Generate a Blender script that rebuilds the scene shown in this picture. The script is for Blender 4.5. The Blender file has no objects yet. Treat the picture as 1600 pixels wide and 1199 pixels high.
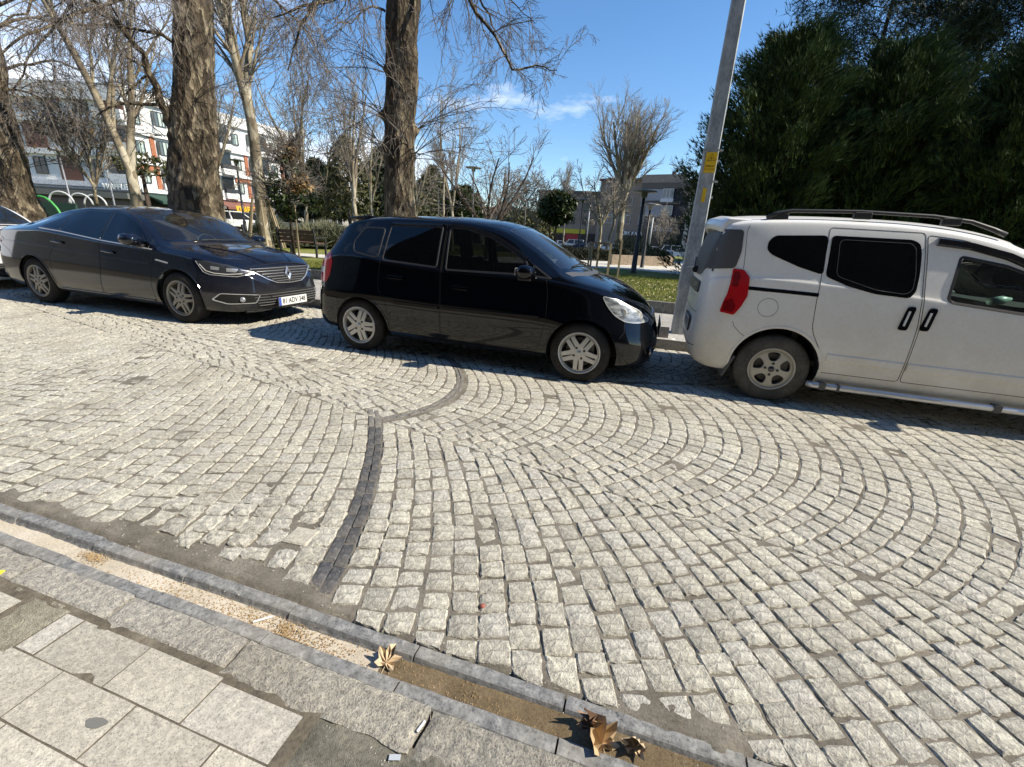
import bpy, bmesh, math, random, time
import numpy as np
from mathutils import Vector, Matrix, noise as mnoise
from mathutils.bvhtree import BVHTree
from mathutils.geometry import delaunay_2d_cdt, intersect_point_line
from math import sin, cos, pi, radians, sqrt, atan2, hypot
T00 = time.time()
random.seed(7); rng = np.random.default_rng(7)
scn = bpy.context.scene
COL = scn.collection

# ---------------------------------------------------------------- camera
CAM_H, PITCH, ROLL, FPX = 1.3266, .3295, .0580, 679.3
def cam_axes():
    fwd = np.array([0, cos(PITCH), -sin(PITCH)]); right = np.array([1., 0, 0]); up = np.cross(right, fwd)
    c, s = cos(ROLL), sin(ROLL)
    return c*right + s*up, -s*right + c*up, fwd
CR, CU, CF = cam_axes()
cam_data = bpy.data.cameras.new('camera'); cam = bpy.data.objects.new('camera', cam_data); COL.objects.link(cam)
cam.matrix_world = Matrix(((CR[0], CU[0], -CF[0], 0), (CR[1], CU[1], -CF[1], 0), (CR[2], CU[2], -CF[2], CAM_H), (0, 0, 0, 1)))
cam_data.sensor_fit = 'HORIZONTAL'; cam_data.sensor_width = 36; cam_data.lens = FPX/1600*36
cam_data.clip_start = .05; cam_data.clip_end = 3000
scn.camera = cam

# ---------------------------------------------------------------- street frame (s along the street, t across it)
A = -.2828
def W(s, t, z=0.): return Vector((s*cos(A) - t*sin(A), s*sin(A) + t*cos(A), z))
def ST(p): return (p[0]*cos(A) + p[1]*sin(A), -p[0]*sin(A) + p[1]*cos(A))
SUN_ST = Vector((1.08, .125, 1.0))
sd = W(SUN_ST.x, SUN_ST.y, 1.0).normalized()

# ---------------------------------------------------------------- world and sun
world = bpy.data.worlds.new('World'); scn.world = world; world.use_nodes = True
nt = world.node_tree; nt.nodes.clear()
def wn(t, **k):
    n = nt.nodes.new(t)
    for a, b in k.items(): setattr(n, a, b)
    return n
out = wn('ShaderNodeOutputWorld'); bg = wn('ShaderNodeBackground'); bg.inputs['Strength'].default_value = .12
sky = wn('ShaderNodeTexSky', sky_type='NISHITA', sun_disc=False)
sky.sun_elevation = math.asin(sd.z); sky.sun_rotation = atan2(sd.x, sd.y)
sky.altitude = 100; sky.air_density = 1.0; sky.dust_density = .15; sky.ozone_density = 3.5
tc = wn('ShaderNodeTexCoord'); mp = wn('ShaderNodeMapping'); mp.inputs['Scale'].default_value = (1.0, 1.0, 2.6)
nz = wn('ShaderNodeTexNoise'); nz.inputs['Scale'].default_value = 2.6; nz.inputs['Detail'].default_value = 9; nz.inputs['Roughness'].default_value = .58
sx = wn('ShaderNodeSeparateXYZ')
# cover: more cloud low down and towards -x, the clear zenith on the right
mlow = wn('ShaderNodeMapRange'); mlow.inputs['From Min'].default_value = .02; mlow.inputs['From Max'].default_value = .42
mlow.inputs['To Min'].default_value = .13; mlow.inputs['To Max'].default_value = -.14
mxx = wn('ShaderNodeMapRange'); mxx.inputs['From Min'].default_value = -.8; mxx.inputs['From Max'].default_value = .5
mxx.inputs['To Min'].default_value = .13; mxx.inputs['To Max'].default_value = -.07
ad1 = wn('ShaderNodeMath', operation='ADD'); ad2 = wn('ShaderNodeMath', operation='ADD')
rmp = wn('ShaderNodeMapRange'); rmp.inputs['From Min'].default_value = .56; rmp.inputs['From Max'].default_value = .76
mixc = wn('ShaderNodeMix', data_type='RGBA'); mixc.inputs[7].default_value = (8.2, 8.4, 8.9, 1)
L = nt.links.new
L(tc.outputs['Generated'], mp.inputs['Vector']); L(mp.outputs['Vector'], nz.inputs['Vector'])
L(tc.outputs['Generated'], sx.inputs[0]); L(sx.outputs['Z'], mlow.inputs['Value']); L(sx.outputs['X'], mxx.inputs['Value'])
L(mlow.outputs[0], ad1.inputs[0]); L(mxx.outputs[0], ad1.inputs[1]); L(ad1.outputs[0], ad2.inputs[0]); L(nz.outputs[0], ad2.inputs[1])
L(ad2.outputs[0], rmp.inputs['Value']); L(rmp.outputs[0], mixc.inputs[0]); hs = wn('ShaderNodeHueSaturation'); hs.inputs['Saturation'].default_value = 1.16; hs.inputs['Value'].default_value = .98; L(sky.outputs[0], hs.inputs['Color']); L(hs.outputs[0], mixc.inputs[6]); L(mixc.outputs[2], bg.inputs['Color'])
L(bg.outputs[0], out.inputs['Surface'])
sl = bpy.data.lights.new('sun', 'SUN'); sl.energy = 4.6; sl.angle = radians(.53); sl.color = (1, .915, .76)
so = bpy.data.objects.new('sun', sl); COL.objects.link(so); so.rotation_euler = sd.to_track_quat('Z', 'Y').to_euler()
so.location = (30, 10, 40)
scn.view_settings.view_transform = 'Standard'; scn.view_settings.look = 'None'
scn.view_settings.exposure = .72; scn.view_settings.gamma = 1; scn.view_settings.use_curve_mapping = False
scn.cycles.max_bounces = 8; scn.cycles.transparent_max_bounces = 24; scn.cycles.glossy_bounces = 4
scn.cycles.use_denoising = True; scn.cycles.sample_clamp_indirect = 6; scn.cycles.caustics_reflective = False; scn.cycles.caustics_refractive = False

# ---------------------------------------------------------------- helpers
def ray(u, v):
    return np.array((u - 800)/FPX*CR + -(v - 599.5)/FPX*CU + CF)
def at(u, v, z=0.):                       # ground point seen at a place of the photograph
    d = ray(u, v); k = (z - CAM_H)/d[2]; return Vector((d[0]*k, d[1]*k, z))
def at_t(u, v, t):                        # the same on the vertical plane t = const along the street
    d = ray(u, v); n = -sin(A)*d[0] + cos(A)*d[1]; k = t/n
    return Vector((d[0]*k, d[1]*k, CAM_H + d[2]*k))
def at_d(u, v, dist):                     # the same at a horizontal distance
    d = ray(u, v); k = dist/hypot(d[0], d[1]); return Vector((d[0]*k, d[1]*k, CAM_H + d[2]*k))
PZ = .30                                  # level of the park lawn

def tag(o, label=None, cat=None, group=None, kind=None):
    if label: o['label'] = label
    if cat: o['category'] = cat
    if group: o['group'] = group
    if kind: o['kind'] = kind
    return o
def empty(name, loc=(0, 0, 0), rz=0., label=None, cat=None, group=None):
    o = bpy.data.objects.new(name, None); COL.objects.link(o); o.location = loc; o.rotation_euler = (0, 0, rz)
    o.empty_display_size = .1
    return tag(o, label, cat, group)
def link(me, name, parent=None, loc=None, rz=None):
    o = bpy.data.objects.new(name, me); COL.objects.link(o)
    if parent is not None: o.parent = parent
    if loc is not None: o.location = loc
    if rz is not None: o.rotation_euler = (0, 0, rz)
    return o
def mesh_obj(name, verts, faces, mat, parent=None, smooth=False, loc=None, rz=None):
    me = bpy.data.meshes.new(name)
    me.from_pydata([tuple(v) for v in verts], [], [tuple(f) for f in faces])
    mats = mat if isinstance(mat, (list, tuple)) else [mat]
    for m in mats: me.materials.append(m)
    if smooth: me.polygons.foreach_set('use_smooth', [True]*len(me.polygons))
    me.update()
    return link(me, name, parent, loc, rz)
def np_mesh(name, V, F, mat, parent=None, smooth=False, loc=None, rz=None):   # V (n,3), F (m,k) arrays
    me = bpy.data.meshes.new(name); V = np.asarray(V, dtype=np.float32); F = np.asarray(F, dtype=np.int32)
    k = F.shape[1]; me.vertices.add(len(V)); me.vertices.foreach_set('co', V.ravel())
    me.loops.add(F.size); me.loops.foreach_set('vertex_index', F.ravel())
    me.polygons.add(len(F)); me.polygons.foreach_set('loop_start', np.arange(0, F.size, k, dtype=np.int32))
    me.polygons.foreach_set('loop_total', np.full(len(F), k, dtype=np.int32))
    me.polygons.foreach_set('use_smooth', np.full(len(F), bool(smooth)))
    for m in (mat if isinstance(mat, (list, tuple)) else [mat]): me.materials.append(m)
    me.update(calc_edges=True); me.validate()
    return link(me, name, parent, loc, rz)
def copy_tree(o, parent=None):
    c = o.copy(); COL.objects.link(c); c.parent = parent
    for ch in o.children: copy_tree(ch, c)
    return c

class MB:
    """collects boxes, prisms and tubes into one mesh"""
    def __init__(s): s.v = []; s.f = []
    def add(s, vs, fs):
        n = len(s.v); s.v += [tuple(v) for v in vs]; s.f += [tuple(i + n for i in f) for f in fs]; return s
    def box(s, c, d, rz=0., rx=0., ry=0.):
        M = Matrix.Rotation(rz, 3, 'Z') @ Matrix.Rotation(ry, 3, 'Y') @ Matrix.Rotation(rx, 3, 'X')
        vs = [Vector(c) + M @ Vector((d[0]*x/2, d[1]*y/2, d[2]*z/2)) for z in (-1, 1) for y in (-1, 1) for x in (-1, 1)]
        return s.add(vs, [(0, 2, 3, 1), (4, 5, 7, 6), (0, 1, 5, 4), (2, 6, 7, 3), (0, 4, 6, 2), (1, 3, 7, 5)])
    def bar(s, a, b, w, h, up=(0, 0, 1)):      # rectangular bar from a to b
        a = Vector(a); b = Vector(b); d = (b - a).normalized(); upv = Vector(up)
        if abs(d.dot(upv)) > .98: upv = Vector((1, 0, 0))
        x = d.cross(upv).normalized(); y = x.cross(d).normalized()
        vs = []
        for p in (a, b):
            for (i, j) in ((-1, -1), (1, -1), (1, 1), (-1, 1)): vs.append(p + x*i*w/2 + y*j*h/2)
        return s.add(vs, [(0, 3, 2, 1), (4, 5, 6, 7), (0, 1, 5, 4), (1, 2, 6, 5), (2, 3, 7, 6), (3, 0, 4, 7)])
    def tube(s, pts, rad, n=8, cap=True):
        V, F = tube_mesh([Vector(p) for p in pts], rad if isinstance(rad, (list, tuple)) else [rad]*len(pts), n, cap)
        return s.add(V, F)
    def prism(s, poly, z0, z1):
        n = len(poly); a = sum(poly[i][0]*poly[(i+1) % n][1] - poly[(i+1) % n][0]*poly[i][1] for i in range(n))
        if a < 0: poly = list(poly)[::-1]
        vs = [(p[0], p[1], z0) for p in poly] + [(p[0], p[1], z1) for p in poly]
        return s.add(vs, [tuple(range(n))[::-1], tuple(range(n, 2*n))] + [(i, (i+1) % n, (i+1) % n + n, i + n) for i in range(n)])
    def lathe(s, prof, c=(0, 0, 0), n=24, axis='z', close=True):   # prof: (r, h)
        vs = []; m = len(prof)
        for i in range(n):
            a = 2*pi*i/n
            for r, h in prof:
                p = (r*cos(a), r*sin(a), h) if axis == 'z' else (r*cos(a), h, r*sin(a))
                vs.append((p[0] + c[0], p[1] + c[1], p[2] + c[2]))
        fs = [(i*m + j, ((i+1) % n)*m + j, ((i+1) % n)*m + j + 1, i*m + j + 1) for i in range(n) for j in range(m - 1)]
        if axis == 'y': fs = [f[::-1] for f in fs]
        return s.add(vs, fs)
    def build(s, name, mat, parent=None, smooth=False, loc=None, rz=None):
        return mesh_obj(name, s.v, s.f, mat, parent, smooth, loc, rz)
def tube_mesh(pts, rads, n=8, cap=True):
    V = []; F = []; m = len(pts); prev = None
    for i, p in enumerate(pts):
        d = (pts[min(i+1, m-1)] - pts[max(i-1, 0)]).normalized()
        if prev is None:
            prev = d.cross(Vector((0, 0, 1)) if abs(d.z) < .9 else Vector((1, 0, 0))).normalized()
        x = (prev - d*prev.dot(d)).normalized(); prev = x; y = d.cross(x)
        for k in range(n):
            a = 2*pi*k/n; V.append(p + (x*cos(a) + y*sin(a))*rads[i])
    for i in range(m - 1):
        for k in range(n): F.append((i*n + k, i*n + (k+1) % n, (i+1)*n + (k+1) % n, (i+1)*n + k))
    if cap: F.append(tuple(range(n))[::-1]); F.append(tuple(range((m-1)*n, m*n)))
    return V, F
def vnoise(x, y, seed=0):                   # smooth value noise, numpy
    xi = np.floor(x).astype(np.int64); yi = np.floor(y).astype(np.int64); xf = x - xi; yf = y - yi
    u = xf*xf*(3 - 2*xf); v = yf*yf*(3 - 2*yf)
    def h(a, b):
        n = (a*374761393 + b*668265263 + seed*974711) & 0x7fffffff
        n = ((n ^ (n >> 13))*1274126177) & 0x7fffffff
        return ((n ^ (n >> 16)) & 0xffff)/65535.*2 - 1
    return (h(xi, yi)*(1-u) + h(xi+1, yi)*u)*(1-v) + (h(xi, yi+1)*(1-u) + h(xi+1, yi+1)*u)*v

# ---------------------------------------------------------------- materials
def new_mat(name):
    m = bpy.data.materials.new(name); m.use_nodes = True; n = m.node_tree.nodes; b = n['Principled BSDF']; return m, m.node_tree, b
def simple(name, col, rough=.6, metal=0., spec=.5, coat=0., coat_rough=.03, emis=None):
    m, t, b = new_mat(name); b.inputs['Base Color'].default_value = (*col, 1); b.inputs['Roughness'].default_value = rough
    b.inputs['Metallic'].default_value = metal; b.inputs['Specular IOR Level'].default_value = spec
    b.inputs['Coat Weight'].default_value = coat; b.inputs['Coat Roughness'].default_value = coat_rough
    return m
def N(t, typ, **k):
    n = t.nodes.new(typ)
    for a, b in k.items():
        if a in n.inputs: n.inputs[a].default_value = b
        else: setattr(n, a, b)
    return n
def ramp(t, fac, stops):
    r = t.nodes.new('ShaderNodeValToRGB'); e = r.color_ramp.elements
    while len(e) < len(stops): e.new(.5)
    for i, (p, c) in enumerate(stops): e[i].position = p; e[i].color = (*c, 1) if len(c) == 3 else c
    t.links.new(fac, r.inputs[0]); return r.outputs[0]
def noise_tex(t, scale, detail=5, rough=.55, vec=None, mapping=None):
    n = N(t, 'ShaderNodeTexNoise', Scale=scale, Detail=detail, Roughness=rough)
    if vec is not None: t.links.new(vec, n.inputs['Vector'])
    return n.outputs[0]
def mixrgb(t, fac, a, b, mode='MIX'):
    m = t.nodes.new('ShaderNodeMix'); m.data_type = 'RGBA'; m.blend_type = mode
    for i, x in ((0, fac), (6, a), (7, b)):
        if isinstance(x, (int, float)): m.inputs[i].default_value = x
        elif isinstance(x, tuple): m.inputs[i].default_value = (*x, 1) if len(x) == 3 else x
        else: t.links.new(x, m.inputs[i])
    return m.outputs[2]
def bump(t, b, h, strength=.4, dist=.01, prev=None):
    n = N(t, 'ShaderNodeBump', Strength=strength, Distance=dist); t.links.new(h, n.inputs['Height'])
    if prev is not None: t.links.new(prev, n.inputs['Normal'])
    t.links.new(n.outputs[0], b.inputs['Normal']); return n.outputs[0]
def pos(t, scale=(1, 1, 1), obj=True):
    c = t.nodes.new('ShaderNodeTexCoord'); m = t.nodes.new('ShaderNodeMapping'); m.inputs['Scale'].default_value = scale
    t.links.new(c.outputs['Object'] if obj else c.outputs['Generated'], m.inputs['Vector']); return m.outputs[0]

def granite(name, c1, c2, c3, scale=55, bs=.55, island=True, rough=.85, bd=.004, stain=(.20, .17, .13), stain_amt=.45):
    m, t, b = new_mat(name); p = pos(t)
    fine = noise_tex(t, scale*3.2, 4, .7, p); mid = noise_tex(t, scale, 4, .6, p); big = noise_tex(t, 2.3, 4, .55, p)
    col = ramp(t, mid, [(.3, c1), (.5, c2), (.68, c3)])
    sp = ramp(t, fine, [(.32, (.35, .35, .36)), (.47, (1, 1, 1)), (.62, (1.16, 1.15, 1.12))])
    col = mixrgb(t, 1.0, col, sp, 'MULTIPLY')
    if island:
        g = t.nodes.new('ShaderNodeNewGeometry'); oi = t.nodes.new('ShaderNodeObjectInfo')
        a = N(t, 'ShaderNodeMath', operation='ADD'); t.links.new(g.outputs['Random Per Island'], a.inputs[0]); t.links.new(oi.outputs['Random'], a.inputs[1])
        fr = N(t, 'ShaderNodeMath', operation='FRACT'); t.links.new(a.outputs[0], fr.inputs[0])
        tint = ramp(t, fr.outputs[0], [(0, (.80, .79, .77)), (.12, (.92, .90, .87)), (.5, (1.02, 1.0, .96)), (.8, (1.0, .99, 1.0)), (1, (1.16, 1.14, 1.08))])
        col = mixrgb(t, 1.0, col, tint, 'MULTIPLY')
    st = ramp(t, big, [(.42, (0, 0, 0)), (.72, (1, 1, 1))])
    sm = N(t, 'ShaderNodeMath', operation='MULTIPLY'); sm.inputs[1].default_value = stain_amt; t.links.new(st, sm.inputs[0])
    col = mixrgb(t, sm.outputs[0], col, stain)
    t.links.new(col, b.inputs['Base Color']); b.inputs['Roughness'].default_value = rough; b.inputs['Specular IOR Level'].default_value = .35
    h = N(t, 'ShaderNodeMath', operation='ADD'); t.links.new(mid, h.inputs[0]); t.links.new(fine, h.inputs[1])
    bump(t, b, h.outputs[0], bs, bd)
    return m
M = {}
M['cobble'] = granite('cobble_granite', (.28, .27, .24), (.47, .455, .40), (.66, .64, .565), 46, 1., bd=.008, stain_amt=.3)
M['slab'] = granite('slab_granite', (.33, .315, .275), (.43, .41, .36), (.55, .52, .45), 70, .4, bd=.003, stain_amt=.22)
M['kerb'] = granite('kerb_granite', (.26, .25, .225), (.40, .38, .335), (.56, .53, .455), 45, .9, bd=.012, stain_amt=.35)
M['dark_stone'] = granite('dark_basalt', (.035, .037, .042), (.065, .068, .075), (.13, .13, .135), 50, .5, stain=(.25, .22, .18), stain_amt=.35)
M['channel'] = granite('channel_concrete', (.12, .122, .125), (.18, .183, .185), (.28, .28, .275), 30, .35, island=False, stain=(.42, .37, .28), stain_amt=.35)
M['dark_worn'] = granite('worn_dark_stone', (.09, .09, .088), (.15, .147, .14), (.24, .235, .22), 50, .5, stain=(.25, .22, .18), stain_amt=.6)
M['far_kerb'] = granite('far_kerb', (.10, .10, .10), (.17, .165, .155), (.25, .24, .22), 20, .4)
M['far_slab'] = granite('far_slab', (.30, .30, .29), (.38, .37, .35), (.47, .46, .43), 30, .3, stain_amt=.2)

def ground_mat(name, c1, c2, c3, s1=6, s2=90, bs=.6, bd=.008, pebble=True):
    m, t, b = new_mat(name); p = pos(t)
    a = noise_tex(t, s1, 6, .6, p); f = noise_tex(t, s2, 5, .7, p); f2 = noise_tex(t, s2*4, 3, .6, p)
    col = ramp(t, a, [(.3, c1), (.5, c2), (.7, c3)])
    sp = ramp(t, f, [(.3, (.55, .53, .5)), (.5, (1, 1, 1)), (.7, (1.3, 1.28, 1.22))])
    col = mixrgb(t, .8, col, sp, 'MULTIPLY')
    if pebble:
        v = N(t, 'ShaderNodeTexVoronoi', Scale=150.0); t.links.new(p, v.inputs['Vector'])
        k = ramp(t, v.outputs['Distance'], [(.0, (1, 1, 1)), (.10, (1, 1, 1)), (.16, (0, 0, 0))])
        rr = ramp(t, v.outputs['Color'], [(.78, (0, 0, 0)), (.84, (1, 1, 1))])
        kk = mixrgb(t, 1.0, k, rr, 'MULTIPLY'); col = mixrgb(t, kk, col, (.55, .52, .45))
    t.links.new(col, b.inputs['Base Color']); b.inputs['Roughness'].default_value = .95; b.inputs['Specular IOR Level'].default_value = .2
    h = N(t, 'ShaderNodeMath', operation='ADD'); t.links.new(f, h.inputs[0]); t.links.new(f2, h.inputs[1])
    bump(t, b, h.outputs[0], bs, bd); return m
M['joint_sand'] = ground_mat('joint_sand', (.13, .115, .092), (.19, .17, .14), (.27, .245, .20))
M['dirt'] = ground_mat('dirt', (.10, .095, .075), (.17, .16, .13), (.26, .24, .19), 9, 70)
M['mortar'] = ground_mat('mortar', (.38, .35, .27), (.52, .48, .37), (.62, .58, .46), 14, 60, 1.0, .02, False)
M['mortar_dim'] = ground_mat('slab_joint_mortar', (.10, .088, .068), (.14, .12, .09), (.20, .175, .135), 14, 60, .5, .004, False)
M['channel_sand'] = ground_mat('channel_sand', (.42, .365, .285), (.50, .44, .35), (.58, .52, .43), 5, 160, .3, .003, False)
M['wet_silt'] = ground_mat('wet_silt', (.13, .095, .055), (.18, .135, .08), (.24, .18, .11), 12, 120, .7, .006, False)
M['path'] = ground_mat('park_path', (.46, .44, .40), (.54, .52, .47), (.60, .58, .53), 1.5, 20, .2, .004, False)
M['earth'] = ground_mat('earth', (.10, .085, .06), (.15, .13, .09), (.2, .17, .12), 2, 30, .5, .01, False)
M['asphalt'] = ground_mat('asphalt', (.045, .045, .047), (.055, .055, .057), (.07, .07, .07), 2, 60, .3, .004, False)
def grass_mat():
    m, t, b = new_mat('lawn'); p = pos(t); a = noise_tex(t, .5, 6, .6, p); f = noise_tex(t, 14, 6, .7, p)
    col = ramp(t, a, [(.3, (.12, .15, .035)), (.5, (.18, .20, .05)), (.72, (.26, .245, .085))])
    sp = ramp(t, f, [(.3, (.5, .5, .45)), (.5, (1, 1, 1)), (.68, (1.45, 1.35, 1.1))]); col = mixrgb(t, .9, col, sp, 'MULTIPLY')
    t.links.new(col, b.inputs['Base Color']); b.inputs['Roughness'].default_value = .9; b.inputs['Specular IOR Level'].default_value = .2
    bump(t, b, f, 1.0, .06); return m
M['lawn'] = grass_mat()
def leafy(name, c1, c2, c3, rough=.55, trans=.0, two=True):
    m, t, b = new_mat(name); g = t.nodes.new('ShaderNodeNewGeometry'); p = pos(t)
    col = ramp(t, g.outputs['Random Per Island'], [(0, c1), (.5, c2), (1, c3)])
    a = noise_tex(t, .6, 3, .6, p); k = ramp(t, a, [(.35, (.7, .75, .7)), (.65, (1.2, 1.15, 1.0))]); col = mixrgb(t, 1., col, k, 'MULTIPLY')
    t.links.new(col, b.inputs['Base Color']); b.inputs['Roughness'].default_value = rough; b.inputs['Specular IOR Level'].default_value = .3
    return m
M['blade'] = leafy('grass_blade', (.13, .17, .03), (.21, .24, .05), (.32, .30, .10))
M['conifer'] = leafy('conifer_spray', (.026, .05, .02), (.045, .08, .028), (.11, .145, .05), .85)
M['pine'] = leafy('pine_needles', (.012, .022, .010), (.02, .035, .016), (.035, .05, .02), .6)
M['evergreen'] = leafy('evergreen_leaf', (.018, .03, .009), (.035, .055, .015), (.07, .085, .03), .35)
M['olive'] = leafy('olive_leaf', (.05, .06, .03), (.09, .095, .045), (.16, .14, .07), .5)
M['brown_leaf'] = leafy('brown_leaf', (.13, .075, .03), (.22, .14, .07), (.33, .24, .14), .7)
M['grey_leaf'] = leafy('grey_ground_plant', (.08, .09, .06), (.13, .14, .10), (.20, .20, .14), .7)
M['dark_hedge'] = leafy('dark_hedge', (.01, .014, .008), (.02, .025, .014), (.035, .035, .02), .6)

def bark(name, cols, scale=7, bs=.8, bd=.03, zs=.45):
    m, t, b = new_mat(name); p = pos(t, (1, 1, zs)); n = noise_tex(t, scale, 8, .62, p)
    ds = N(t, 'ShaderNodeMix', data_type='VECTOR'); ds.inputs[0].default_value = .22
    nn = N(t, 'ShaderNodeTexNoise', Scale=scale*.8, Detail=4.0); t.links.new(p, nn.inputs['Vector'])
    t.links.new(p, ds.inputs[4]); t.links.new(nn.outputs[1], ds.inputs[5])
    v = N(t, 'ShaderNodeTexVoronoi', Scale=scale*1.3); v.feature = 'F1'; t.links.new(ds.outputs[1], v.inputs['Vector'])
    sepc = t.nodes.new('ShaderNodeSeparateColor'); t.links.new(v.outputs['Color'], sepc.inputs[0])
    col = ramp(t, sepc.outputs[0], [(0, cols[0]), (.4, cols[1]), (.7, cols[2]), (.95, cols[3])])
    k = ramp(t, n, [(.3, (.45, .43, .4)), (.5, (1, 1, 1)), (.7, (1.2, 1.2, 1.15))]); col = mixrgb(t, 1., col, k, 'MULTIPLY')
    t.links.new(col, b.inputs['Base Color']); b.inputs['Roughness'].default_value = .9; b.inputs['Specular IOR Level'].default_value = .25
    h = N(t, 'ShaderNodeMath', operation='ADD'); t.links.new(v.outputs['Distance'], h.inputs[0]); t.links.new(n, h.inputs[1])
    bump(t, b, h.outputs[0], bs, bd); return m
M['bark_big'] = bark('plane_bark', [(.040, .031, .022), (.075, .058, .040), (.125, .10, .068), (.24, .20, .14)], 10, 1., .05, .35)
M['bark_pale'] = bark('pale_plane_bark', [(.16, .13, .09), (.24, .20, .14), (.33, .29, .21), (.46, .42, .33)], 5, .4)
M['bark_dark'] = bark('dark_bark', [(.04, .03, .022), (.06, .045, .035), (.08, .06, .05), (.11, .09, .07)], 9)
M['twig'] = simple('twig_bark', (.175, .152, .132), .85, spec=.2)
M['twig_pale'] = simple('pale_twig_bark', (.27, .24, .20), .85, spec=.2)
M['stake'] = simple('wooden_stake', (.30, .24, .15), .85)
M['stake_dark'] = simple('dark_wooden_stake', (.14, .10, .06), .85)

def paint(name, col, dust=(.20, .18, .14), dz=(.15, .75), damt=.55, rough=.09, metal=0., base_dust=.05, coatw=.7):
    """car lacquer with road dust that thickens towards the sills"""
    m, t, b = new_mat(name); c = t.nodes.new('ShaderNodeTexCoord'); s = t.nodes.new('ShaderNodeSeparateXYZ'); t.links.new(c.outputs['Object'], s.inputs[0])
    mr = N(t, 'ShaderNodeMapRange'); mr.inputs['From Min'].default_value = dz[0]; mr.inputs['From Max'].default_value = dz[1]
    mr.inputs['To Min'].default_value = 1; mr.inputs['To Max'].default_value = 0; t.links.new(s.outputs['Z'], mr.inputs['Value'])
    n = noise_tex(t, 2.6, 7, .65, c.outputs['Object']); n2 = noise_tex(t, 40, 4, .7, c.outputs['Object'])
    nr = ramp(t, n, [(.3, (.25, .25, .25)), (.7, (1, 1, 1))]); mm = N(t, 'ShaderNodeMath', operation='MULTIPLY'); t.links.new(mr.outputs[0], mm.inputs[0]); t.links.new(nr, mm.inputs[1])
    m2 = N(t, 'ShaderNodeMath', operation='MULTIPLY_ADD'); t.links.new(mm.outputs[0], m2.inputs[0]); m2.inputs[1].default_value = damt
    bd = ramp(t, n2, [(.4, (0, 0, 0)), (.75, (base_dust*2.2,)*3)]); t.links.new(bd, m2.inputs[2])
    col2 = mixrgb(t, m2.outputs[0], col, dust); t.links.new(col2, b.inputs['Base Color'])
    rr = N(t, 'ShaderNodeMapRange'); rr.inputs['To Min'].default_value = rough; rr.inputs['To Max'].default_value = .7; t.links.new(m2.outputs[0], rr.inputs['Value'])
    t.links.new(rr.outputs[0], b.inputs['Roughness']); b.inputs['Metallic'].default_value = metal
    b.inputs['Coat Weight'].default_value = .6; cr = N(t, 'ShaderNodeMapRange'); cr.inputs['To Min'].default_value = .03; cr.inputs['To Max'].default_value = .6
    t.links.new(m2.outputs[0], cr.inputs['Value']); t.links.new(cr.outputs[0], b.inputs['Coat Roughness'])
    cw = N(t, 'ShaderNodeMapRange'); cw.inputs['To Min'].default_value = coatw; cw.inputs['To Max'].default_value = .0
    t.links.new(m2.outputs[0], cw.inputs['Value']); t.links.new(cw.outputs[0], b.inputs['Coat Weight'])
    return m
M['paint_sedan'] = paint('navy_black_lacquer', (.004, .006, .014), dust=(.12, .11, .09), damt=.32, base_dust=.015, coatw=.35, rough=.06)
M['paint_hatch'] = paint('black_lacquer', (.0015, .002, .004), dust=(.08, .075, .06), dz=(.12, .5), damt=.22, base_dust=.006, coatw=.0, rough=.035)
M['paint_van'] = paint('white_lacquer', (.86, .85, .81), dust=(.52, .45, .33), dz=(.15, 1.15), damt=.80, rough=.28, base_dust=.08, coatw=.4)
M['paint_white'] = paint('white_car_lacquer', (.75, .75, .75), dust=(.4, .37, .3), damt=.3, rough=.2)
M['paint_silver'] = simple('silver_lacquer', (.35, .36, .38), .3, .6, coat=.5)
M['paint_blue'] = simple('dark_blue_lacquer', (.03, .04, .07), .2, coat=.6)
M['trim_black'] = simple('black_plastic', (.018, .018, .019), .55)
M['trim_gloss'] = simple('gloss_black_plastic', (.006, .006, .007), .12, coat=.5)
M['trim_grey'] = simple('grey_plastic', (.07, .07, .072), .5)
M['seam'] = simple('seam_dark', (.006, .006, .006), .9)
M['seam_pale'] = simple('seam_shadow_gap', (.045, .042, .038), .9)
M['tyre'] = ground_mat('tyre_rubber', (.022, .021, .020), (.032, .030, .028), (.06, .055, .048), 5, 60, .15, .002, False)
M['tyre_dusty'] = ground_mat('dusty_tyre_rubber', (.05, .048, .044), (.085, .08, .072), (.13, .12, .10), 5, 60, .15, .002, False)
M['alloy'] = simple('alloy', (.52, .51, .48), .38, .5)
M['alloy_dull'] = simple('brown_dusted_alloy', (.30, .28, .24), .5, .35)
M['alloy_beige'] = simple('dusty_alloy', (.47, .44, .37), .5, .3)
M['brake'] = simple('brake_metal', (.09, .085, .08), .6, .6)
M['chrome'] = simple('chrome', (.82, .82, .83), .18, .8)
M['chrome_dull'] = simple('satin_metal', (.62, .62, .62), .3, .45)
M['grille_metal'] = simple('grille_metal', (.30, .30, .31), .3, .6)
M['white_plate'] = simple('plate_white', (.75, .75, .73), .45)
M['plate_blue'] = simple('plate_blue', (.05, .10, .42), .45)
M['ink'] = simple('black_ink', (.01, .01, .01), .5)
M['ink_grey'] = simple('grey_badge', (.45, .45, .45), .3, .6)
M['red_lens'] = simple('red_lens', (.50, .012, .018), .12, coat=.8)
M['dark_red_lens'] = simple('dark_red_lens', (.22, .006, .010), .12, coat=.8)
M['clear_lens_back'] = simple('lamp_reflector', (.62, .64, .66), .18, .7)
M['lamp_white'] = simple('white_lens', (.62, .60, .56), .25, coat=.6)
M['lamp_dark'] = simple('lamp_bezel', (.03, .032, .036), .25, coat=.5)
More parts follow.
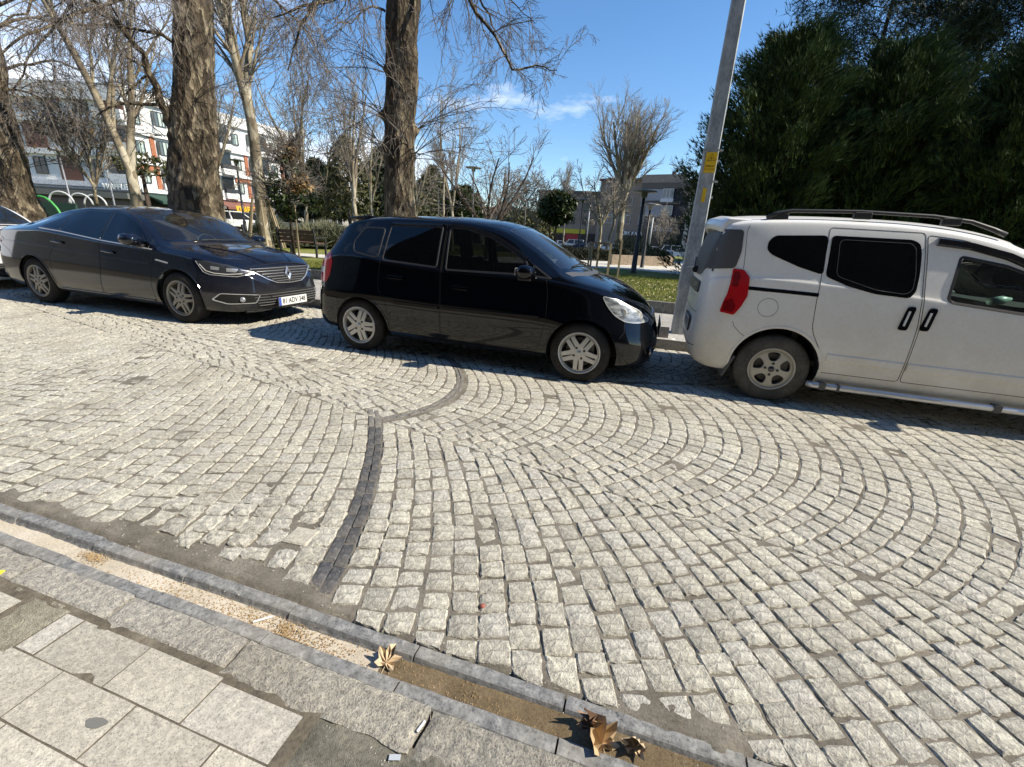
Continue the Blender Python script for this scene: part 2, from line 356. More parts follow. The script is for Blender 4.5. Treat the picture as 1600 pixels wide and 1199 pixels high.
def lens_mat():
    m, t, b = new_mat('hazy_headlamp_lens'); p = pos(t, (2, 6, 14)); n = noise_tex(t, 2.2, 3, .5, p)
    col = ramp(t, n, [(.3, (.06, .065, .07)), (.48, (.20, .215, .22)), (.62, (.42, .44, .44)), (.75, (.18, .17, .13))])
    t.links.new(col, b.inputs['Base Color']); b.inputs['Roughness'].default_value = .3; b.inputs['Metallic'].default_value = .3
    b.inputs['Coat Weight'].default_value = 1.; b.inputs['Coat Roughness'].default_value = .06; return m
M['hazy_lens'] = lens_mat()
def glass_mat(name, tint, opaque=0., rough=.0, dustc=None):
    m, t, b = new_mat(name); o = t.nodes['Material Output']
    tr = N(t, 'ShaderNodeBsdfTransparent'); tr.inputs[0].default_value = (*tint, 1)
    gl = N(t, 'ShaderNodeBsdfGlossy'); gl.inputs['Roughness'].default_value = rough; gl.inputs[0].default_value = (1, 1, 1, 1)
    fr = N(t, 'ShaderNodeFresnel'); fr.inputs[0].default_value = 1.6
    mx = N(t, 'ShaderNodeMixShader'); t.links.new(fr.outputs[0], mx.inputs[0]); t.links.new(tr.outputs[0], mx.inputs[1]); t.links.new(gl.outputs[0], mx.inputs[2])
    df = N(t, 'ShaderNodeBsdfDiffuse'); df.inputs[0].default_value = (.5, .48, .42, 1)
    m2 = N(t, 'ShaderNodeMixShader'); m2.inputs[0].default_value = opaque; t.links.new(mx.outputs[0], m2.inputs[1]); t.links.new(df.outputs[0], m2.inputs[2])
    t.links.new(m2.outputs[0], o.inputs[0]); return m
M['glass_clear'] = glass_mat('clear_car_glass', (.62, .74, .70), .015)
M['glass_tint'] = simple('tinted_car_glass', (.0025, .0025, .003), .02, spec=.5)
M['glass_dusty'] = simple('dusty_dark_glass', (.075, .075, .075), .55)
M['glass_smoked'] = glass_mat('smoked_car_glass', (.15, .16, .16), .0)
M['window_glass'] = simple('building_window_glass', (.10, .13, .13), .12, spec=.7)
M['window_dark'] = simple('dark_window_glass', (.018, .02, .022), .15, spec=.6)
M['interior'] = simple('car_interior', (.035, .034, .033), .8)
M['interior_pale'] = simple('pale_headlining', (.25, .24, .22), .9)
M['seat_cloth'] = simple('seat_cloth', (.05, .055, .06), .9)

def galv():
    m, t, b = new_mat('galvanised_steel'); p = pos(t, (1, 1, .35)); n = noise_tex(t, 9, 6, .6, p); n2 = noise_tex(t, 60, 3, .6, p)
    col = ramp(t, n, [(.3, (.22, .235, .24)), (.5, (.36, .38, .38)), (.7, (.52, .53, .52))])
    k = ramp(t, n2, [(.3, (.75, .75, .75)), (.6, (1.1, 1.1, 1.1))]); col = mixrgb(t, 1., col, k, 'MULTIPLY')
    t.links.new(col, b.inputs['Base Color']); b.inputs['Metallic'].default_value = .25; b.inputs['Roughness'].default_value = .6; return m
M['galv'] = galv()
M['sign_yellow'] = simple('sign_yellow', (.80, .50, .02), .5)
M['lamp_pole'] = simple('lamp_pole_black', (.02, .022, .024), .5)
M['lamp_pole_grey'] = simple('lamp_pole_grey', (.22, .23, .24), .5, .2)
M['lamp_disc'] = simple('lamp_disc', (.16, .17, .17), .4, .3)
M['bench_wood'] = simple('bench_wood', (.13, .065, .035), .6)
M['bench_metal'] = simple('bench_metal', (.03, .03, .032), .5)
M['concrete'] = granite('concrete_block', (.26, .25, .23), (.33, .32, .30), (.42, .41, .38), 25, .4, island=False)
M['planter'] = granite('planter_stone', (.24, .19, .14), (.32, .26, .20), (.40, .33, .26), 12, .6)
# ================================================================ SETTING: ground, road, pavements
def rect_st(s0, s1, t0, t1, z, name, mat, nx=1, ny=1, kind='structure'):
    xs = np.linspace(s0, s1, nx + 1); ys = np.linspace(t0, t1, ny + 1)
    X, Y = np.meshgrid(xs, ys); V = np.stack([X.ravel(), Y.ravel(), np.full(X.size, z)], 1)
    i = np.arange(ny)[:, None]*(nx + 1) + np.arange(nx)[None]; i = i.ravel()
    F = np.stack([i, i + 1, i + nx + 2, i + nx + 1], 1)
    o = np_mesh(name, V, F, mat, rz=A); o['kind'] = kind; return o
rect_st(-900, 900, -900, 900, -.80, 'ground', M['earth'])
rect_st(-80, 60, -60, 8.48, -.16, 'near_ground', M['earth'])
ROAD_T0, ROAD_T1 = .97, 6.02
road = rect_st(-60, 60, ROAD_T0, ROAD_T1, -.045, 'road', M['joint_sand'])

# sand bed between the stones, uneven
def height_sheet(name, s0, s1, t0, t1, step, fn, mat, parent=None):
    nx = int((s1 - s0)/step); ny = int((t1 - t0)/step); xs = np.linspace(s0, s1, nx + 1); ys = np.linspace(t0, t1, ny + 1)
    X, Y = np.meshgrid(xs, ys); Z = fn(X.ravel(), Y.ravel()); V = np.stack([X.ravel(), Y.ravel(), Z], 1)
    i = (np.arange(ny)[:, None]*(nx + 1) + np.arange(nx)[None]).ravel(); F = np.stack([i, i + 1, i + nx + 2, i + nx + 1], 1)
    return np_mesh(name, V, F, mat, parent, True, rz=(A if parent is None else None))
def bed_z(s, t):
    z = -.0062 + .003*vnoise(s*3, t*3, 1) + .0026*vnoise(s*11, t*11, 2) + .0018*vnoise(s*35, t*35, 3)
    edge = np.clip((1.09 + .10*vnoise(s*5, t*5, 6) - t)/.16, 0, 1)*np.clip((s + .35)/.5, 0, 1)
    z = z + edge*.012
    gap = np.clip((1.10 + .03*vnoise(s*7, t*7, 7) - t)/.05, 0, 1)*np.clip((-1.0 - s)/.05, 0, 1)*np.clip((s + 3.2)/.4, 0, 1)
    z = z + gap*(.006 + .004*vnoise(s*20, t*20, 8))
    z = np.where(t < .985, -.03 + .038*np.clip((s + .3)/.5, 0, 1)*np.clip(.75 + .8*vnoise(s*9, t*0, 31), 0, 1)*np.clip((t - .945 - .02*vnoise(s*13, t*0, 32))/.03, 0, 1), z)
    return z
bed = height_sheet('joint_sand', -5, 4.2, .93, 5.0, .018, bed_z, M['joint_sand']); bed['kind'] = 'stuff'; bed['label'] = 'brown sand filling the joints between the cobblestones'; bed['category'] = 'sand'

# ---- cobbles in segmental arcs.  lane frame (a, b)
OA = np.array([.1, 2.16]); EA = np.array([.98, -.199]); EB = np.array([.199, .98])
def ab2st(a, b): return OA + a*EA + b*EB
def st2ab(s, t):
    d = np.array([s, t]) - OA; return d @ EA, d @ EB
def c1(phi, b): return .22*(b + 2.45)**2
def b0f(phi): return min(max(.5, .9 + .3*phi), 1.6)
def kf(phi): return min(max(.42 - .1*phi, .24), .6)
def c2(phi, b): return kf(phi)*(b - b0f(phi))**2
def B2(a): return min(max(2.2 + .6*(a + .3), 1.6), 3.2)
def c3(phi, b): return .42*(b - B2(phi) - .95)**2
def slope(c, phi, b): return (c(phi, b + .01) - c(phi, b - .01))/.02
stones = []          # (quad in street coords (4,2), dark?, jitter)
R_ = random.Random(11)
def lim(s):
    return .988 + .075*min(1, max(0, (-1.0 - s)/.08))*min(1, max(0, (s + 3.0)/1.0)) + .012*sin(s*23)*(s < -1)
def in_road(s, t):
    if t < lim(s) + .012 or t > 5.95: return False
    if s < -12.5 or s > 8.5: return False
    return True
def lay_row(c, phi, dphi, bstart, bend, valid, dark=False, step=(.082, .124), gap=.0068, lo=-99, hi=99):
    b = bstart + R_.uniform(-.02, .02)*(0 if dark else 1)
    while b < bend:
        sl = slope(c, phi, b); ln = R_.uniform(*step); nb = b + ln/sqrt(1 + sl*sl)
        if hi < 50 and nb > bend - .03: nb = bend
        q = []
        for bb in (b, nb):
            s_ = slope(c, phi, bb); q.append((phi - c(phi, bb), bb))
        up = []
        for bb in (b, nb):
            s_ = slope(c, phi, bb); th = dphi/sqrt(1 + s_*s_); b2 = min(hi, max(lo, bb + s_/sqrt(1 + s_*s_)*th))
            up.append((phi + dphi - c(phi + dphi, b2), b2))
        quad = np.array([ab2st(*q[0]), ab2st(*q[1]), ab2st(*up[1]), ab2st(*up[0])])
        cen = quad.mean(0); ca, cb = st2ab(*cen)
        cen = quad.mean(0); L0_ = lim(cen[0]); ok_ = in_road(*cen); quad[:, 1] = np.maximum(quad[:, 1], L0_)
        ar = .5*abs(np.cross(quad[2] - quad[0], quad[3] - quad[1]))
        if ar > .0026 and valid(ca, cb) and ok_: stones.append((quad, dark, gap))
        b = nb
STRIP1, STRIP2 = -.66, -1.75
D1, D2 = .128, .118
for i in range(-95, 60):
    phi = STRIP1 + i*D1; v1 = lambda a, b: b < .005
    if i == 0:
        for k in range(2): lay_row(c1, phi + k*.062, .062, -1.32, -.0, lambda a, b: True, True, (.09, .2), .004)
        lay_row(c1, phi, D1, -2.6, -1.36, v1)
    else: lay_row(c1, phi, D1, -3.6 + R_.random()*.05, 0., v1, hi=.0)
for i in range(-90, 75):
    phi = STRIP2 + i*D2; v2 = lambda a, b: -.005 < b < B2(a)
    if i == 0:
        for k in range(2): lay_row(c2, phi + k*.042, .042, .0, 1.62, lambda a, b: True, True, (.09, .2), .004)
    else: lay_row(c2, phi, D2, 0.0, 3.4, v2, lo=0.)
for i in range(-90, 80):
    phi = -1.75 + i*D2; lay_row(c3, phi, D2, 1.3, 6.5, lambda a, b: B2(a) + .01 < b < B2(a) + 1.9)
for i in range(-90, 80):
    phi = -1.75 + i*D2; lay_row(lambda p, b: .42*(b - B2(p) - 2.85)**2, phi, D2, 3.2, 8.5, lambda a, b: B2(a) + 1.92 < b)

def stone_mesh(quad, n, gap, zt, rough=1., rnd=.16, depth=.05, tilt=.012, dome=.0022):
    """one sett: n x n grid top, rounded shoulders, skirt into the bed"""
    q = np.array(quad, float); cen = q.mean(0)
    j = (rng.random((4, 2)) - .5)*.014*rough; q = q + j
    # inset by half a joint
    L1 = np.linalg.norm(q[1] - q[0]); L2 = np.linalg.norm(q[3] - q[0])
    fu = max(.5, 1 - gap/max(L1, .02)); fv = max(.5, 1 - gap/max(L2, .02))
    g = {7: np.array([-1, -.90, -.5, 0, .5, .90, 1]), 5: np.array([-1, -.86, 0, .86, 1]), 4: np.array([-1, -.8, .8, 1])}[n]; U, V_ = np.meshgrid(g, g); U = U.ravel(); V_ = V_.ravel()
    m = np.maximum(abs(U), abs(V_)); r = np.hypot(U, V_); sc = np.where(r > 1e-6, (m/np.maximum(r, 1e-6)), 1)
    k = rnd*m**3; u = U*(1 - k + k*sc*1.06); v = V_*(1 - k + k*sc*1.06)
    u = u*fu; v = v*fv
    P = ((1-u)*(1-v))[:, None]/4*q[0] + ((1+u)*(1-v))[:, None]/4*q[1] + ((1+u)*(1+v))[:, None]/4*q[2] + ((1-u)*(1+v))[:, None]/4*q[3]
    edge = m > .999; w = (rng.random((n*n, 2)) - .5)*.007*rough; P = P + w*np.where(edge, 1, .4)[:, None]
    tx, ty = (rng.random(2) - .5)*2*tilt
    z = zt + dome*(1 - m**2) - .0062*np.where(edge, 1, 0) - .0012*np.where((m > .75) & ~edge, 1, 0) + tx*(P[:, 0]-cen[0])/.05*.05 + ty*(P[:, 1]-cen[1])
    z = z + (rng.random(n*n) - .5)*.0036*rough*(1.0 if n > 5 else .55)
    V = np.column_stack([P, z])
    i = (np.arange(n-1)[:, None]*n + np.arange(n-1)[None]).ravel(); F = np.stack([i, i+1, i+n+1, i+n], 1)
    ring = list(range(0, n)) + [n*k2 + n-1 for k2 in range(1, n)] + [n*(n-1) + k2 for k2 in range(n-2, -1, -1)] + [n*k2 for k2 in range(n-2, 0, -1)]
    B = V[ring].copy(); B[:, :2] = cen + (B[:, :2]-cen)*1.035; B[:, 2] = zt - depth; o = len(V); r_ = len(ring)
    S = np.array([[ring[a], o + a, o + (a+1) % r_, ring[(a+1) % r_]] for a in range(r_)])
    a2 = (q[1]-q[0]); b2 = (q[3]-q[0])
    F = np.vstack([F, S])
    if a2[0]*b2[1] - a2[1]*b2[0] < 0: F = F[:, ::-1]
    return np.vstack([V, B]), F

cobble_road = empty('cobblestone_paving', rz=A); cobble_road['kind'] = 'structure'
def vis_size(c):
    p = W(c[0], c[1], 0); d = np.array([p[0], p[1], -CAM_H]); zf = d @ CF
    if zf < .2: return 0
    x = 800 + FPX*(d @ CR)/zf; y = 599.5 - FPX*(d @ CU)/zf
    if x < -10 or x > 1610 or y < 0 or y > 1215: return 0
    return 1/zf**2*(CAM_H/np.linalg.norm(d))
order = sorted(range(len(stones)), key=lambda i: -vis_size(stones[i][0].mean(0)))
light = [i for i in order if not stones[i][1]]; darks = [i for i in order if stones[i][1]]
flat_slab = np.array([1.315 - 2.63, 1.29])
def disturbed(c): return -2.1 < c[0] < -1.15 and c[1] < 1.5
hero = []
bulkV = []; bulkF = []; off = 0
for rank, i in enumerate(light):
    quad, dk, gap = stones[i]; c = quad.mean(0)
    if np.hypot(*(c - flat_slab)) < .075: continue
    near = len(hero) < 300
    dist = hypot(c[0], c[1])
    rough = 1.0 + (1.2 if disturbed(c) else 0)
    zt = (rng.random() - .5)*.006 + (.004*(rng.random()-.3) if disturbed(c) else 0)
    if rng.random() < .03: zt -= .004
    if near:
        V, F = stone_mesh(quad, 7, gap, zt, rough, rnd=.10 + .12*rng.random(), tilt=.03 if disturbed(c) else .014)
        cc = np.array([c[0], c[1], 0]); o = np_mesh('cobblestone', V - cc, F, M['cobble'], cobble_road, False, loc=cc); hero.append(o)
    else:
        V, F = stone_mesh(quad, 5 if dist < 4.5 else 4, gap, zt, rough, rnd=.10 + .12*rng.random())
        bulkV.append(V); bulkF.append(F + off); off += len(V)
o = np_mesh('cobblestone_field', np.vstack(bulkV), np.vstack(bulkF), M['cobble'], cobble_road, False); o['kind'] = 'stuff'
strip = empty('dark_stone_strip', rz=A, label='double line of thin dark stones curving through the cobbles', cat='paving strip'); strip['kind'] = 'structure'
for i in darks:
    quad, dk, gap = stones[i]; V, F = stone_mesh(quad, 5, gap, .001 + (rng.random()-.5)*.003, .5, rnd=.04)
    c = quad.mean(0); cc = np.array([c[0], c[1], 0]); np_mesh('dark_stone', V - cc, F, M['dark_stone'] if c[1] < 2.45 else M['dark_worn'], strip, False, loc=cc)
fs = MB(); ang = .12
q = [flat_slab + np.array([x*cos(ang) - y*sin(ang), x*sin(ang) + y*cos(ang)]) for x, y in ((-.062, -.055), (.06, -.058), (.063, .05), (-.058, .053))]
V, F = stone_mesh(np.array(q), 5, 0.002, .006, .12, rnd=.02, dome=.0005, tilt=.0); fo = np_mesh('flat_slab', V, F, M['slab'], cobble_road)

# ---- gutter channel: half round concrete gutter in half-metre lengths
chan = empty('gutter_channel', rz=A); chan['kind'] = 'structure'
prof = [(.982, -.03), (.981, .0), (.977, .003), (.944, .0035), (.938, .001), (.934, -.006), (.930, -.014), (.925, -.021), (.916, -.028), (.905, -.033), (.893, -.035), (.881, -.033), (.871, -.028), (.864, -.021), (.860, -.013), (.857, -.005), (.854, .001), (.850, .004), (.816, .0045), (.809, .003), (.804, -.004), (.802, -.03)]
s = -6.05 - .5
k = 0
while s < 2.5:
    s1 = s + .494; n = 14; V = []; F = []
    dz = R_.uniform(-.002, .002); dt = R_.uniform(-.003, .003); yaw = R_.uniform(-.0006, .0006)
    for i in range(n + 1):
        ss = s + (s1 - s)*i/n
        for (t_, z_) in prof:
            chip = (vnoise(np.array([ss*31.]), np.array([t_*50.]), 5)[0])*.0022
            V.append((ss, t_ + dt + yaw*(i - n/2)*.5, z_ + dz + chip))
    m_ = len(prof)
    for i in range(n):
        for j in range(m_ - 1): F.append((i*m_ + j, i*m_ + j + 1, (i+1)*m_ + j + 1, (i+1)*m_ + j))
    F.append(tuple(range(m_))[::-1]); F.append(tuple(range(n*m_, (n+1)*m_)))
    mesh_obj('channel_segment', V, F, M['channel'], chan); s += .5; k += 1
# sand and silt lying in the gutter
def silt_z(s, t):
    base = -.0205 + .003*vnoise(s*6, t*10, 3) + .001*vnoise(s*40, t*40, 4)
    return base + .010*np.clip((s + .62)/.5, 0, 1)*.7
def sheet_in_channel(name, s0, s1, mat, zf, label):
    o = height_sheet(name, s0, s1, .858, .932, .0085, zf, mat); o['kind'] = 'stuff'; o['label'] = label; o['category'] = 'sand'
sheet_in_channel('sand', -6.0, -.64, M['channel_sand'], silt_z, 'pale sand lining the bottom of the gutter channel')
sheet_in_channel('silt', -.64, 2.4, M['wet_silt'], lambda s, t: silt_z(s, t) + .003, 'brown silt filling the gutter channel beside the lower cobbles')
# crumbs
def crumbs(name, n, centres, mat, label, smin=.0012, smax=.0035):
    V = []; F = []
    T_ = np.array([(1, 0, 0), (-.5, .87, 0), (-.5, -.87, 0), (0, 0, 1)])
    for k in range(n):
        cs, ct, rs, rt, z0 = centres[rng.integers(len(centres))]
        s_ = cs + rng.normal()*rs; t_ = np.clip(ct + rng.normal()*rt, .868, .926) if .8 < ct < .95 else ct + rng.normal()*rt
        r = rng.uniform(smin, smax); a = rng.random()*6.28; R2 = np.array([[cos(a), -sin(a), 0], [sin(a), cos(a), 0], [0, 0, 1]])
        z = z0
        o_ = len(V); 
        for p in (T_ @ R2.T)*r*np.array([1, 1, .8]): V.append((s_ + p[0], t_ + p[1], z + p[2]))
        F += [(o_, o_+1, o_+3), (o_+1, o_+2, o_+3), (o_+2, o_, o_+3)]
    o = mesh_obj(name, V, F, mat, rz=A); o['kind'] = 'stuff'; o['label'] = label; o['category'] = 'debris'
crumbs('crumbs', 2600, [(-2.0, .90, .035, .012, -.016), (-1.18, .893, .07, .018, -.0185), (-1.02, .89, .03, .02, -.016), (-.9, .89, .1, .02, -.0175), (-.1, .89, .3, .022, -.0125), (.3, .89, .3, .022, -.012), (.0, .89, .12, .02, -.012), (-1.5, .89, .15, .02, -.0175)],
       simple('seed_crumbs', (.34, .235, .12), .8), 'brown seed crumbs scattered in the gutter', .0015, .0042)
crumbs('grit', 500, [(-.6, .66, .25, .03, .014), (0, 1.1, .5, .15, .0), (-1.6, 1.05, .4, .05, .002), (-1.2, 1.2, .4, .1, .0), (.3, .98, .4, .05, .0), (-.8, 1.2, .9, .25, .0)],
       simple('pale_grit', (.55, .52, .45), .8), 'pale grit on the dirt between slabs and cobbles', .0012, .0036)

# ---- near kerb: rough granite blocks
kerb = empty('near_kerb', rz=A); kerb['kind'] = 'structure'
def rough_block(s0, s1, t0, t1, zt, amp, parent, name, mat, ns=26, ntt=7, depth=.12, seed=0, notch=0, edrop=.006, jit=1.):
    S = np.linspace(s0, s1, ns); T = np.linspace(t0, t1, ntt); SS, TT = np.meshgrid(S, T); SS = SS.ravel().copy(); TT = TT.ravel().copy()
    ed = ((SS <= s0 + 1e-6) | (SS >= s1 - 1e-6) | (TT <= t0 + 1e-6) | (TT >= t1 - 1e-6))
    jl = (vnoise(SS*13 + seed, TT*5 + seed, seed)*.010 + vnoise(SS*41 + seed, TT*9, seed+3)*.005)*jit
    TT2 = TT + np.where(TT <= t0 + 1e-6, jl, 0) + np.where(TT >= t1 - 1e-6, jl*.35, 0)
    SS2 = SS + np.where(SS <= s0+1e-6, vnoise(TT*30, SS*3, seed)*.006*jit, 0) + np.where(SS >= s1-1e-6, vnoise(TT*30, SS*3, seed+1)*.006*jit, 0)
    Z = zt + amp*(vnoise(SS*9 + seed, TT*14, seed) + .8*vnoise(SS*28, TT*31, seed+2) + .5*vnoise(SS*80, TT*80, seed+5)) - np.where(ed, edrop, 0)
    V = np.column_stack([SS2, TT2, Z]); i = (np.arange(ntt-1)[:, None]*ns + np.arange(ns-1)[None]).ravel(); F = np.stack([i, i+1, i+ns+1, i+ns], 1)
    ring = list(range(ns)) + [ns*k2 + ns-1 for k2 in range(1, ntt)] + [ns*(ntt-1) + k2 for k2 in range(ns-2, -1, -1)] + [ns*k2 for k2 in range(ntt-2, 0, -1)]
    B = V[ring].copy(); B[:, 2] = zt - depth; o = len(V); r_ = len(ring)
    Sd = np.array([[ring[a], o+a, o+(a+1) % r_, ring[(a+1) % r_]] for a in range(r_)])
    return np_mesh(name, np.vstack([V, B]), np.vstack([F, Sd]), mat, parent)
edges = [-6.6, -6.0, -5.2, -4.55, -3.9, -3.35, -2.75, -2.1, -1.60, -1.075, -.415, .25, .9, 1.6, 2.3]
for k in range(len(edges) - 1):
    rough_block(edges[k] + .006, edges[k+1] - .006, .672 if edges[k] > -1.2 else .686, .798, .021 if k != 9 else .024, .0036, kerb, 'kerb_stone', M['kerb'], seed=k)

# ---- near pavement slabs
pave = empty('near_pavement', rz=A); pave['kind'] = 'structure'
base = MB(); base.box((-4.9, .11, -.0408), (8.4, 1.17, .12)); base.box((2.1, .11, -.052), (5.6, 1.17, .12)); bo = base.build('pavement_bed', M['mortar_dim'], pave)
def slab_(s0, s1, t0, t1, z=.0205):
    o = rough_block(s0 + .0030, s1 - .0030, t0 + .0022, t1 - .0022, z + R_.uniform(-.0012, .0012), .0004, pave, 'paving_slab', M['slab'], 5, 4, .04, seed=int(abs(s0*100)), edrop=0., jit=.12)
rows = [(.532, .672, -1.64), (.388, .532, -1.495), (.244, .388, -1.46), (.10, .244, -1.61), (-.04, .10, -1.5), (-.18, -.04, -1.64)]
for ri, (t0, t1, sref) in enumerate(rows):
    for k in range(-16, 14):
        s0 = sref + k*.30; s1 = s0 + .30
        if s1 < -6 or s0 > 2: continue
        if ri == 0 and s0 > -.76: continue            # bare dirt behind the kerb
        if ri == 0 and -2.3 < (s0 + s1)/2 < -1.62: continue
        if ri == 1 and s0 > -.4: continue
        if ri == 0: t1_ = t1 - (.012 if s0 > -1.3 else 0)
        else: t1_ = t1
        slab_(s0, s1, t0, t1_)
# broken corner with pale mortar on the left
slab_(-3.2, -2.32, .532, .655, .0205)
rough_block(-2.30, -1.93, .535, .650, .0215, .0006, pave, 'paving_slab', M['slab'], 9, 5, .04, seed=77, edrop=0., jit=.12)
rough_block(-1.90, -1.73, .50, .675, .024, .0035, pave, 'mortar_patch', M['mortar'], 16, 14, .04, seed=5)
rough_block(-2.4, -1.75, .668, .692, .0195, .002, pave, 'mortar_patch', M['mortar'], 30, 5, .04, seed=9)
rough_block(-1.725, -1.645, .535, .668, .0205, .0005, pave, 'paving_slab', M['slab'], 5, 5, .04, seed=12, edrop=0., jit=.12)
def dirt_z(s, t): return .0145 + .004*vnoise(s*12, t*14, 21) + .002*vnoise(s*50, t*50, 22)
do = height_sheet('dirt', -.77, 2.2, .3, .69, .011, dirt_z, M['dirt']); do['kind'] = 'stuff'; do['label'] = 'dark dirt where slabs are missing behind the kerb'; do['category'] = 'dirt'

# small litter
def slab_bit(name, s, t, z, l, w, h, rz, mat, label, cat, group=None):
    o = MB().box((0, 0, 0), (l, w, h)).build(name, mat); p = W(s, t, z); o.location = p; o.rotation_euler = (0, .05, A + rz); return tag(o, label, cat, group)
wht = simple('white_paper', (.78, .77, .74), .7)
cig = MB(); cig.tube([(-.03, 0, 0), (.03, 0, 0)], .0035, 10); c_ = cig.build('cigarette', wht); c_.location = W(-1.13, .895, -.013); c_.rotation_euler = (0, 0, A + .75)
tag(c_, 'white cigarette lying on the sand in the gutter', 'cigarette')
cig = MB(); cig.tube([(-.016, 0, 0), (.016, 0, 0)], .0038, 10); c_ = cig.build('cigarette_butt', wht); c_.location = W(-.42, .74, .026); c_.rotation_euler = (0, 0, A + 1.35)
tag(c_, 'white cigarette butt in the gap between two kerb stones', 'cigarette butt')
slab_bit('foil_scrap', -.45, .655, .018, .03, .014, .001, .35, simple('silver_scrap', (.6, .62, .62), .4, .4), 'crumpled silvery scrap on the dirt behind the kerb', 'scrap')
slab_bit('yellow_scrap', -2.16, .70, .027, .03, .02, .003, .4, simple('yellow_scrap', (.9, .8, .05), .5), 'bright yellow scrap at the left edge of the pavement', 'scrap')
red = MB(); red.lathe([(0, -.006), (.008, -.005), (.012, 0), (.008, .005), (0, .006)], n=10); r_o = red.build('red_pebble', simple('red_brick', (.30, .10, .07), .8), smooth=True)
r_o.location = W(-.415, 1.207, .001); tag(r_o, 'small red-brown pebble wedged in a joint between cobbles', 'pebble')
stain = MB(); stain.prism([(.03*cos(a)*(1+.15*sin(3*a)), .014*sin(a)) for a in np.linspace(0, 6.28, 18)[:-1]], 0, .0006); st_ = stain.build('gum_spot', simple('gum_spot', (.16, .155, .14), .8)); st_.location = W(-1.245, .463, .0222); st_.rotation_euler = (0, 0, A + .2)
tag(st_, 'dark oval spot of old gum on a paving slab', 'gum spot')

# dry leaves
def plane_leaf(loc, size, rz, tilt, mat, label, seed, curl=.6, group=None):
    r = random.Random(seed); pts = []
    lobes = [(-2.3, .5), (-1.9, .72), (-1.45, .55), (-1.1, .82), (-.85, .98), (-.5, .66), (-.2, .95), (0, 1.15), (.25, .9), (.5, .64), (.85, .95), (1.15, .75), (1.45, .5), (1.9, .7), (2.3, .45), (pi, .15)]
    P = [(rr*sin(a)*size, rr*cos(a)*size) for a, rr in lobes]
    n = len(P); V = [(0, 0, 0)]; F = []
    for i, (x, y) in enumerate(P):
        V.append((x*.55, y*.55, .16*size*(1 if i % 2 else -1)*curl)); 
    for i, (x, y) in enumerate(P):
        rr = hypot(x, y); V.append((x, y, curl*rr*rr/size*.55*(1 if r.random() < .8 else -.3)))
    for i in range(n - 0):
        j = (i + 1) % n; F.append((0, 1 + i, 1 + j)); F.append((1 + i, 1 + n + i, 1 + n + j, 1 + j))
    o = mesh_obj('dry_leaf', V, F, mat, None, False); o.location = loc; o.rotation_euler = (tilt, .3*r.uniform(-1, 1), rz)
    st2 = MB(); st2.tube([(0, 0, 0), (0, -size*.7, .1*size)], size*.02, 5); so_ = st2.build('leaf_stalk', mat, o)
    return tag(o, label, 'leaf', group)
dl = simple('dry_leaf', (.44, .31, .17), .7); dl2 = simple('pale_dry_leaf', (.56, .43, .28), .7); dl3 = simple('dark_dry_leaf', (.22, .13, .08), .7)
plane_leaf(W(-.625, .89, -.002), .052, -.3, .5, dl2, 'curled tan leaf standing alone in the gutter', 3, .9)
plane_leaf(W(.065, .875, .006), .065, .4, .55, dl, 'large tan leaf in the gutter at the bottom edge', 4, 1.2, )
plane_leaf(W(.025, .90, .016), .045, -.9, 1.0, dl3, 'dark brown leaf behind the tan one in the gutter at the bottom edge', 5, 1.4)
plane_leaf(W(.155, .892, .010), .045, -.5, 1.1, dl2, 'pale folded leaf right of the tan leaf at the bottom edge', 6, 1.6)

# ================================================================ far side
fk = empty('far_kerb', rz=A); fk['kind'] = 'structure'
s = -30.
while s < 14:
    ln = .98; b = MB(); z = .125 + R_.uniform(-.004, .004); b.box((s + ln/2, 6.10 + R_.uniform(-.004, .004), z - .10), (ln, .15, .20)); b.build('kerb_stone', M['far_slab'] if False else M['far_slab'], fk); s += 1.0
fp = empty('far_pavement', rz=A); fp['kind'] = 'structure'
rect_st(-60, 40, 6.17, 8.40, .10, 'pavement_base', M['joint_sand'])
s = -12.
while s < 6:
    for j in range(5):
        b = MB(); b.box((s + .22 + (.22 if j % 2 else 0), 6.40 + .44*j, .105), (.436, .436, .03)); b.build('paving_slab', M['far_slab'], fp)
    s += .44
lk = empty('lawn_kerb', rz=A); lk['kind'] = 'structure'
s = -30.
while s < 14:
    MB().box((s + .495, 8.46, .20), (.985, .10, .24)).build('kerb_stone', M['far_kerb'], lk); s += 1.0
rect_st(-70, 60, 8.50, 43, PZ - .02, 'lawn', M['lawn'])
rect_st(-400, 400, 43, 600, -.70, 'far_street', M['asphalt'])
def poly_ground(name, pix, z, mat, zz):
    P = [at(u, v, z) for u, v in pix]; o = mesh_obj(name, [(p.x, p.y, zz) for p in P], [tuple(range(len(P)))], mat); o['kind'] = 'structure'; return o
poly_ground('path', [(560, 397), (901, 416.5), (984, 420.5), (1066, 429), (1250, 448), (1250, 422), (1069, 408.5), (1046, 409), (995, 404), (850, 404), (560, 392)], PZ, M['path'], PZ - .012)
poly_ground('path', [(300, 392), (440, 398.5), (520, 404), (560, 407), (560, 402), (520, 398.5), (440, 393.5), (300, 387)], PZ, M['path'], PZ - .008)
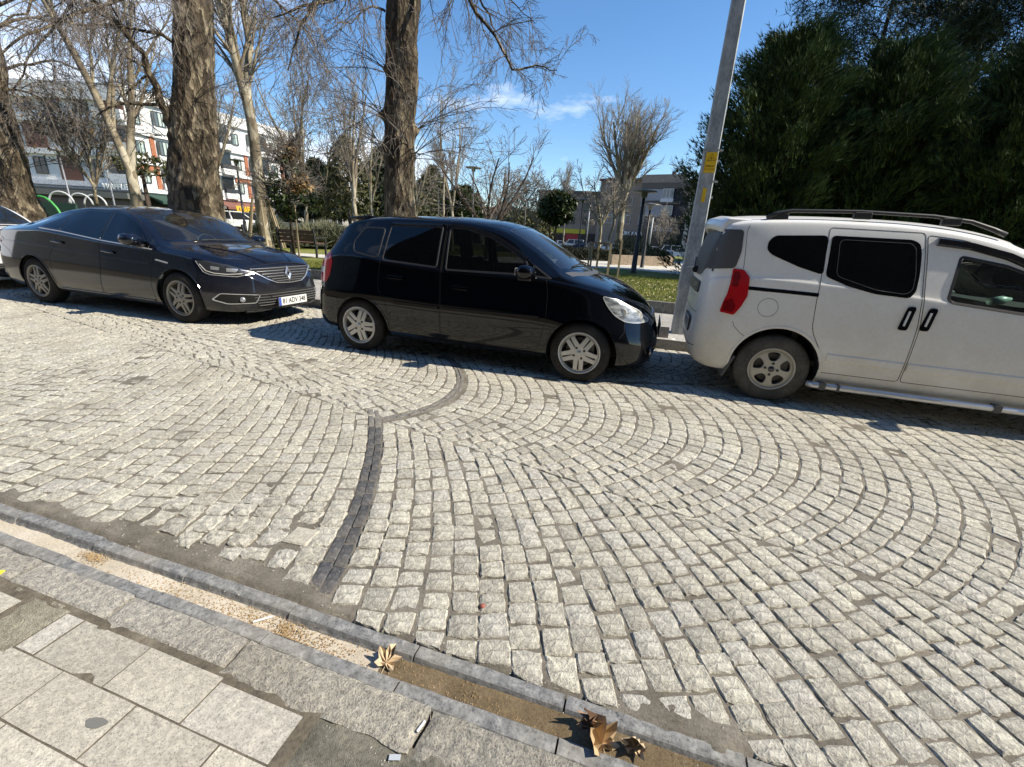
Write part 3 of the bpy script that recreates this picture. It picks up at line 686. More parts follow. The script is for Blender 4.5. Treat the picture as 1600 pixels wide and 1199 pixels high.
# grass blades where the lawn is near, with fallen leaves
def blades(n, region, mat, h=(.03, .07), w=.006, name='grass', label='', zf=PZ - .02, cat='grass'):
    s = rng.uniform(region[0], region[1], n); t = rng.uniform(region[2], region[3], n)
    keep = np.ones(n, bool); a = rng.random(n)*6.28; hh = rng.uniform(*h, n); ln = rng.uniform(-.5, .5, (n, 2))*hh[:, None]
    dx = np.cos(a)*w; dy = np.sin(a)*w
    V = np.empty((n, 3, 3)); V[:, 0] = np.stack([s - dx, t - dy, np.full(n, zf)], 1); V[:, 1] = np.stack([s + dx, t + dy, np.full(n, zf)], 1); V[:, 2] = np.stack([s + ln[:, 0], t + ln[:, 1], zf + hh], 1)
    F = np.arange(n*3).reshape(n, 3); o = np_mesh(name, V.reshape(-1, 3), F, mat, rz=A); o['kind'] = 'stuff'; o['label'] = label; o['category'] = cat; return o
blades(90000, (-9, 4, 8.53, 15), M['blade'], label='short green grass of the near lawn behind the kerb')
blades(2600, (-6, 3.5, 8.55, 13), simple('fallen_leaf_pale', (.55, .48, .30), .7), (.012, .03), .022, 'leaves', 'pale fallen leaves dotted over the near lawn', PZ + .012, 'leaves')
blades(160, (1.2, 3.3, 4.25, 4.5), M['blade'], (.01, .03), .006, 'weeds', 'yellow-green weeds in the joints beside the white van', -.01, 'weeds')
# ================================================================ text
def text_mesh(name, txt, size, mat, parent=None, extrude=.01, loc=(0, 0, 0), rot=(pi/2, 0, 0), align='CENTER', sx=1., shear=0., bold=.0):
    cu = bpy.data.curves.new(name, 'FONT'); cu.body = txt; cu.size = size; cu.extrude = extrude; cu.align_x = align; cu.align_y = 'CENTER'; cu.shear = shear; cu.offset = bold; cu.resolution_u = 3
    tmp = bpy.data.objects.new('tmp', cu); COL.objects.link(tmp); dg = bpy.context.evaluated_depsgraph_get(); me = bpy.data.meshes.new_from_object(tmp.evaluated_get(dg))
    bpy.data.objects.remove(tmp); me.materials.clear(); me.materials.append(mat)
    o = link(me, name, parent); o.location = loc; o.rotation_euler = rot; o.scale = (sx, 1, 1); return o

# ================================================================ buildings
M['render_white'] = granite('white_render', (.66, .655, .64), (.70, .695, .68), (.74, .73, .72), 3, .1, island=False, stain=(.5, .49, .46), stain_amt=.15)
M['render_orange'] = granite('orange_panel', (.33, .125, .065), (.37, .14, .075), (.41, .16, .085), 3, .1, island=False, stain_amt=.1)
M['render_grey'] = granite('grey_render', (.30, .31, .33), (.33, .34, .36), (.37, .375, .39), 3, .1, island=False, stain_amt=.1)
M['render_brown'] = granite('brown_render', (.24, .195, .155), (.28, .23, .185), (.32, .265, .215), 2, .1, island=False, stain_amt=.15)
M['render_dark'] = granite('charcoal_cladding', (.035, .037, .043), (.045, .047, .054), (.055, .057, .064), 2, .1, island=False, stain_amt=.0)
M['render_beige'] = granite('beige_render', (.42, .39, .33), (.48, .45, .38), (.53, .5, .43), 2, .1, island=False, stain_amt=.15)
M['roof_tile'] = granite('brown_roof_tile', (.14, .07, .045), (.20, .10, .065), (.25, .13, .085), 20, .5, island=False)
M['roof_brown'] = simple('brown_roof_edge', (.10, .075, .06), .8)
M['awning_grey'] = simple('grey_awning', (.13, .13, .12), .8); M['awning_red'] = simple('red_brown_awning', (.20, .085, .06), .8); M['awning_green'] = simple('dark_green_awning', (.02, .06, .04), .7)
M['shop_dark'] = simple('shop_front_dark', (.012, .014, .015), .3); M['frame_grey'] = simple('window_frame_grey', (.05, .055, .06), .5); M['frame_white'] = simple('window_frame_white', (.6, .6, .6), .5)
M['curtain'] = simple('pale_curtain', (.42, .50, .46), .8); M['rail'] = simple('balcony_rail', (.04, .045, .05), .4)
M['yellow_fascia'] = simple('yellow_fascia', (.62, .50, .03), .5); M['red_fascia'] = simple('red_fascia', (.45, .03, .03), .5)
M['green_frame'] = simple('green_frame', (.06, .35, .07), .5); M['brown_wood'] = simple('brown_panelling', (.12, .05, .03), .6)

class Facade:
    """a building whose front runs from P0 to P1 (seen left to right); element boxes are laid on it"""
    def __init__(s, P0, P1, H, depth, name, label, wallmat, z0=-.75, cat='building', group=None):
        P0 = Vector((P0[0], P0[1], 0)); P1 = Vector((P1[0], P1[1], 0)); s.P0 = P0; d = P1 - P0; s.L = d.length; s.rz = atan2(d.y, d.x); s.H = H; s.depth = depth
        s.x = d.normalized(); s.n = Vector((s.x.y, -s.x.x, 0))
        s.e = empty(name, P0, s.rz, label, cat, group); s.z0 = z0
        MB().box((s.L/2, depth/2, (H + z0)/2), (s.L, depth, H - z0)).build('wall', wallmat, s.e)
    def loc(s, u, v):
        d = Vector(ray(u, v)); C_ = Vector((0, 0, CAM_H)); k = (s.P0 - C_).dot(s.n)/d.dot(s.n); p = C_ + d*k
        return (p - s.P0).dot(s.x), p.z
    def box(s, name, x0, x1, z0, z1, mat, out=.08, y1=.25, parent=None):
        return MB().box(((x0 + x1)/2, (y1 - out)/2 , (z0 + z1)/2), (abs(x1 - x0), out + y1, abs(z1 - z0))).build(name, mat, parent or s.e)
    def px(s, name, u0, v0, u1, v1, mat, out=.08, y1=.25):
        um, vm = (u0+u1)/2, (v0+v1)/2; return s.box(name, s.loc(u0, vm)[0], s.loc(u1, vm)[0], s.loc(um, v1)[1], s.loc(um, v0)[1], mat, out, y1)
    def window(s, x0, x1, z0, z1, glass=None, frame=None, out=.10, mull=1, curtain=False):
        w = s.box('window', x0, x1, z0, z1, glass or M['window_glass'], out, .1)
        b = MB(); f = .07; y = -out - .02; th = .05
        b.box(((x0+x1)/2, y, z0 + f/2), (x1-x0, th, f)); b.box(((x0+x1)/2, y, z1 - f/2), (x1-x0, th, f))
        for i in range(mull + 2):
            x = x0 + f/2 + (x1 - x0 - f)*i/(mull + 1); b.box((x, y - .003, (z0+z1)/2), (f, th, z1-z0))
        b.build('frame', frame or M['frame_grey'], w)
        if curtain:
            c = MB(); xm = x0 + (x1-x0)*.30; c.box(((xm+x1)/2 - .05, y + .03 - .012, (z0+z1)/2), ((x1-xm)*.62, .01, (z1-z0)*.84)); c.build('curtain', M['curtain'], w)
        return w

def roofpt(u, v, z): d = ray(u, v); k = (z - CAM_H)/d[2]; return Vector((d[0]*k, d[1]*k, 0))
HL = 14.2
C0, C1, C2 = roofpt(36, 127, HL), roofpt(187, 135, HL), roofpt(466, 212, HL)
# --- shaded end of the white apartment block
C0x = C1 + (C0 - C1)*1.5
fA = Facade(C0x, C1, HL, 13, 'apartment_building', 'white and grey apartment block end above the waffle shop, mostly in shade', M['render_white'])
La = fA.L
for z in (3.9, 7.1, 10.4): fA.box('floor_band', 0, La + .1, z, z + .55, M['render_white'], .35)
fA.box('parapet', -.2, La + .2, HL - 1.5, HL + .1, M['render_white'], .5)
for k in range(3):
    zf = 4.5 + 3.25*k
    xs = [1.0, 4.2, 7.4, 10.6, 13.8, 17, 20.2, 23.4]
    for j, x in enumerate(xs):
        if x + 1.4 > La: break
        if (j + k) % 4 == 2: fA.box('wood_panel', x - .3, x + 2.2, zf, zf + 2.5, M['brown_wood'], .12)
        else: fA.window(x, x + 1.4, zf + .5, zf + 2.3, M['window_dark'], mull=1)
    fA.box('balcony', La - 3.2, La - .2, zf, zf + 2.6, M['window_dark'], .1); fA.box('balcony_front', La - 3.3, La - .1, zf - .1, zf + .9, M['render_white'], .6)
fA.box('shop_front', 0, La, .1, 3.3, M['shop_dark'], .1); fA.box('canopy', 0, La + .2, 2.75, 3.35, M['awning_grey'], 2.2); fA.box('canopy_edge', 0, La + .2, 3.35, 3.55, M['shop_dark'], 2.0)
wx, wz = fA.loc(190, 298); wf = text_mesh('shop_sign', 'WAFFLE', .78, M['white_plate'], fA.e, .04, (wx + 1.1, -2.0, 3.95), (pi/2, 0, 0), bold=.03, sx=1.0); 
# --- sunlit front of the same block
fB = Facade(C1, C2, HL, 12, 'apartment_building', 'white four-storey block with orange panels and balconies above the hairdresser', M['render_white'])
Lb = fB.L; nb = 4; bw = Lb/nb
fB.box('parapet', -.1, Lb + .1, HL - 1.2, HL + .12, M['render_white'], .35)
for k in range(3):
    zf = 4.1 + 3.05*k
    fB.box('floor_band', 0, Lb, zf - .45, zf, M['render_white'], .32)
    for j in range(nb):
        x = j*bw
        if k < 2: fB.box('orange_panel', x + bw*.32, x + bw*.40, zf, zf + 2.6, M['render_orange'], .14)
        if k == 0 and j % 2 == 0: fB.box('orange_panel', x + bw*.02, x + bw*.30, zf + 2.0, zf + 2.6, M['render_orange'], .16)
        fB.window(x + bw*.44, x + bw*.64, zf + .75, zf + 2.3, mull=2, out=.45, curtain=True)
        fB.box('bay', x + bw*.42, x + bw*.66, zf, zf + .75, M['render_white'], .42)
        fB.box('balcony', x + bw*.70, x + bw*.98, zf, zf + 2.5, M['window_dark'], .06); fB.box('balcony_front', x + bw*.69, x + bw*.99, zf - .25, zf + .45, M['render_white'], .7)
        fB.box('balcony_rail', x + bw*.70, x + bw*.98, zf + .5, zf + 1.0, M['rail'], .68, -.62)
        fB.window(x + bw*.06, x + bw*.22, zf + .6, zf + 2.0, mull=1, curtain=True)
fB.box('shop_front', 0, Lb, .1, 3.2, M['shop_dark'], .1)
for j, (m_, a, b) in enumerate(((M['awning_green'], .01, .16), (M['awning_grey'], .17, .33), (M['awning_red'], .34, .60), (M['awning_grey'], .62, .80), (M['awning_grey'], .82, 1.0))):
    w = MB(); x0, x1 = a*Lb, b*Lb; w.add([(x0, -.1, 3.5), (x1, -.1, 3.5), (x1, -3.2, 2.75), (x0, -3.2, 2.75), (x0, -.1, 3.4), (x1, -.1, 3.4), (x1, -3.2, 2.45), (x0, -3.2, 2.45)], [(0, 3, 2, 1), (4, 5, 6, 7), (3, 7, 6, 2), (0, 4, 7, 3), (1, 2, 6, 5)])
    w.build('awning', m_, fB.e)
def facing_text(name, txt, u, v, dist, size, mat, label, cat, rz=None, **k):
    p = at_d(u, v, dist); o = text_mesh(name, txt, size, mat, None, .03, p, (pi/2, 0, atan2(p.y, p.x) - pi/2 if rz is None else rz), **k); return tag(o, label, cat)
pk = at_d(386, 330, (C1 + (C2-C1)*.5).length - 3.6)
facing_text('shop_sign', 'KUAFÖR', 386, 329, pk.xy.length, 1.15, simple('sign_yellow_letters', (.85, .48, .03), .5), 'yellow KUAFÖR letters on the front of the red-brown awning', 'shop sign', fB.rz + .35, bold=.04)
facing_text('shop_sign', 'ESPRESSO', 474, 334, (C2).length - 4, .95, M['white_plate'], 'white ESPRESSO letters over the terrace at the right end of the white block', 'shop sign', fB.rz + .5, bold=.03)
# terrace frames in front of the shops
for (u, v, dd, c_, lab) in ((66, 322, 33, 'green_frame', 'bright green arched playhouse frame beside the leftmost trunk'),):
    p = at_d(u, v, dd); e = empty('arched_frame', (p.x, p.y, .1), 0, lab, 'arched frame')
    for k2 in range(1):
        pts = [(1.0*cos(a), .5*k2, 1.75*sin(a)) for a in np.linspace(0, pi, 13)]; MB().tube(pts, .05, 6).build('arch', M[c_], e, True)
    MB().box((0, .9, .8), (1.7, .1, 1.4)).build('back_panel', M['awning_green'], e)
for i, (u, dd) in enumerate(((98, 34), (128, 35), (150, 36))):
    p = at_d(u, 322, dd); e = empty('terrace_arch', (p.x, p.y, .1), .2, ['first', 'second', 'third'][i] + ' white-edged terrace arch under the canopy, counted from the leftmost trunk', 'terrace arch', 'terrace arches under the canopy')
    MB().tube([(.55*cos(a), 0, 1.5 + .55*sin(a)) for a in np.linspace(0, pi, 13)], .045, 6).build('arch', M['frame_white'], e, True)
    MB().box((-.55, 0, .75), (.06, .06, 1.5)).build('post', M['frame_grey'], e); MB().box((.55, 0, .75), (.06, .06, 1.5)).build('post', M['frame_grey'], e)

# --- long brown building beyond the park
P0, P1 = at_d(836, 386, 100), at_d(990, 392, 98)
fC = Facade((P0.x, P0.y), (P1.x, P1.y), 11.6, 12, 'shop_building', 'long low brown building with yellow and red shop fascia beyond the park', M['render_brown'])
fC.H = fC.loc(900, 303)[1]
fC.e.children[0].scale.z = fC.H/11.6
fC.box('roof_edge', -.3, fC.L + .3, fC.H, fC.H + .5, M['roof_brown'], .8)
for k in range(3):
    for j in range(int(fC.L/3.0)):
        z = 3.6 + k*2.55; fC.window(.7 + j*3.0, 2.2 + j*3.0, z + .6, z + 1.9, M['window_dark'], M['frame_grey'], .08)
fC.px('yellow_fascia', 838, 357, 915, 364, M['yellow_fascia'], .5); fC.px('red_fascia', 840, 366, 860, 384, M['red_fascia'], .3)
fC.px('red_fascia', 884, 366, 903, 376, M['red_fascia'], .3); fC.px('shop_front', 862, 366, 882, 386, M['window_dark'], .3); fC.px('shop_front', 905, 366, 960, 388, M['shop_dark'], .3)
# --- brown block and dark clad block
P0, P1 = at_d(928, 388, 95), at_d(1001, 393, 92)
fD = Facade((P0.x, P0.y), (P1.x, P1.y), 13, 12, 'apartment_building', 'brown apartment block behind the big rounded bare tree', M['render_brown'])
hD = fD.loc(965, 283)[1]; fD.e.children[0].scale.z = hD/13; fD.box('roof_edge', -.2, fD.L + .2, hD, hD + .4, M['roof_brown'], .6)
for k in range(3):
    for j in range(3): fD.window(1.2 + j*3.6, 3.2 + j*3.6, 4.5 + k*3.3, 6.1 + k*3.3, M['window_dark'], M['frame_white'], .08)
fD.px('shop_front', 975, 370, 1000, 392, M['shop_dark'], .4)
sg = fD.loc(987, 366); fD.px('sign_board', 976, 362, 1011, 369, M['shop_dark'], 1.4); text_mesh('shop_sign', 'TÜRK KAHVE', .95, M['white_plate'], fD.e, .03, (sg[0] + .5, -1.46, sg[1] + .05), (pi/2, 0, 0), bold=.03, sx=.9)
P0, P1 = at_d(999, 393, 90), at_d(1062, 396, 88)
fE = Facade((P0.x, P0.y), (P1.x, P1.y), 13, 12, 'apartment_building', 'dark clad block with pale grey panels and a script sign beside the pole', M['render_dark'])
hE = fE.loc(1040, 283)[1]; fE.e.children[0].scale.z = hE/13
fE.px('attic', 1004, 273, 1072, 286, M['render_brown'], .3); fE.px('roof_box', 1050, 268, 1056, 279, M['roof_brown'], .1); fE.px('water_tank', 1056, 273, 1072, 280, M['render_grey'], .05)
fE.px('grey_panel', 1012, 296, 1039, 314, M['render_grey'], .35); fE.px('grey_panel', 1009, 320, 1034, 339, M['render_grey'], .35)
fE.px('dark_band', 1008, 315, 1064, 319.5, M['shop_dark'], .4); fE.px('dark_band', 1004, 286.5, 1072, 295.5, M['shop_dark'], .42)
a_ = fE.loc(1045, 304); b_ = fE.loc(1043, 330)
for (x, z) in (a_, b_):
    fE.window(x - .95, x + .95, z - .7, z + .9, M['window_glass'], M['frame_white'], .45, 2); fE.box('balcony_rail', x - 1.1, x + 1.1, z - 1.35, z - .75, M['frame_white'] if z == a_[1] else M['rail'], .9)
fE.px('shop_front', 1004, 341, 1060, 396, M['shop_dark'], .5)
sg = fE.loc(1036, 358); text_mesh('shop_sign', 'Studio', 1.3, M['white_plate'], fE.e, .03, (sg[0], -.6, sg[1]), (pi/2, 0, 0), shear=.3)
P0, P1 = at_d(1062, 397, 86), at_d(1135, 402, 80)
fF = Facade((P0.x, P0.y), (P1.x, P1.y), 12, 10, 'apartment_building', 'beige block with red-brown panels directly left of the pole', M['render_beige'])
hF = fF.loc(1085, 284)[1]; fF.e.children[0].scale.z = hF/12; fF.box('roof_edge', -.2, fF.L + .2, hF, hF + .35, M['roof_tile'], .7)
for k in range(4):
    z = hF - 2.9 - k*2.75
    for j in range(4):
        fF.window(.9 + j*2.9, 2.4 + j*2.9, z, z + 1.2, M['window_glass'], M['frame_white'], .08); fF.box('red_panel', .7 + j*2.9, 2.6 + j*2.9, z + 1.35, z + 2.1, M['roof_tile'], .06)
# --- gabled house
p = at_d(786, 372, 62); hz = atan2(p.y, p.x) - pi/2
e = empty('house', (p.x, p.y, 0), hz, 'small cream house with a brown gabled roof seen behind the bare trees', 'house')
zt_ = at_d(786, 336, 62).z; zr_ = at_d(778, 313, 62).z
MB().box((0, 4, zt_/2), (5.0, 8, zt_)).build('wall', M['render_beige'], e)
rf = MB(); rf.add([(-3, -.5, zt_), (3, -.5, zt_), (0, -.5, zr_), (-3, 8.5, zt_), (3, 8.5, zt_), (0, 8.5, zr_)], [(0, 1, 2), (3, 5, 4), (0, 2, 5, 3), (1, 4, 5, 2), (0, 3, 4, 1)]); rf.build('roof', M['roof_tile'], e)
for x in (-1.3, 1.3):
    for z in (zt_ - 1.6, zt_ - 4.2): MB().box((x, -.06, z), (.9, .15, 1.2)).build('window', M['window_dark'], e)
# --- low pale building glimpsed between the trunks
P0, P1 = at_d(640, 368, 70), at_d(770, 374, 72)
fG = Facade((P0.x, P0.y), (P1.x, P1.y), 5.2, 8, 'low_building', 'low cream building glimpsed between the trunks over the black hatchback', M['render_beige'])
for j in range(int(fG.L/3)): fG.window(.8 + j*3, 2.3 + j*3, 1.2, 3.2, M['window_dark'], M['frame_white'], .08)
P0, P1 = at_d(470, 352, 66), at_d(640, 364, 70)
fH = Facade((P0.x, P0.y), (P1.x, P1.y), 5.8, 8, 'low_building', 'low cream building glimpsed between the dark conifers and the second trunk', M['render_beige'])
for j in range(int(fH.L/3)): fH.window(.8 + j*3, 2.3 + j*3, 1.2, 3.2, M['window_dark'], M['frame_white'], .08)

# --- unseen blocks behind the camera, added and sized for their reflections in the cars
e = empty('reflection_block', W(-40, -9.5, 0), A, 'unseen pale block behind the camera, added for its reflection in the cars', 'building')
MB().box((5, -5, 3.2), (42, 8, 6.4)).build('wall', M['render_beige'], e)
e2 = empty('reflection_block', W(-13, -7.5, 0), A, 'unseen dark block behind the camera, added tall to darken reflections in the black hatchback', 'building')
MB().box((19, -5, 10), (38, 8, 20)).build('wall', M['render_dark'], e2); MB().box((17, .2, 3.3), (34, 2.6, .25)).build('canopy', M['awning_grey'], e2)

# ================================================================ street and park furniture
def park_lamp(base, H, label, r=.045, head=.42, mat=None):
    mat = mat or M['lamp_pole']
    e = empty('park_lamp', base, 0, label, 'street lamp', 'disc-headed lamps in the park')
    b = MB(); b.tube([(0, 0, 0), (0, 0, .04), (0, 0, .9), (0, 0, .95), (0, 0, H - .15)], [r*2.2, r*1.7, r*1.5, r, r*.85], 10); b.build('pole', mat, e, True)
    MB().lathe([(0, H - .18), (r*2, H - .16), (r*2.4, H - .02), (head, H + .0), (head, H + .03), (.05, H + .09), (0, H + .10)], n=20).build('lamp_head', M['lamp_disc'], e, True)
    return e
def lamp_from_px(bu, bv, tu, tv, label, z=PZ, **k):
    p = at(bu, bv, z); d = hypot(p.x, p.y); top = at_d(tu, tv, d); park_lamp((p.x, p.y, z), top.z - z, label, **k); return d, top.z - z
l1 = lamp_from_px(989.4, 426, 1010, 300.6, 'black disc-headed lamp at the path edge, the taller of the pair left of the pole', r=.055)
l2 = lamp_from_px(1002.5, 418, 1019.4, 321.3, 'black disc-headed lamp by the stone planter, the shorter of the pair left of the pole')
l3 = lamp_from_px(902.8, 396, 911.6, 312.8, 'black disc-headed lamp standing in front of the yellow shop fascia')
def lamp_hidden(u, v, label, H=4.15, **k):
    d = ray(u, v); kk = (PZ + H - CAM_H)/d[2]; park_lamp((d[0]*kk, d[1]*kk, PZ), H, label, **k)
lamp_hidden(90.7, 236, 'grey disc-headed lamp right of the leftmost trunk, farther left of two by the shaded wall', mat=M['lamp_pole_grey'])
lamp_hidden(159.3, 232, 'grey disc-headed lamp in front of the shaded wall, left of the WAFFLE letters', mat=M['lamp_pole_grey'])
lamp_from_px(385, 371, 367, 251, 'black disc-headed lamp right of the thickest trunk, in front of KUAFÖR', z=PZ, r=.06)
lamp_hidden(541, 263, 'slim disc-headed lamp between the dark conifers and the second trunk')
lamp_hidden(740, 263, 'slim disc-headed lamp right of the second trunk, above the roof of the black hatchback')
lamp_hidden(685, 286, 'small distant disc-headed lamp just right of the second trunk')
lamp_hidden(823, 298, 'small distant disc-headed lamp in front of the long brown building')
for i, (u, v0, v1, d) in enumerate(((915, 321, 386, 60), (1012, 340, 396, 45))):
    p = at_d(u, v1, d); q = at_d(u, v0, d); MBx = MB(); MBx.tube([(0, 0, 0), (0, 0, q.z - PZ)], .09, 8); o = MBx.build('metal_mast', M['galv'], None, True, (p.x, p.y, PZ)); tag(o, ['pale metal mast beside the yellow fascia', 'pale metal mast in front of the dark clad block'][i], 'mast')

# concrete/steel power pole with the warning signs
def lerp(a, b, k): return a + (b - a)*k
pb = at_t(1058, 529, 6.62); pb.z = .10
dpole = hypot(pb.x, pb.y); ptop = at_d(1152, 0, dpole)
e = empty('power_pole', (pb.x, pb.y, .10), A, 'square galvanised power pole with yellow warning signs behind the white van', 'power pole')
Hp = 7.8; b = MB()
w0, w1 = .205, .125
def ring_(w, z, c=.012): h = w/2; return [(-h, -h+c, z), (-h+c, -h, z), (h-c, -h, z), (h, -h+c, z), (h, h-c, z), (h-c, h, z), (-h+c, h, z), (-h, h-c, z)]
V = []; F = []
zs = [0, .62, .625, .95, .955, 2.4, 5, Hp]; ws = [w0*1.0, w0*.98, w0*1.07, w0*1.06, w0*.93, w0*.84, w0*.66, w1*.8]
for z, w in zip(zs, ws): V += ring_(w, z)
for i in range(len(zs)-1):
    for k in range(8): F.append((i*8+k, i*8+(k+1) % 8, (i+1)*8+(k+1) % 8, (i+1)*8+k))
mesh_obj('shaft', V, F, M['galv'], e)
def on_pole(v):  # height on the pole of a pixel row
    u = 1058 + (1152-1058)*(529-v)/529.; return at_d(u, v, dpole - .1).z - .10
zs1, zs2 = on_pole(238), on_pole(270); zt1, zt2 = on_pole(294), on_pole(316)
wp = w0*.80
def plate_on_pole(name, z0, z1, w, x, txts, tri):
    zc = (z0+z1)/2; h = abs(z1-z0); y = -.5*np.interp(zc, zs, ws) - .006
    p = MB().box((x, y, zc), (w, .003, h)).build(name, M['sign_yellow'], e)
    if tri:
        tb = MB(); R1 = w*.40; cz = zc + h*.20
        for i in range(3):
            a0 = pi/2 + i*2*pi/3; a1 = a0 + 2*pi/3; tb.bar((x + R1*cos(a0), y - .003, cz + R1*sin(a0)), (x + R1*cos(a1), y - .003, cz + R1*sin(a1)), .002, .010, (0, 1, 0))
        k_ = R1*.5; bolt = [(x+.1*k_, cz+.75*k_), (x-.45*k_, cz-.05*k_), (x-.02*k_, cz-.02*k_), (x-.25*k_, cz-.85*k_), (x+.4*k_, cz+.12*k_), (x+.0*k_, cz+.12*k_)]
        n0 = len(tb.v); tb.add([(a, y - .004, c) for a, c in bolt], [(0, 1, 2, 5), (5, 2, 3, 4)]); tb.build('warning_symbol', M['ink'], p)
    for i, (tx, sz, dz) in enumerate(txts): text_mesh('lettering', tx, sz, M['ink'], p, .0008, (x, y - .0025, zc + dz*h), (pi/2, 0, 0))
plate_on_pole('warning_sign', zs1, zs2, .135, .012, [('DİKKAT', .030, -.18), ('ÖLÜM TEHLİKESİ', .0165, -.33)], True)
sp_ = MB().box((-.0, -.5*np.interp((zt1+zt2)/2, zs, ws) - .006, (zt1+zt2)/2), (.045, .003, abs(zt1-zt2))).build('sign_strip', M['sign_yellow'], e)
for z, r in ((on_pole(283), .012), (on_pole(234), .008)):
    hw = .5*np.interp(z, zs, ws) + .006; MB().box((0, 0, z), (hw*2, hw*2, .012)).build('steel_band', M['galv'], e)
    MB().box((hw + .02, -hw*.6, z), (.05, .02, .02)).build('band_clip', M['chrome_dull'], e)
for z in (on_pole(251), on_pole(308)): MB().box((.5*np.interp(z, zs, ws) + .01, -.05, z), (.03, .02, .03)).build('band_clip', M['chrome_dull'], e)
cb = at_t(1030, 538, 6.33); cb = Vector((cb.x, cb.y, .10)); b = MB().box((0, 0, .075), (.19, .13, .15)).build('concrete_block', M['concrete'], None, loc=(at_t(1031, 530, 6.2).x, at_t(1031, 530, 6.2).y, .118), rz=A + .05)
tag(b, 'small grey concrete block on the far kerb between the hatchback and the pole', 'concrete block')
rg = at(1050, 531, .11); o = MB(); o.lathe([(.0, 0), (.05, .0), (.03, .018), (0, .02)], n=9); o = o.build('crumpled_rag', wht, None, True, (rg.x, rg.y - .02, .108)); tag(o, 'crumpled white rag at the foot of the power pole', 'rag')

# benches
def bench(p, rz, label, L_=1.75):
    e = empty('park_bench', (p.x, p.y, PZ), rz, label, 'bench', 'brown benches along the park path')
    for i in range(3): MB().box((0, .22 + .035*i*.4, .52 + .115*i), (L_ - .12, .035, .10)).build('back_slat', M['bench_wood'], e)
    for i in range(4): MB().box((0, -.22 + .115*i, .43), (L_ - .12, .10, .035)).build('seat_slat', M['bench_wood'], e)
    for sx_ in (-1, 1):
        b = MB(); x = sx_*(L_/2 - .04); b.box((x, -.22, .21), (.05, .05, .42)); b.box((x, .20, .21), (.05, .05, .42)); b.box((x, .0, .40), (.05, .5, .04)); b.bar((x, .22, .40), (x, .28, .86), .05, .05); b.box((x, -.02, .60), (.05, .46, .03)); b.box((x, -.23, .51), (.04, .04, .2))
        b.build('end_frame', M['bench_metal'], e)
pb2 = at(475, 402, PZ); brz = atan2((at(505, 404, PZ) - at(445, 399, PZ)).y, (at(505, 404, PZ) - at(445, 399, PZ)).x)
dB = pb2.xy.length
def bench_px(ul, ur, v, label):
    a = at(ul, v, PZ); b = at(ur, v, PZ); return a, b
a, b = at(443, 398.5, PZ), at(507, 403, PZ)
bench(Vector(((a.x+b.x)/2, (a.y+b.y)/2, 0)), pi + brz, 'brown slatted bench with dark end frames behind the leafy sapling', (b - a).length)
d_ = (b - a).normalized()
q = a - d_*1.7; bench(q, pi + brz, 'brown bench half hidden behind the windscreen of the dark sedan', (b-a).length)
q = b + d_*1.5; bench(q, pi + brz, 'brown bench end cut off by the tail of the black hatchback', (b-a).length)

# stake frame round the young tree, and single stakes
def stake(p0, p1, w, mat, parent, name='stake'): return MB().bar(p0, p1, w, w).build(name, mat, parent)
sc_ = at(928, 424, PZ); e = empty('tree_guard', (sc_.x, sc_.y, PZ), 0, 'wooden stake frame round a thin trunk on the lawn', 'tree guard')
for (u, v) in ((918, 421), (921.5, 424), (931, 428), (948, 437)):
    p = at(u, v, PZ); q = Vector((p.x - sc_.x, p.y - sc_.y, 0)); stake(q, q + Vector((0, 0, .93)), .055, M['stake'], e)
pp = [at(u, v, PZ) - sc_ for (u, v) in ((918, 421), (931, 420), (950, 432), (931, 428))]
for i in range(4): a = pp[i]; b = pp[(i+1) % 4]; stake((a.x, a.y, .92), (b.x, b.y, .92), .05, M['stake_dark'], e, 'rail')
p = at(964, 438, PZ); st = empty('support_stake', (p.x, p.y, PZ), 0, 'single tall wooden stake on the lawn right of the stake frame', 'stake'); 
tp = at_d(975, 375, p.xy.length); stake((0, 0, 0), (0, 0, tp.z - PZ), .045, M['stake'], st, 'post')
# planter wall, low dark hedge
a, b, c_, d_2 = at(952, 413, PZ), at(1046, 416, PZ), at(1046, 409, PZ), at(1030, 404, PZ)
pl = empty('stone_planter', (0, 0, 0), 0, 'low reddish stone planter wall beside the path', 'planter')
def wall_seg(p, q, z0, z1, th, mat, parent, name='stone_block', ln=.8):
    d = q - p; n = max(1, int(d.length/ln)); 
    for i in range(n):
        u0 = p + d*(i/n); u1 = p + d*((i+1)/n); dd = (u1-u0); m_ = MB(); m_.box((0, 0, (z0+z1)/2), (dd.length - .012, th, z1 - z0)); m_.build(name, mat, parent, loc=((u0.x+u1.x)/2, (u0.y+u1.y)/2, 0), rz=atan2(dd.y, dd.x))
wall_seg(a, b, PZ - .02, PZ + .42, .3, M['planter'], pl); wall_seg(b, c_ + (c_-b)*1.0, PZ - .02, PZ + .42, .3, M['planter'], pl)
def leaf_cloud(name, pts, size, mat, parent=None, n_tri=3, droop=.3, aspect=.35, up=None):
    """pts (n,3): one tuft of n_tri leaves at every point"""
    n = len(pts); V = np.empty((n, n_tri, 3, 3)); 
    for k in range(n_tri):
        d = rng.normal(size=(n, 3)); 
        if up is not None: d = d + up
        d[:, 2] -= droop; d /= np.linalg.norm(d, axis=1)[:, None]
        s_ = np.cross(d, rng.normal(size=(n, 3))); s_ /= np.linalg.norm(s_, axis=1)[:, None] + 1e-9
        L_ = size*(.6 + .8*rng.random(n))[:, None]
        V[:, k, 0] = pts - s_*L_*aspect*.5; V[:, k, 1] = pts + s_*L_*aspect*.5; V[:, k, 2] = pts + d*L_
    F = np.arange(n*n_tri*3).reshape(-1, 3); return np_mesh(name, V.reshape(-1, 3), F, mat, parent)
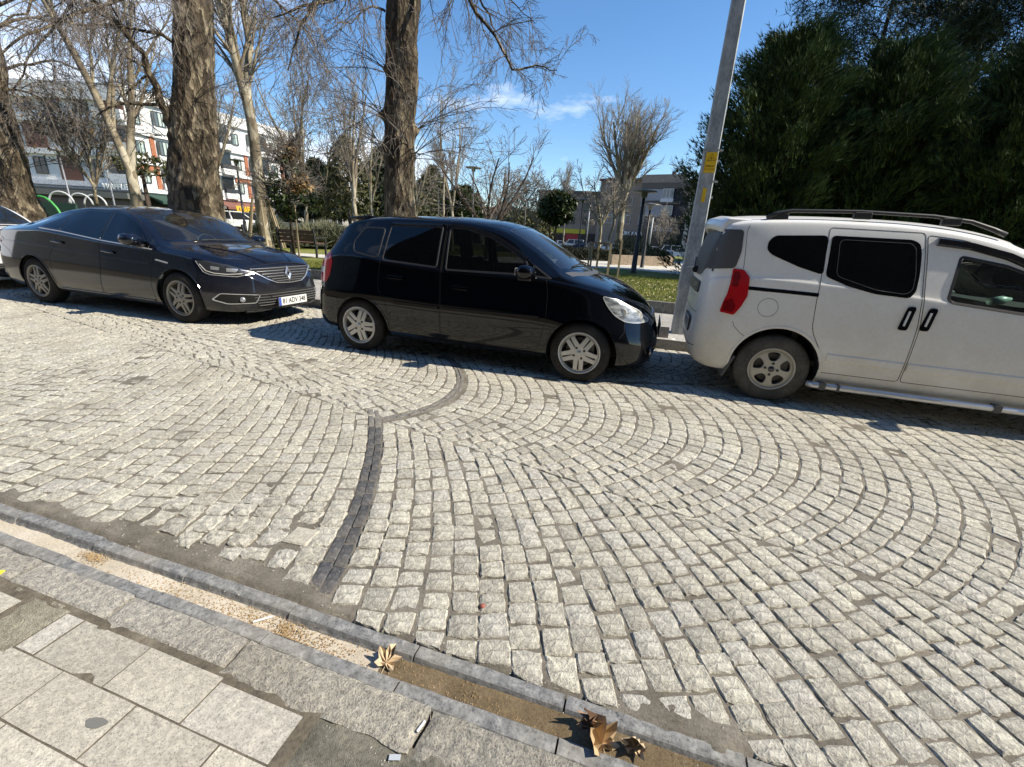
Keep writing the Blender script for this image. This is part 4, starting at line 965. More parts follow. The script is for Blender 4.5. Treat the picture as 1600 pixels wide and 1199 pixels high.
def ellipsoid_pts(n, c, r, fill=.5, zmin=-1.):
    d = rng.normal(size=(n, 3)); d /= np.linalg.norm(d, axis=1)[:, None]; rad = (fill + (1-fill)*rng.random(n))**(1.)
    p = d*rad[:, None]; p = p[p[:, 2] > zmin]; return np.array(c) + p*np.array(r)
def box_pts(n, p, q, w, z0, z1, lump=.25):
    k = rng.random(n); d = np.array(q) - np.array(p); nn = np.array([-d[1], d[0], 0])/np.linalg.norm(d[:2]); b_ = np.array(p)[None] + k[:, None]*d + nn*((rng.random(n)-.5)*w)[:, None]
    top = z1*(1 + lump*vnoise(k*9, k*0, 4)); b_[:, 2] = z0 + (top - z0)*rng.random(n)**.6; return b_
# dark clipped hedge in front of the path end
p, q = at(868, 404, PZ), at(992, 409, PZ)
h = leaf_cloud('hedge', box_pts(9000, (p.x, p.y, PZ), (q.x, q.y, PZ), 1.2, PZ, PZ + .55), .10, M['dark_hedge']); tag(h, 'low dark hedge along the path behind the stake frame', 'hedge')
for i, (u, v, r, hh, m_, lab) in enumerate(((985, 404, 1.5, 1.5, 'olive', 'rounded olive-brown shrub behind the stone planter'), (1010, 405, 1.5, .8, 'brown_leaf', 'low reddish-brown shrub in the stone planter'), (1033, 405, .8, .6, 'olive', 'small green shrub at the right end of the stone planter'))):
    p = at(u, v, PZ); o = leaf_cloud('shrub', ellipsoid_pts(5000, (0, 0, 0), (r, r, hh), .3, -.1), .13, M[m_]); o.location = (p.x, p.y, PZ); tag(o, lab, 'shrub')
p, q = at(395, 383, PZ), at(640, 392, PZ)
o = leaf_cloud('ground_cover', box_pts(14000, (p.x, p.y, PZ), (q.x, q.y, PZ), 3., PZ, PZ + .75, .5), .35, M['grey_leaf'], up=np.array([0, 0, 1.6]), droop=0, aspect=.08); o['kind'] = 'stuff'; o['label'] = 'tall grey-green ground plants behind the benches'; o['category'] = 'ground cover'

# ================================================================ trees
class Tree:
    def __init__(s): s.big = []; s.small = []
    def poly(s, pts, rads, thr=.03):
        (s.big if rads[0] > thr else s.small).append((pts, rads))
def wander(r, p, d, L_, n, wig, trop, tz=1.):
    pts = [p.copy()]; d = d.normalized()
    for i in range(n):
        d = (d + Vector((r.gauss(0, wig), r.gauss(0, wig), r.gauss(0, wig))) + Vector((0, 0, trop*tz))).normalized(); p = p + d*(L_/n); pts.append(p.copy())
    return pts, d
def grow(T, r, p, d, L_, rad, lev, P):
    n = P['seg'][lev]; pts, dend = wander(r, p, d, L_, n, P['wig'][lev], P['trop'][lev])
    tip = rad*(.35 if lev < len(P['n'])-1 else .4)
    rads = [max(P['rmin'], rad + (tip - rad)*i/n) for i in range(n+1)]; T.poly(pts, rads, P.get('thr', .03))
    if lev + 1 >= len(P['n']): return
    for k in range(P['n'][lev]):
        f = P['start'][lev] + (1 - P['start'][lev])*(k + r.random())/P['n'][lev]; i = min(n - 1, int(f*n)); a = pts[i].lerp(pts[i+1], f*n - i)
        dd = (pts[i+1] - pts[i]).normalized(); ax = dd.orthogonal().normalized(); ax.rotate(Matrix.Rotation(r.random()*2*pi, 3, dd)); ang = radians(r.gauss(P['ang'][lev], 9)); nd = dd.copy(); nd.rotate(Matrix.Rotation(ang, 3, ax))
        grow(T, r, a, nd, L_*P['len'][lev]*r.uniform(.7, 1.25)*(1 - .45*f), rads[i]*P['rr'][lev], lev + 1, P)
def emit(polys, name, mat, parent, sides=3):
    Vs = []; Fs = []; off = 0
    for pts, rads in polys:
        n = 7 if rads[0] > .12 else (5 if rads[0] > .04 else sides); P_ = np.array([tuple(p) for p in pts]); m = len(P_)
        D = np.gradient(P_, axis=0); D /= np.linalg.norm(D, axis=1)[:, None] + 1e-9
        ref = np.array([.31, .17, .93]) if abs(D[0, 2]) < .8 else np.array([1., .1, 0]); X = np.cross(D, ref); X /= np.linalg.norm(X, axis=1)[:, None] + 1e-9; Y = np.cross(D, X)
        a = np.arange(n)*2*pi/n; R3 = np.array(rads)[:, None, None]
        V = P_[:, None] + (X[:, None]*np.cos(a)[None, :, None] + Y[:, None]*np.sin(a)[None, :, None])*R3; Vs.append(V.reshape(-1, 3))
        i = np.arange(m-1)[:, None]*n; k = np.arange(n)[None]; F = np.stack([i + k, i + (k+1) % n, i + n + (k+1) % n, i + n + k], -1).reshape(-1, 4) + off; Fs.append(F); off += m*n
    if Vs: return np_mesh(name, np.vstack(Vs), np.vstack(Fs), mat, parent, True)
def thick_trunk(name, pts, rads, mat, parent, lump=.06, burls=(), n=72, seed=1, flare=0.):
    """pts/rads control polyline, resampled, with lumps and burls"""
    C_ = [Vector(p) for p in pts]; m = 150; V = []; F = []
    for i in range(m + 1):
        f = i/m*(len(C_)-1); k = min(int(f), len(C_)-2); g = f - k; p = C_[k].lerp(C_[k+1], g); r = rads[k] + (rads[k+1]-rads[k])*g
        for j in range(n):
            a = 2*pi*j/n; rr = r*(1 + lump*mnoise.noise(Vector((cos(a)*1.3, sin(a)*1.3, p.z*1.1 + seed*7))) + lump*.55*mnoise.noise(Vector((cos(a)*4, sin(a)*4, p.z*4 + seed))) + lump*.34*abs(mnoise.noise(Vector((cos(a)*7, sin(a)*7, p.z*3.2 + seed)))) + lump*.22*mnoise.noise(Vector((cos(a)*17, sin(a)*17, p.z*8 + seed))))
            for (bz, ba, br, bs) in burls:
                da = (a - ba + pi) % (2*pi) - pi; q = (da*r/bs)**2 + ((p.z - bz)/bs)**2
                if q < 4: rr += br*math.exp(-q*1.4)
            V.append(p + Vector((cos(a)*rr, sin(a)*rr, 0)))
    for i in range(m):
        for j in range(n): F.append((i*n+j, i*n+(j+1) % n, (i+1)*n+(j+1) % n, (i+1)*n+j))
    return mesh_obj(name, V, F, mat, parent, True)

def near_plane(u, v, t, label, rads_px, seed, burls, lean=(0, 0)):
    base = at_t(u, v, t); dist = hypot(base.x, base.y); e = empty('plane_tree', (base.x, base.y, PZ - .05), 0, label, 'tree')
    pts = []; rads = []
    for (uu, vv, wpx) in rads_px:
        q = at_d(uu, vv, dist); zc = ray(uu, vv); k = dist/hypot(zc[0], zc[1]); rr = wpx/2/FPX*k; pts.append((q.x - base.x, q.y - base.y, q.z - PZ)); rads.append(rr)
    # carry the trunk on above the frame
    p0 = Vector(pts[0]); pts.insert(0, (p0.x, p0.y, -.1)); rads.insert(0, rads[0]*1.25)
    pl_ = Vector(pts[-1]); dz = (pl_ - Vector(pts[-2])).normalized(); pts.append(tuple(pl_ + dz*1.8)); rads.append(rads[-1]*.85)
    thick_trunk('trunk', pts, rads, M['bark_big'], e, .17, burls, seed=seed); return e, base, dist, [Vector(p) for p in pts], rads
Pc = dict(n=(8, 7, 5, 0), seg=(9, 8, 7, 6), wig=(.13, .14, .13, .14), trop=(-.02, -.04, -.07, -.08), start=(.15, .12, .08, 0), ang=(44, 40, 36, 0), len=(.58, .62, .62, .5), rr=(.42, .5, .55, .5), rmin=.0034, thr=.028)
def limb_px(T, e, base, dist, pix, r0, r1, seed, P=Pc, lvl=True, nsub=9, spread=.6):
    """a limb drawn through pixels at given depth offsets, with sub-branches"""
    r = random.Random(seed); pts = []
    for (u, v, dd) in pix: q = at_d(u, v, dist + dd); pts.append(Vector((q.x - base.x, q.y - base.y, q.z - PZ + .05)))
    n = len(pts) - 1; fine = []
    for i in range(n):
        for k in range(3): fine.append(pts[i].lerp(pts[i+1], k/3) + Vector((r.gauss(0, .02), r.gauss(0, .02), r.gauss(0, .02))))
    fine.append(pts[-1]); m = len(fine) - 1; rads = [r0 + (r1 - r0)*i/m for i in range(m+1)]; T.poly(fine, rads)
    tot = sum((fine[i+1]-fine[i]).length for i in range(m))
    for k in range(nsub):
        f = .12 + .88*(k + r.random())/nsub; i = min(m-1, int(f*m)); a = fine[i].lerp(fine[i+1], f*m - i); dd = (fine[i+1]-fine[i]).normalized()
        ax = dd.orthogonal().normalized(); ax.rotate(Matrix.Rotation(r.random()*2*pi, 3, dd)); nd = dd.copy(); nd.rotate(Matrix.Rotation(radians(r.gauss(50, 12)), 3, ax)); nd.z -= .15
        grow(T, r, a, nd, r.uniform(.7, 1.5)*spread*1.6, max(.007, rads[i]*.45), 1, P)
Ps = dict(n=(5, 3, 0), seg=(9, 5, 4), wig=(.07, .13, .2), trop=(-.085, -.07, -.05), start=(.3, .2, 0), ang=(32, 35, 0), len=(.42, .45, .5), rr=(.6, .6, .5), rmin=.003, thr=.03)
def shoots(T, r, p, outdir, n, L_=(1.0, 2.2), rad=.011):
    for k in range(n):
        d = Vector((outdir[0] + r.gauss(0, .45), outdir[1] + r.gauss(0, .45), outdir[2] + r.gauss(0, .3))); grow(T, r, p + Vector((r.gauss(0, .05), r.gauss(0, .05), r.gauss(0, .06))), d, r.uniform(*L_), rad*r.uniform(.6, 1.2), 0, Ps)

# the thick trunk behind the sedan
e1, b1, d1, tp1, tr1 = near_plane(306, 345, 9.0, 'thickest mottled plane trunk, standing behind the bonnet of the dark sedan', [(306, 345, 78), (304, 310, 70), (303, 260, 61), (301, 210, 62), (301, 185, 60), (302, 120, 54), (303, 60, 52), (302, 0, 51)], 3, [(2.9, 3.3, .10, .16), (3.05, .2, .05, .12)])
T = Tree(); r = random.Random(5)
limb_px(T, e1, b1, d1, [(276, 205, 0), (262, 190, -.1), (252, 160, -.2), (240, 125, -.2), (222, 85, -.3), (196, 50, -.5), (165, 20, -.6), (120, -25, -.8)], .11, .035, 11, nsub=12)
limb_px(T, e1, b1, d1, [(280, 75, 0), (262, 58, -.2), (225, 48, -.4), (175, 38, -.5), (120, 40, -.7), (60, 30, -.9)], .045, .014, 12, nsub=16)
limb_px(T, e1, b1, d1, [(285, -30, 0), (240, -20, -.5), (180, 0, -1.2), (110, 25, -1.6), (40, 60, -1.8), (-20, 90, -2)], .05, .014, 13, nsub=18)
limb_px(T, e1, b1, d1, [(320, -40, 0), (380, -30, .5), (430, 0, .8), (480, 50, 1.0), (520, 120, 1.2)], .05, .012, 14, nsub=15)
limb_px(T, e1, b1, d1, [(320, -80, 0), (360, -60, -.5), (420, -20, -.9), (460, 50, -1.0), (475, 120, -1.0)], .04, .010, 15, nsub=12)
limb_px(T, e1, b1, d1, [(290, -60, 0), (200, -40, 1.5), (120, 0, 2.5), (60, 70, 3), (20, 140, 3.2)], .06, .015, 16, nsub=12, spread=.8)
limb_px(T, e1, b1, d1, [(290, -60, 0), (210, -60, -1.5), (130, -40, -2.2), (50, 0, -2.8), (0, 40, -3)], .05, .012, 17, nsub=14, spread=.7)
for (zz, aa) in ((2.9, 3.3), (2.2, 1.2), (3.6, 6.0), (3.8, 3.4)): 
    rr = np.interp(zz, [p.z for p in tp1], tr1); shoots(T, r, Vector((cos(aa)*rr, sin(aa)*rr, zz)) + Vector((0, 0, 0)), (cos(aa), sin(aa), .5), 7)
emit(T.big, 'limbs', M['bark_big'], e1); o = emit(T.small, 'crown', M['twig'], e1)
# second trunk behind the hatchback
e2_, b2, d2, tp2, tr2 = near_plane(625, 350, 9.0, 'straight dark-sided plane trunk with burls behind the roof of the black hatchback', [(626, 352, 46), (624, 300, 45), (625, 220, 46), (624, 180, 50), (628, 140, 50), (630, 110, 50), (627, 60, 48), (630, 0, 51)], 8,
    [(2.62, 3.4, .13, .11), (3.25, 3.3, .12, .10), (3.0, .1, .10, .13), (2.5, .3, .06, .09), (4.05, 3.2, .08, .08), (2.8, 4.6, .06, .12), (3.4, 4.9, .05, .1)])
T = Tree(); r = random.Random(9)
def side(z, a): rr = np.interp(z, [p.z for p in tp2], tr2); c = Vector((np.interp(z, [p.z for p in tp2], [p.x for p in tp2]), np.interp(z, [p.z for p in tp2], [p.y for p in tp2]), z)); return c + Vector((cos(a)*rr, sin(a)*rr, 0))
for (zz, aa, n_) in ((2.62, 3.4, 9), (3.25, 3.3, 9), (3.05, .1, 11), (2.55, -.3, 8), (4.05, 3.2, 7), (2.75, -1.2, 6), (3.5, -1.4, 5), (2.45, -2.0, 6)): shoots(T, r, side(zz, aa), (cos(aa)*.9, sin(aa)*.9, .65), n_, (.9, 2.3))
limb_px(T, e2_, b2, d2, [(655, -60, 0), (690, -50, -.5), (730, 0, -.9), (775, 60, -1.1), (800, 110, -1.2), (840, 102, -1.2), (870, 110, -1.2)], .05, .008, 21, nsub=13, spread=.36)
limb_px(T, e2_, b2, d2, [(655, -80, 0), (700, -60, .6), (745, -10, 1.0), (770, 40, 1.2), (800, 80, 1.3)], .045, .008, 22, nsub=13, spread=.6)
limb_px(T, e2_, b2, d2, [(655, -60, 0), (720, -50, .2), (770, -20, .3), (810, 10, .4), (835, 35, .4)], .035, .006, 23, nsub=9, spread=.32)
limb_px(T, e2_, b2, d2, [(605, -40, 0), (560, -20, .3), (520, 0, .5), (470, 10, .6), (420, 30, .8)], .06, .012, 24, nsub=16, spread=.7)
limb_px(T, e2_, b2, d2, [(605, -60, 0), (560, -60, -.6), (510, -20, -1.0), (470, 40, -1.2), (450, 110, -1.3)], .05, .010, 25, nsub=15, spread=.7)
limb_px(T, e2_, b2, d2, [(602, 20, 0), (585, 8, -.1), (560, 25, -.1), (520, 45, -.1)], .03, .008, 26, nsub=8, spread=.5)
for k in range(7):
    uu = 665 + 25*k; q0 = at_d(uu, -30 - 10*(k % 3), d2 + r.uniform(-1, 1)); pp0 = Vector((q0.x - b2.x, q0.y - b2.y, q0.z - PZ)); grow(T, r, pp0, Vector((.3, 0, -.8)), r.uniform(1.0, 1.8), .010, 0, Ps)
emit(T.big, 'limbs', M['bark_big'], e2_); emit(T.small, 'crown', M['twig'], e2_)
# leftmost trunk
e0, b0, d0, tp0, tr0 = near_plane(22, 350, 9.3, 'leaning flared plane trunk at the far left behind the white car', [(24, 360, 82), (22, 330, 68), (14, 280, 50), (4, 220, 40), (-10, 160, 38), (-22, 80, 34), (-35, 0, 32)], 5, [(2.4, 3.2, .08, .15)])
T = Tree(); r = random.Random(15)
for (zz, aa) in ((2.2, .4), (2.6, -.6), (3.2, .2), (3.8, -.4), (4.4, .3), (4.8, -.8)):
    rr = np.interp(zz, [p.z for p in tp0], tr0); c = Vector((np.interp(zz, [p.z for p in tp0], [p.x for p in tp0]), np.interp(zz, [p.z for p in tp0], [p.y for p in tp0]), zz)); shoots(T, r, c + Vector((cos(aa)*rr, sin(aa)*rr, 0)), (cos(aa), sin(aa), .5), 5, (1.2, 2.8), .013)
for sd_, pix in ((31, [(-20, 120, 0), (30, 100, .3), (80, 95, .5), (130, 110, .6), (170, 135, .7)]), (32, [(-30, 60, 0), (20, 30, .5), (80, 25, .9), (140, 45, 1.1), (190, 70, 1.2)]), (33, [(-20, 150, 0), (20, 140, -.3), (60, 150, -.4), (90, 175, -.5)]), (34, [(-30, 20, 0), (40, -10, -.4), (110, 0, -.6), (170, 20, -.8)])):
    limb_px(T, e0, b0, d0, pix, .05, .012, sd_, nsub=15, spread=.75)
emit(T.big, 'limbs', M['bark_big'], e0); emit(T.small, 'crown', M['twig'], e0)

# mid-distance bare trees
Pm = dict(n=(8, 8, 7, 0), seg=(8, 7, 6, 4), wig=(.06, .08, .09, .11), trop=(.05, .05, .045, .03), start=(.10, .10, .08, 0), ang=(24, 27, 27, 0), len=(.62, .62, .60, .5), rr=(.5, .48, .5, .5), rmin=.006, thr=.04)
Pm2 = dict(Pm, trop=(.03, .01, -.01, -.02), ang=(34, 36, 34, 0), wig=(.09, .11, .12, .13))
def bare_tree(name, base, H, r0, label, seed, trunk_h, fan=4, P=Pm, mat='bark_pale', twig='twig_pale', group='bare trees in the park', lean=(0, 0), limb_len=.62, ang0=16, rmin=None, z=PZ):
    r = random.Random(seed); z = z if hypot(base.x, base.y) < 40 else -.65; e = empty(name, (base.x, base.y, z - .05), 0, label, 'tree', group); T = Tree(); P = dict(P)
    if H < 7.6: P['n'] = (6, 6, 5, 0)
    if rmin: P['rmin'] = rmin
    top = Vector((lean[0], lean[1], trunk_h)); n = 7; pts = [Vector((0, 0, 0)).lerp(top, i/n) + Vector((r.gauss(0, .02), r.gauss(0, .02), 0))*(1 if 0 < i else 0) for i in range(n+1)]; rads = [r0*(1.25 if i == 0 else 1 - .3*i/n) for i in range(n+1)]
    T.big.append((pts, rads))
    for k in range(fan):
        a = 2*pi*(k + r.random()*.6)/fan; th = radians(r.gauss(ang0, 4)); d = Vector((sin(th)*cos(a), sin(th)*sin(a), cos(th))); d += Vector((lean[0], lean[1], 0))/max(1, trunk_h)
        grow(T, r, pts[-1] - Vector((0, 0, r.uniform(0, trunk_h*.08))), d, (H - trunk_h)*r.uniform(.8, 1.08)/max(.6, cos(th)), r0*.62, 0, P)
    emit(T.big, 'trunk', M[mat], e); emit(T.small, 'crown', M[twig], e); return e
def bd(u, v, d): p = at_d(u, v, d); return Vector((p.x, p.y, 0))
bare_tree('plane_tree', bd(221, 330, 19), 8.0, .20, 'pale plane tree forking low in front of the orange-panelled corner', 41, 2.3, 2, lean=(-.10, 0), ang0=7, rmin=.007)
e = bare_tree('plane_tree', bd(414, 365, 21), 9.4, .25, 'tall pale plane tree with wooden props around its foot, right of the thickest trunk', 42, 5.0, 3, ang0=11, rmin=.007)
base = bd(414, 372, 21)
sp = empty('tree_props', (base.x, base.y, PZ), 0, 'ring of leaning wooden props round the foot of the tall pale plane tree', 'tree props')
for i, a in enumerate(np.linspace(.2, 6.1, 7)): stake((cos(a)*.75, sin(a)*.5, 0), (cos(a)*.30, sin(a)*.25, 1.85), .06, M['stake'], sp, 'prop')
bare_tree('bare_tree', bd(556, 350, 24), 6.8, .14, 'slender bare tree with long upright twigs left of the second trunk', 43, 2.4, 4, ang0=15)
bare_tree('bare_tree', bd(582, 352, 27), 6.4, .13, 'bare tree close behind the left side of the second trunk', 44, 2.2, 3, ang0=14)
bare_tree('bare_tree', bd(706, 350, 25), 6.6, .10, 'bare tree with a fan of straight twigs right of the second trunk', 45, 2.2, 4, ang0=14)
bare_tree('white_trunk_tree', bd(693, 352, 20), 4.2, .055, 'thin white-barked tree right of the second trunk', 46, 3.2, 3, twig='twig', ang0=20, mat='bark_pale')
bare_tree('bare_tree', bd(762, 362, 19), 3.8, .11, 'dark spreading bare tree with arching branches above the windscreen of the hatchback', 47, 1.1, 6, P=Pm2, mat='bark_dark', twig='twig', ang0=34, rmin=.006)
bare_tree('bare_tree', bd(650, 352, 26), 4.8, .10, 'low twiggy bare tree immediately right of the second trunk', 48, 1.8, 6, P=Pm2, ang0=24)
bare_tree('bare_tree', bd(800, 372, 39), 5.2, .12, 'distant fine bare tree behind the arching dark one', 49, 2.0, 6, P=Pm2, ang0=26, rmin=.014)
bare_tree('bare_tree', bd(838, 378, 39), 4.6, .10, 'distant bare tree left of the evergreen lollipop tree', 50, 1.6, 6, P=Pm2, ang0=24, rmin=.014)
bare_tree('bare_tree', bd(879, 384, 60), 9.2, .10, 'thin upright bare tree rising above the evergreen lollipop tree', 51, 4.6, 3, ang0=7, rmin=.010)
bare_tree('plane_tree', bd(964, 392, 38), 9.4, .30, 'big bare tree with a rounded upright crown left of the pole', 52, 4.3, 10, ang0=17, rmin=.007, P=dict(Pm, ang=(28, 30, 28, 0)))
bare_tree('plane_tree', bd(935, 390, 39), 5.4, .15, 'lower white-limbed bare tree under the big rounded one', 53, 2.2, 5, P=Pm2, ang0=30, rmin=.013)
bare_tree('bare_tree', bd(946, 394, 36), 4.8, .13, 'pale leaning bare tree left of the twin lamps', 54, 2.6, 4, P=Pm2, ang0=24, rmin=.012, lean=(.4, 0))
bare_tree('bare_tree', bd(1030, 392, 60), 5.4, .08, 'small bare tree in front of the dark clad block', 55, 1.6, 5, P=Pm2, ang0=24, rmin=.014)
bare_tree('bare_tree', bd(1090, 400, 30), 5.4, .08, 'crooked pale bare tree partly behind the power pole', 56, 1.8, 4, P=Pm2, ang0=24, rmin=.012)
bare_tree('bare_tree', bd(155, 328, 22), 3.8, .07, 'small pale fan-shaped bare tree in front of the shaded wall', 57, 1.9, 6, P=Pm, ang0=24, rmin=.010)
bare_tree('bare_tree', bd(505, 350, 30), 5.5, .08, 'low bare tree among the dark conifers', 60, 1.6, 6, P=Pm2, ang0=28, rmin=.012)
bare_tree('bare_tree', bd(350, 340, 30), 8.0, .12, 'fine bare tree between the thickest trunk and the tall pale plane', 61, 3.5, 4, ang0=15, rmin=.008, P=dict(Pm, n=(6, 6, 5, 0)))
bare_tree('bare_tree', bd(480, 350, 26), 7.7, .11, 'fine bare tree behind the leafy sapling', 62, 3.2, 4, ang0=17, rmin=.008, P=dict(Pm, n=(6, 6, 5, 0)))

# last brown leaves in the crowns on the left
for (u, v, d, rr, n_, lab) in ((100, 195, 22, (2.6, 2.0, 1.3), 1100, 'brown dead leaves still hanging in the crowns before the shaded wall'),):
    q = at_d(u, v, d); o = leaf_cloud('leaves', ellipsoid_pts(n_, tuple(q), rr, .1), .10, M['brown_leaf'], n_tri=1, aspect=.6); o['kind'] = 'stuff'; o['label'] = lab; o['category'] = 'leaves'
# sapling by the bench
p = at(461, 407, PZ); e = empty('sapling', (p.x, p.y, PZ), 0, 'young tree with brown and green leaves tied to stakes before the bench', 'tree')
zt_ = at_d(452, 225, p.xy.length).z - PZ
MB().tube([(0, 0, 0), (-.01, 0, .9), (.0, 0, 1.8), (-.03, 0, zt_*.9)], [.045, .04, .03, .012], 7).build('trunk', M['bark_dark'], e, True)
T = Tree(); r = random.Random(70)
for k in range(26):
    z = zt_*(.38 + .6*r.random()); a = r.random()*6.28; grow(T, r, Vector((0, 0, z)), Vector((cos(a), sin(a), .9)), (zt_ - z)*.45 + .45, .012, 1, dict(Pm2, rmin=.005))
emit(T.small + T.big, 'branches', M['twig'], e)
pts = np.concatenate([ellipsoid_pts(230, (r.gauss(0, .32), r.gauss(0, .28), zt_*(.42 + .5*r.random())), (.30, .30, .28), .2) for k in range(9)])
leaf_cloud('foliage', pts[:len(pts)//3], .11, M['brown_leaf'], e, 1, aspect=.5); leaf_cloud('foliage', pts[len(pts)//3:], .11, M['evergreen'], e, 1, aspect=.5)
sq = empty('support_stake', (p.x + .11, p.y + .05, PZ), 0, 'pale support stakes right beside the sapling trunk', 'stake'); stake((0, 0, 0), (0, 0, 1.5), .04, M['stake'], sq, 'post'); stake((-.2, .1, 0), (-.2, .1, 1.5), .04, M['stake'], sq, 'post')
# evergreen trees in the park
def evergreen(name, base, H, R_w, label, n, mat='evergreen', size=.28, trunk_h=1.5, shape='cone', group='evergreen trees in the park', tr=.12, z=PZ, aspect=.4, droop=.3):
    e = empty(name, (base.x, base.y, z), 0, label, 'tree', group); MB().tube([(0, 0, 0), (0, 0, H*.9)], [tr, tr*.3], 7).build('trunk', M['bark_dark'], e, True)
    k = rng.random(n); 
    if shape == 'cone': zz = trunk_h + (H - trunk_h)*k**.9*1.0; prof_ = (1 - (zz - trunk_h)/(H - trunk_h))**.75 + .04
    else: zz = trunk_h + (H - trunk_h)*k; prof_ = np.sqrt(np.clip(1 - (2*(zz - trunk_h)/(H - trunk_h) - 1)**2, 0, 1)) + .05
    a = rng.random(n)*6.28; lum = 1 + .38*vnoise(a*1.5 + base.x, zz*1.6, 9) + .28*vnoise(a*4, zz*3.2, 10); rr = R_w*prof_*lum*(.45 + .55*rng.random(n)**.5)
    leaf_cloud('crown', np.stack([np.cos(a)*rr, np.sin(a)*rr, zz], 1), size, M[mat], e, 3, droop, aspect); return e
def ever_px(name, ub, d, utop, vtop, R_w, label, n, **k):
    b = bd(ub, 360, d); q = at_d(utop, vtop, d); return evergreen(name, b, q.z - PZ, R_w, label, n, **k)
ever_px('evergreen_tree', 868, 36, 872, 300, 1.2, 'dark evergreen lollipop tree in front of the long brown building', 2600, size=.30, trunk_h=2.0, shape='ball')
ever_px('conifer_tree', 500, 34, 496, 252, 2.0, 'dark green conifer at the right end of the white block', 4200, mat='pine', size=.35)
ever_px('conifer_tree', 478, 38, 474, 272, 1.9, 'lower dark conifer left of its taller neighbour behind the sapling', 4500, mat='pine', size=.35)
ever_px('conifer_tree', 522, 40, 520, 262, 2.2, 'bluish conifer right of the dark green one', 4500, mat='pine', size=.35)
ever_px('conifer_tree', 548, 30, 543, 214, 2.0, 'olive-brown conifer behind the slim lamp', 1300, mat='olive', size=.28)
ever_px('conifer_tree', 596, 38, 588, 232, 2.0, 'tall dark conifer peeping out left of the second trunk', 3000, mat='pine', size=.35)
ever_px('evergreen_tree', 722, 27, 720, 292, 1.1, 'glossy-leaved evergreen bush tree right of the second trunk', 3200, size=.24, trunk_h=.4, shape='ball')
ever_px('conifer_tree', 676, 48, 676, 262, 2.8, 'grey-green conifer behind the thin white-barked tree', 4000, mat='olive', size=.4)
ever_px('evergreen_tree', 240, 20, 262, 246, .8, 'leafy green branch tree left of the thickest trunk', 240, mat='olive', size=.16, trunk_h=2.2, shape='ball')
ever_px('evergreen_tree', 640, 46, 640, 300, 3.0, 'broad dark evergreen filling the gap behind the second trunk', 3500, mat='olive', size=.4, trunk_h=.3, shape='ball')
ever_px('evergreen_tree', 820, 56, 820, 330, 3.0, 'olive bush mass left of the long brown building', 3500, mat='olive', size=.4, trunk_h=.2, shape='ball')

# ---- the tall cypress screen on the right and the pines behind
def cypress(base, H, R_w, label, n, seed):
    r2 = np.random.default_rng(seed); e = empty('cypress', (base.x, base.y, .2), 0, label, 'tree', 'cypress screen on the right')
    T = Tree(); rr_ = random.Random(seed); T.big.append(([Vector((0, 0, 0)), Vector((0, 0, H*.5)), Vector((0, 0, H*.93))], [.16, .10, .03]))
    # boughs: every bough carries a plume of sprays
    nb_ = 210; P_ = []; U_ = []
    for k in range(nb_):
        f = (k + .5)/nb_; z = .15 + (H - .5)*f**.95; a = k*2.39996 + r2.normal()*.2; prof_ = min(1., (1 - f)*2.1 + .13)**.8*(1 + .20*r2.normal()); L_ = R_w*max(.35, prof_)
        d = np.array([cos(a), sin(a), .55 + .35*r2.random()]); start = np.array([0, 0, z - .45*L_]); end = start + d*L_
        T.small.append(([Vector(start), Vector(start*.5 + end*.5 + np.array([0, 0, -.05])), Vector(end)], [.03, .02, .006]))
        m_ = int(n/nb_); q = r2.random(m_)**.55; pts = start + (end - start)*q[:, None] + r2.normal(size=(m_, 3))*np.array([.26, .26, .20])*(.5 + .7*(1-q))[:, None]; P_.append(pts); U_.append(np.repeat(d[None]*2.6 + np.array([[0, 0, .5]]), m_, 0))
    P_ = np.vstack(P_); U_ = np.vstack(U_); leaf_cloud('crown', P_, .18, M['conifer'], e, 4, 0., .13, up=U_)
    emit(T.big, 'trunk', M['bark_dark'], e); emit(T.small, 'limbs', M['bark_dark'], e); return e
labs = ['leftmost cypress of the dark screen, directly behind the power pole', 'second cypress of the dark screen counted from the power pole', 'third cypress of the dark screen counted from the power pole', 'fourth cypress of the dark screen counted from the power pole', 'fifth cypress of the dark screen, near the right edge', 'outermost cypress of the dark screen at the right edge']
edge = at_t(1122, 300, 16.2); s_e = ST(edge)[0]
for i in range(6):
    H = (7.2, 7.0, 6.7, 7.3, 8.3, 9.4)[i]; cypress(W(s_e + 1.45 + i*3.0, 16.8 + .8*(i % 2), 0), H, 2.1, labs[i], 42000 if i < 4 else 30000, 100 + i)
def pine(base, H, label, seed, n=7000, zc=.55):
    r = random.Random(seed); e = empty('pine_tree', (base.x, base.y, .2), 0, label, 'tree', 'pines behind the cypress screen'); T = Tree(); P_ = []
    T.big.append(([Vector((0, 0, 0)), Vector((.1, 0, H*.5)), Vector((.05, .1, H))], [.17, .13, .05]))
    for k in range(40):
        f = zc + (1-zc)*r.random(); a = r.random()*6.28; L_ = (2.8 + 3.6*(1 - f)/(1-zc)*.8)*r.uniform(.7, 1.2); d = Vector((cos(a), sin(a), r.uniform(-.05, .35))); p0 = Vector((.05, 0, H*f)); pts, _ = wander(r, p0, d, L_, 5, .12, .03); T.small.append((pts, [.035*(1-.15*i) for i in range(6)]))
        for j in range(int(n/40/12)):
            q = pts[r.randint(2, 5)]; c = np.array(tuple(q)) + rng.normal(size=3)*np.array([.58, .58, .28]); P_.append(c + rng.normal(size=(12, 3))*.25)
    leaf_cloud('crown', np.vstack(P_), .36, M['pine'], e, 3, -.2, .10); emit(T.big, 'trunk', M['bark_dark'], e); emit(T.small, 'limbs', M['bark_dark'], e); return e
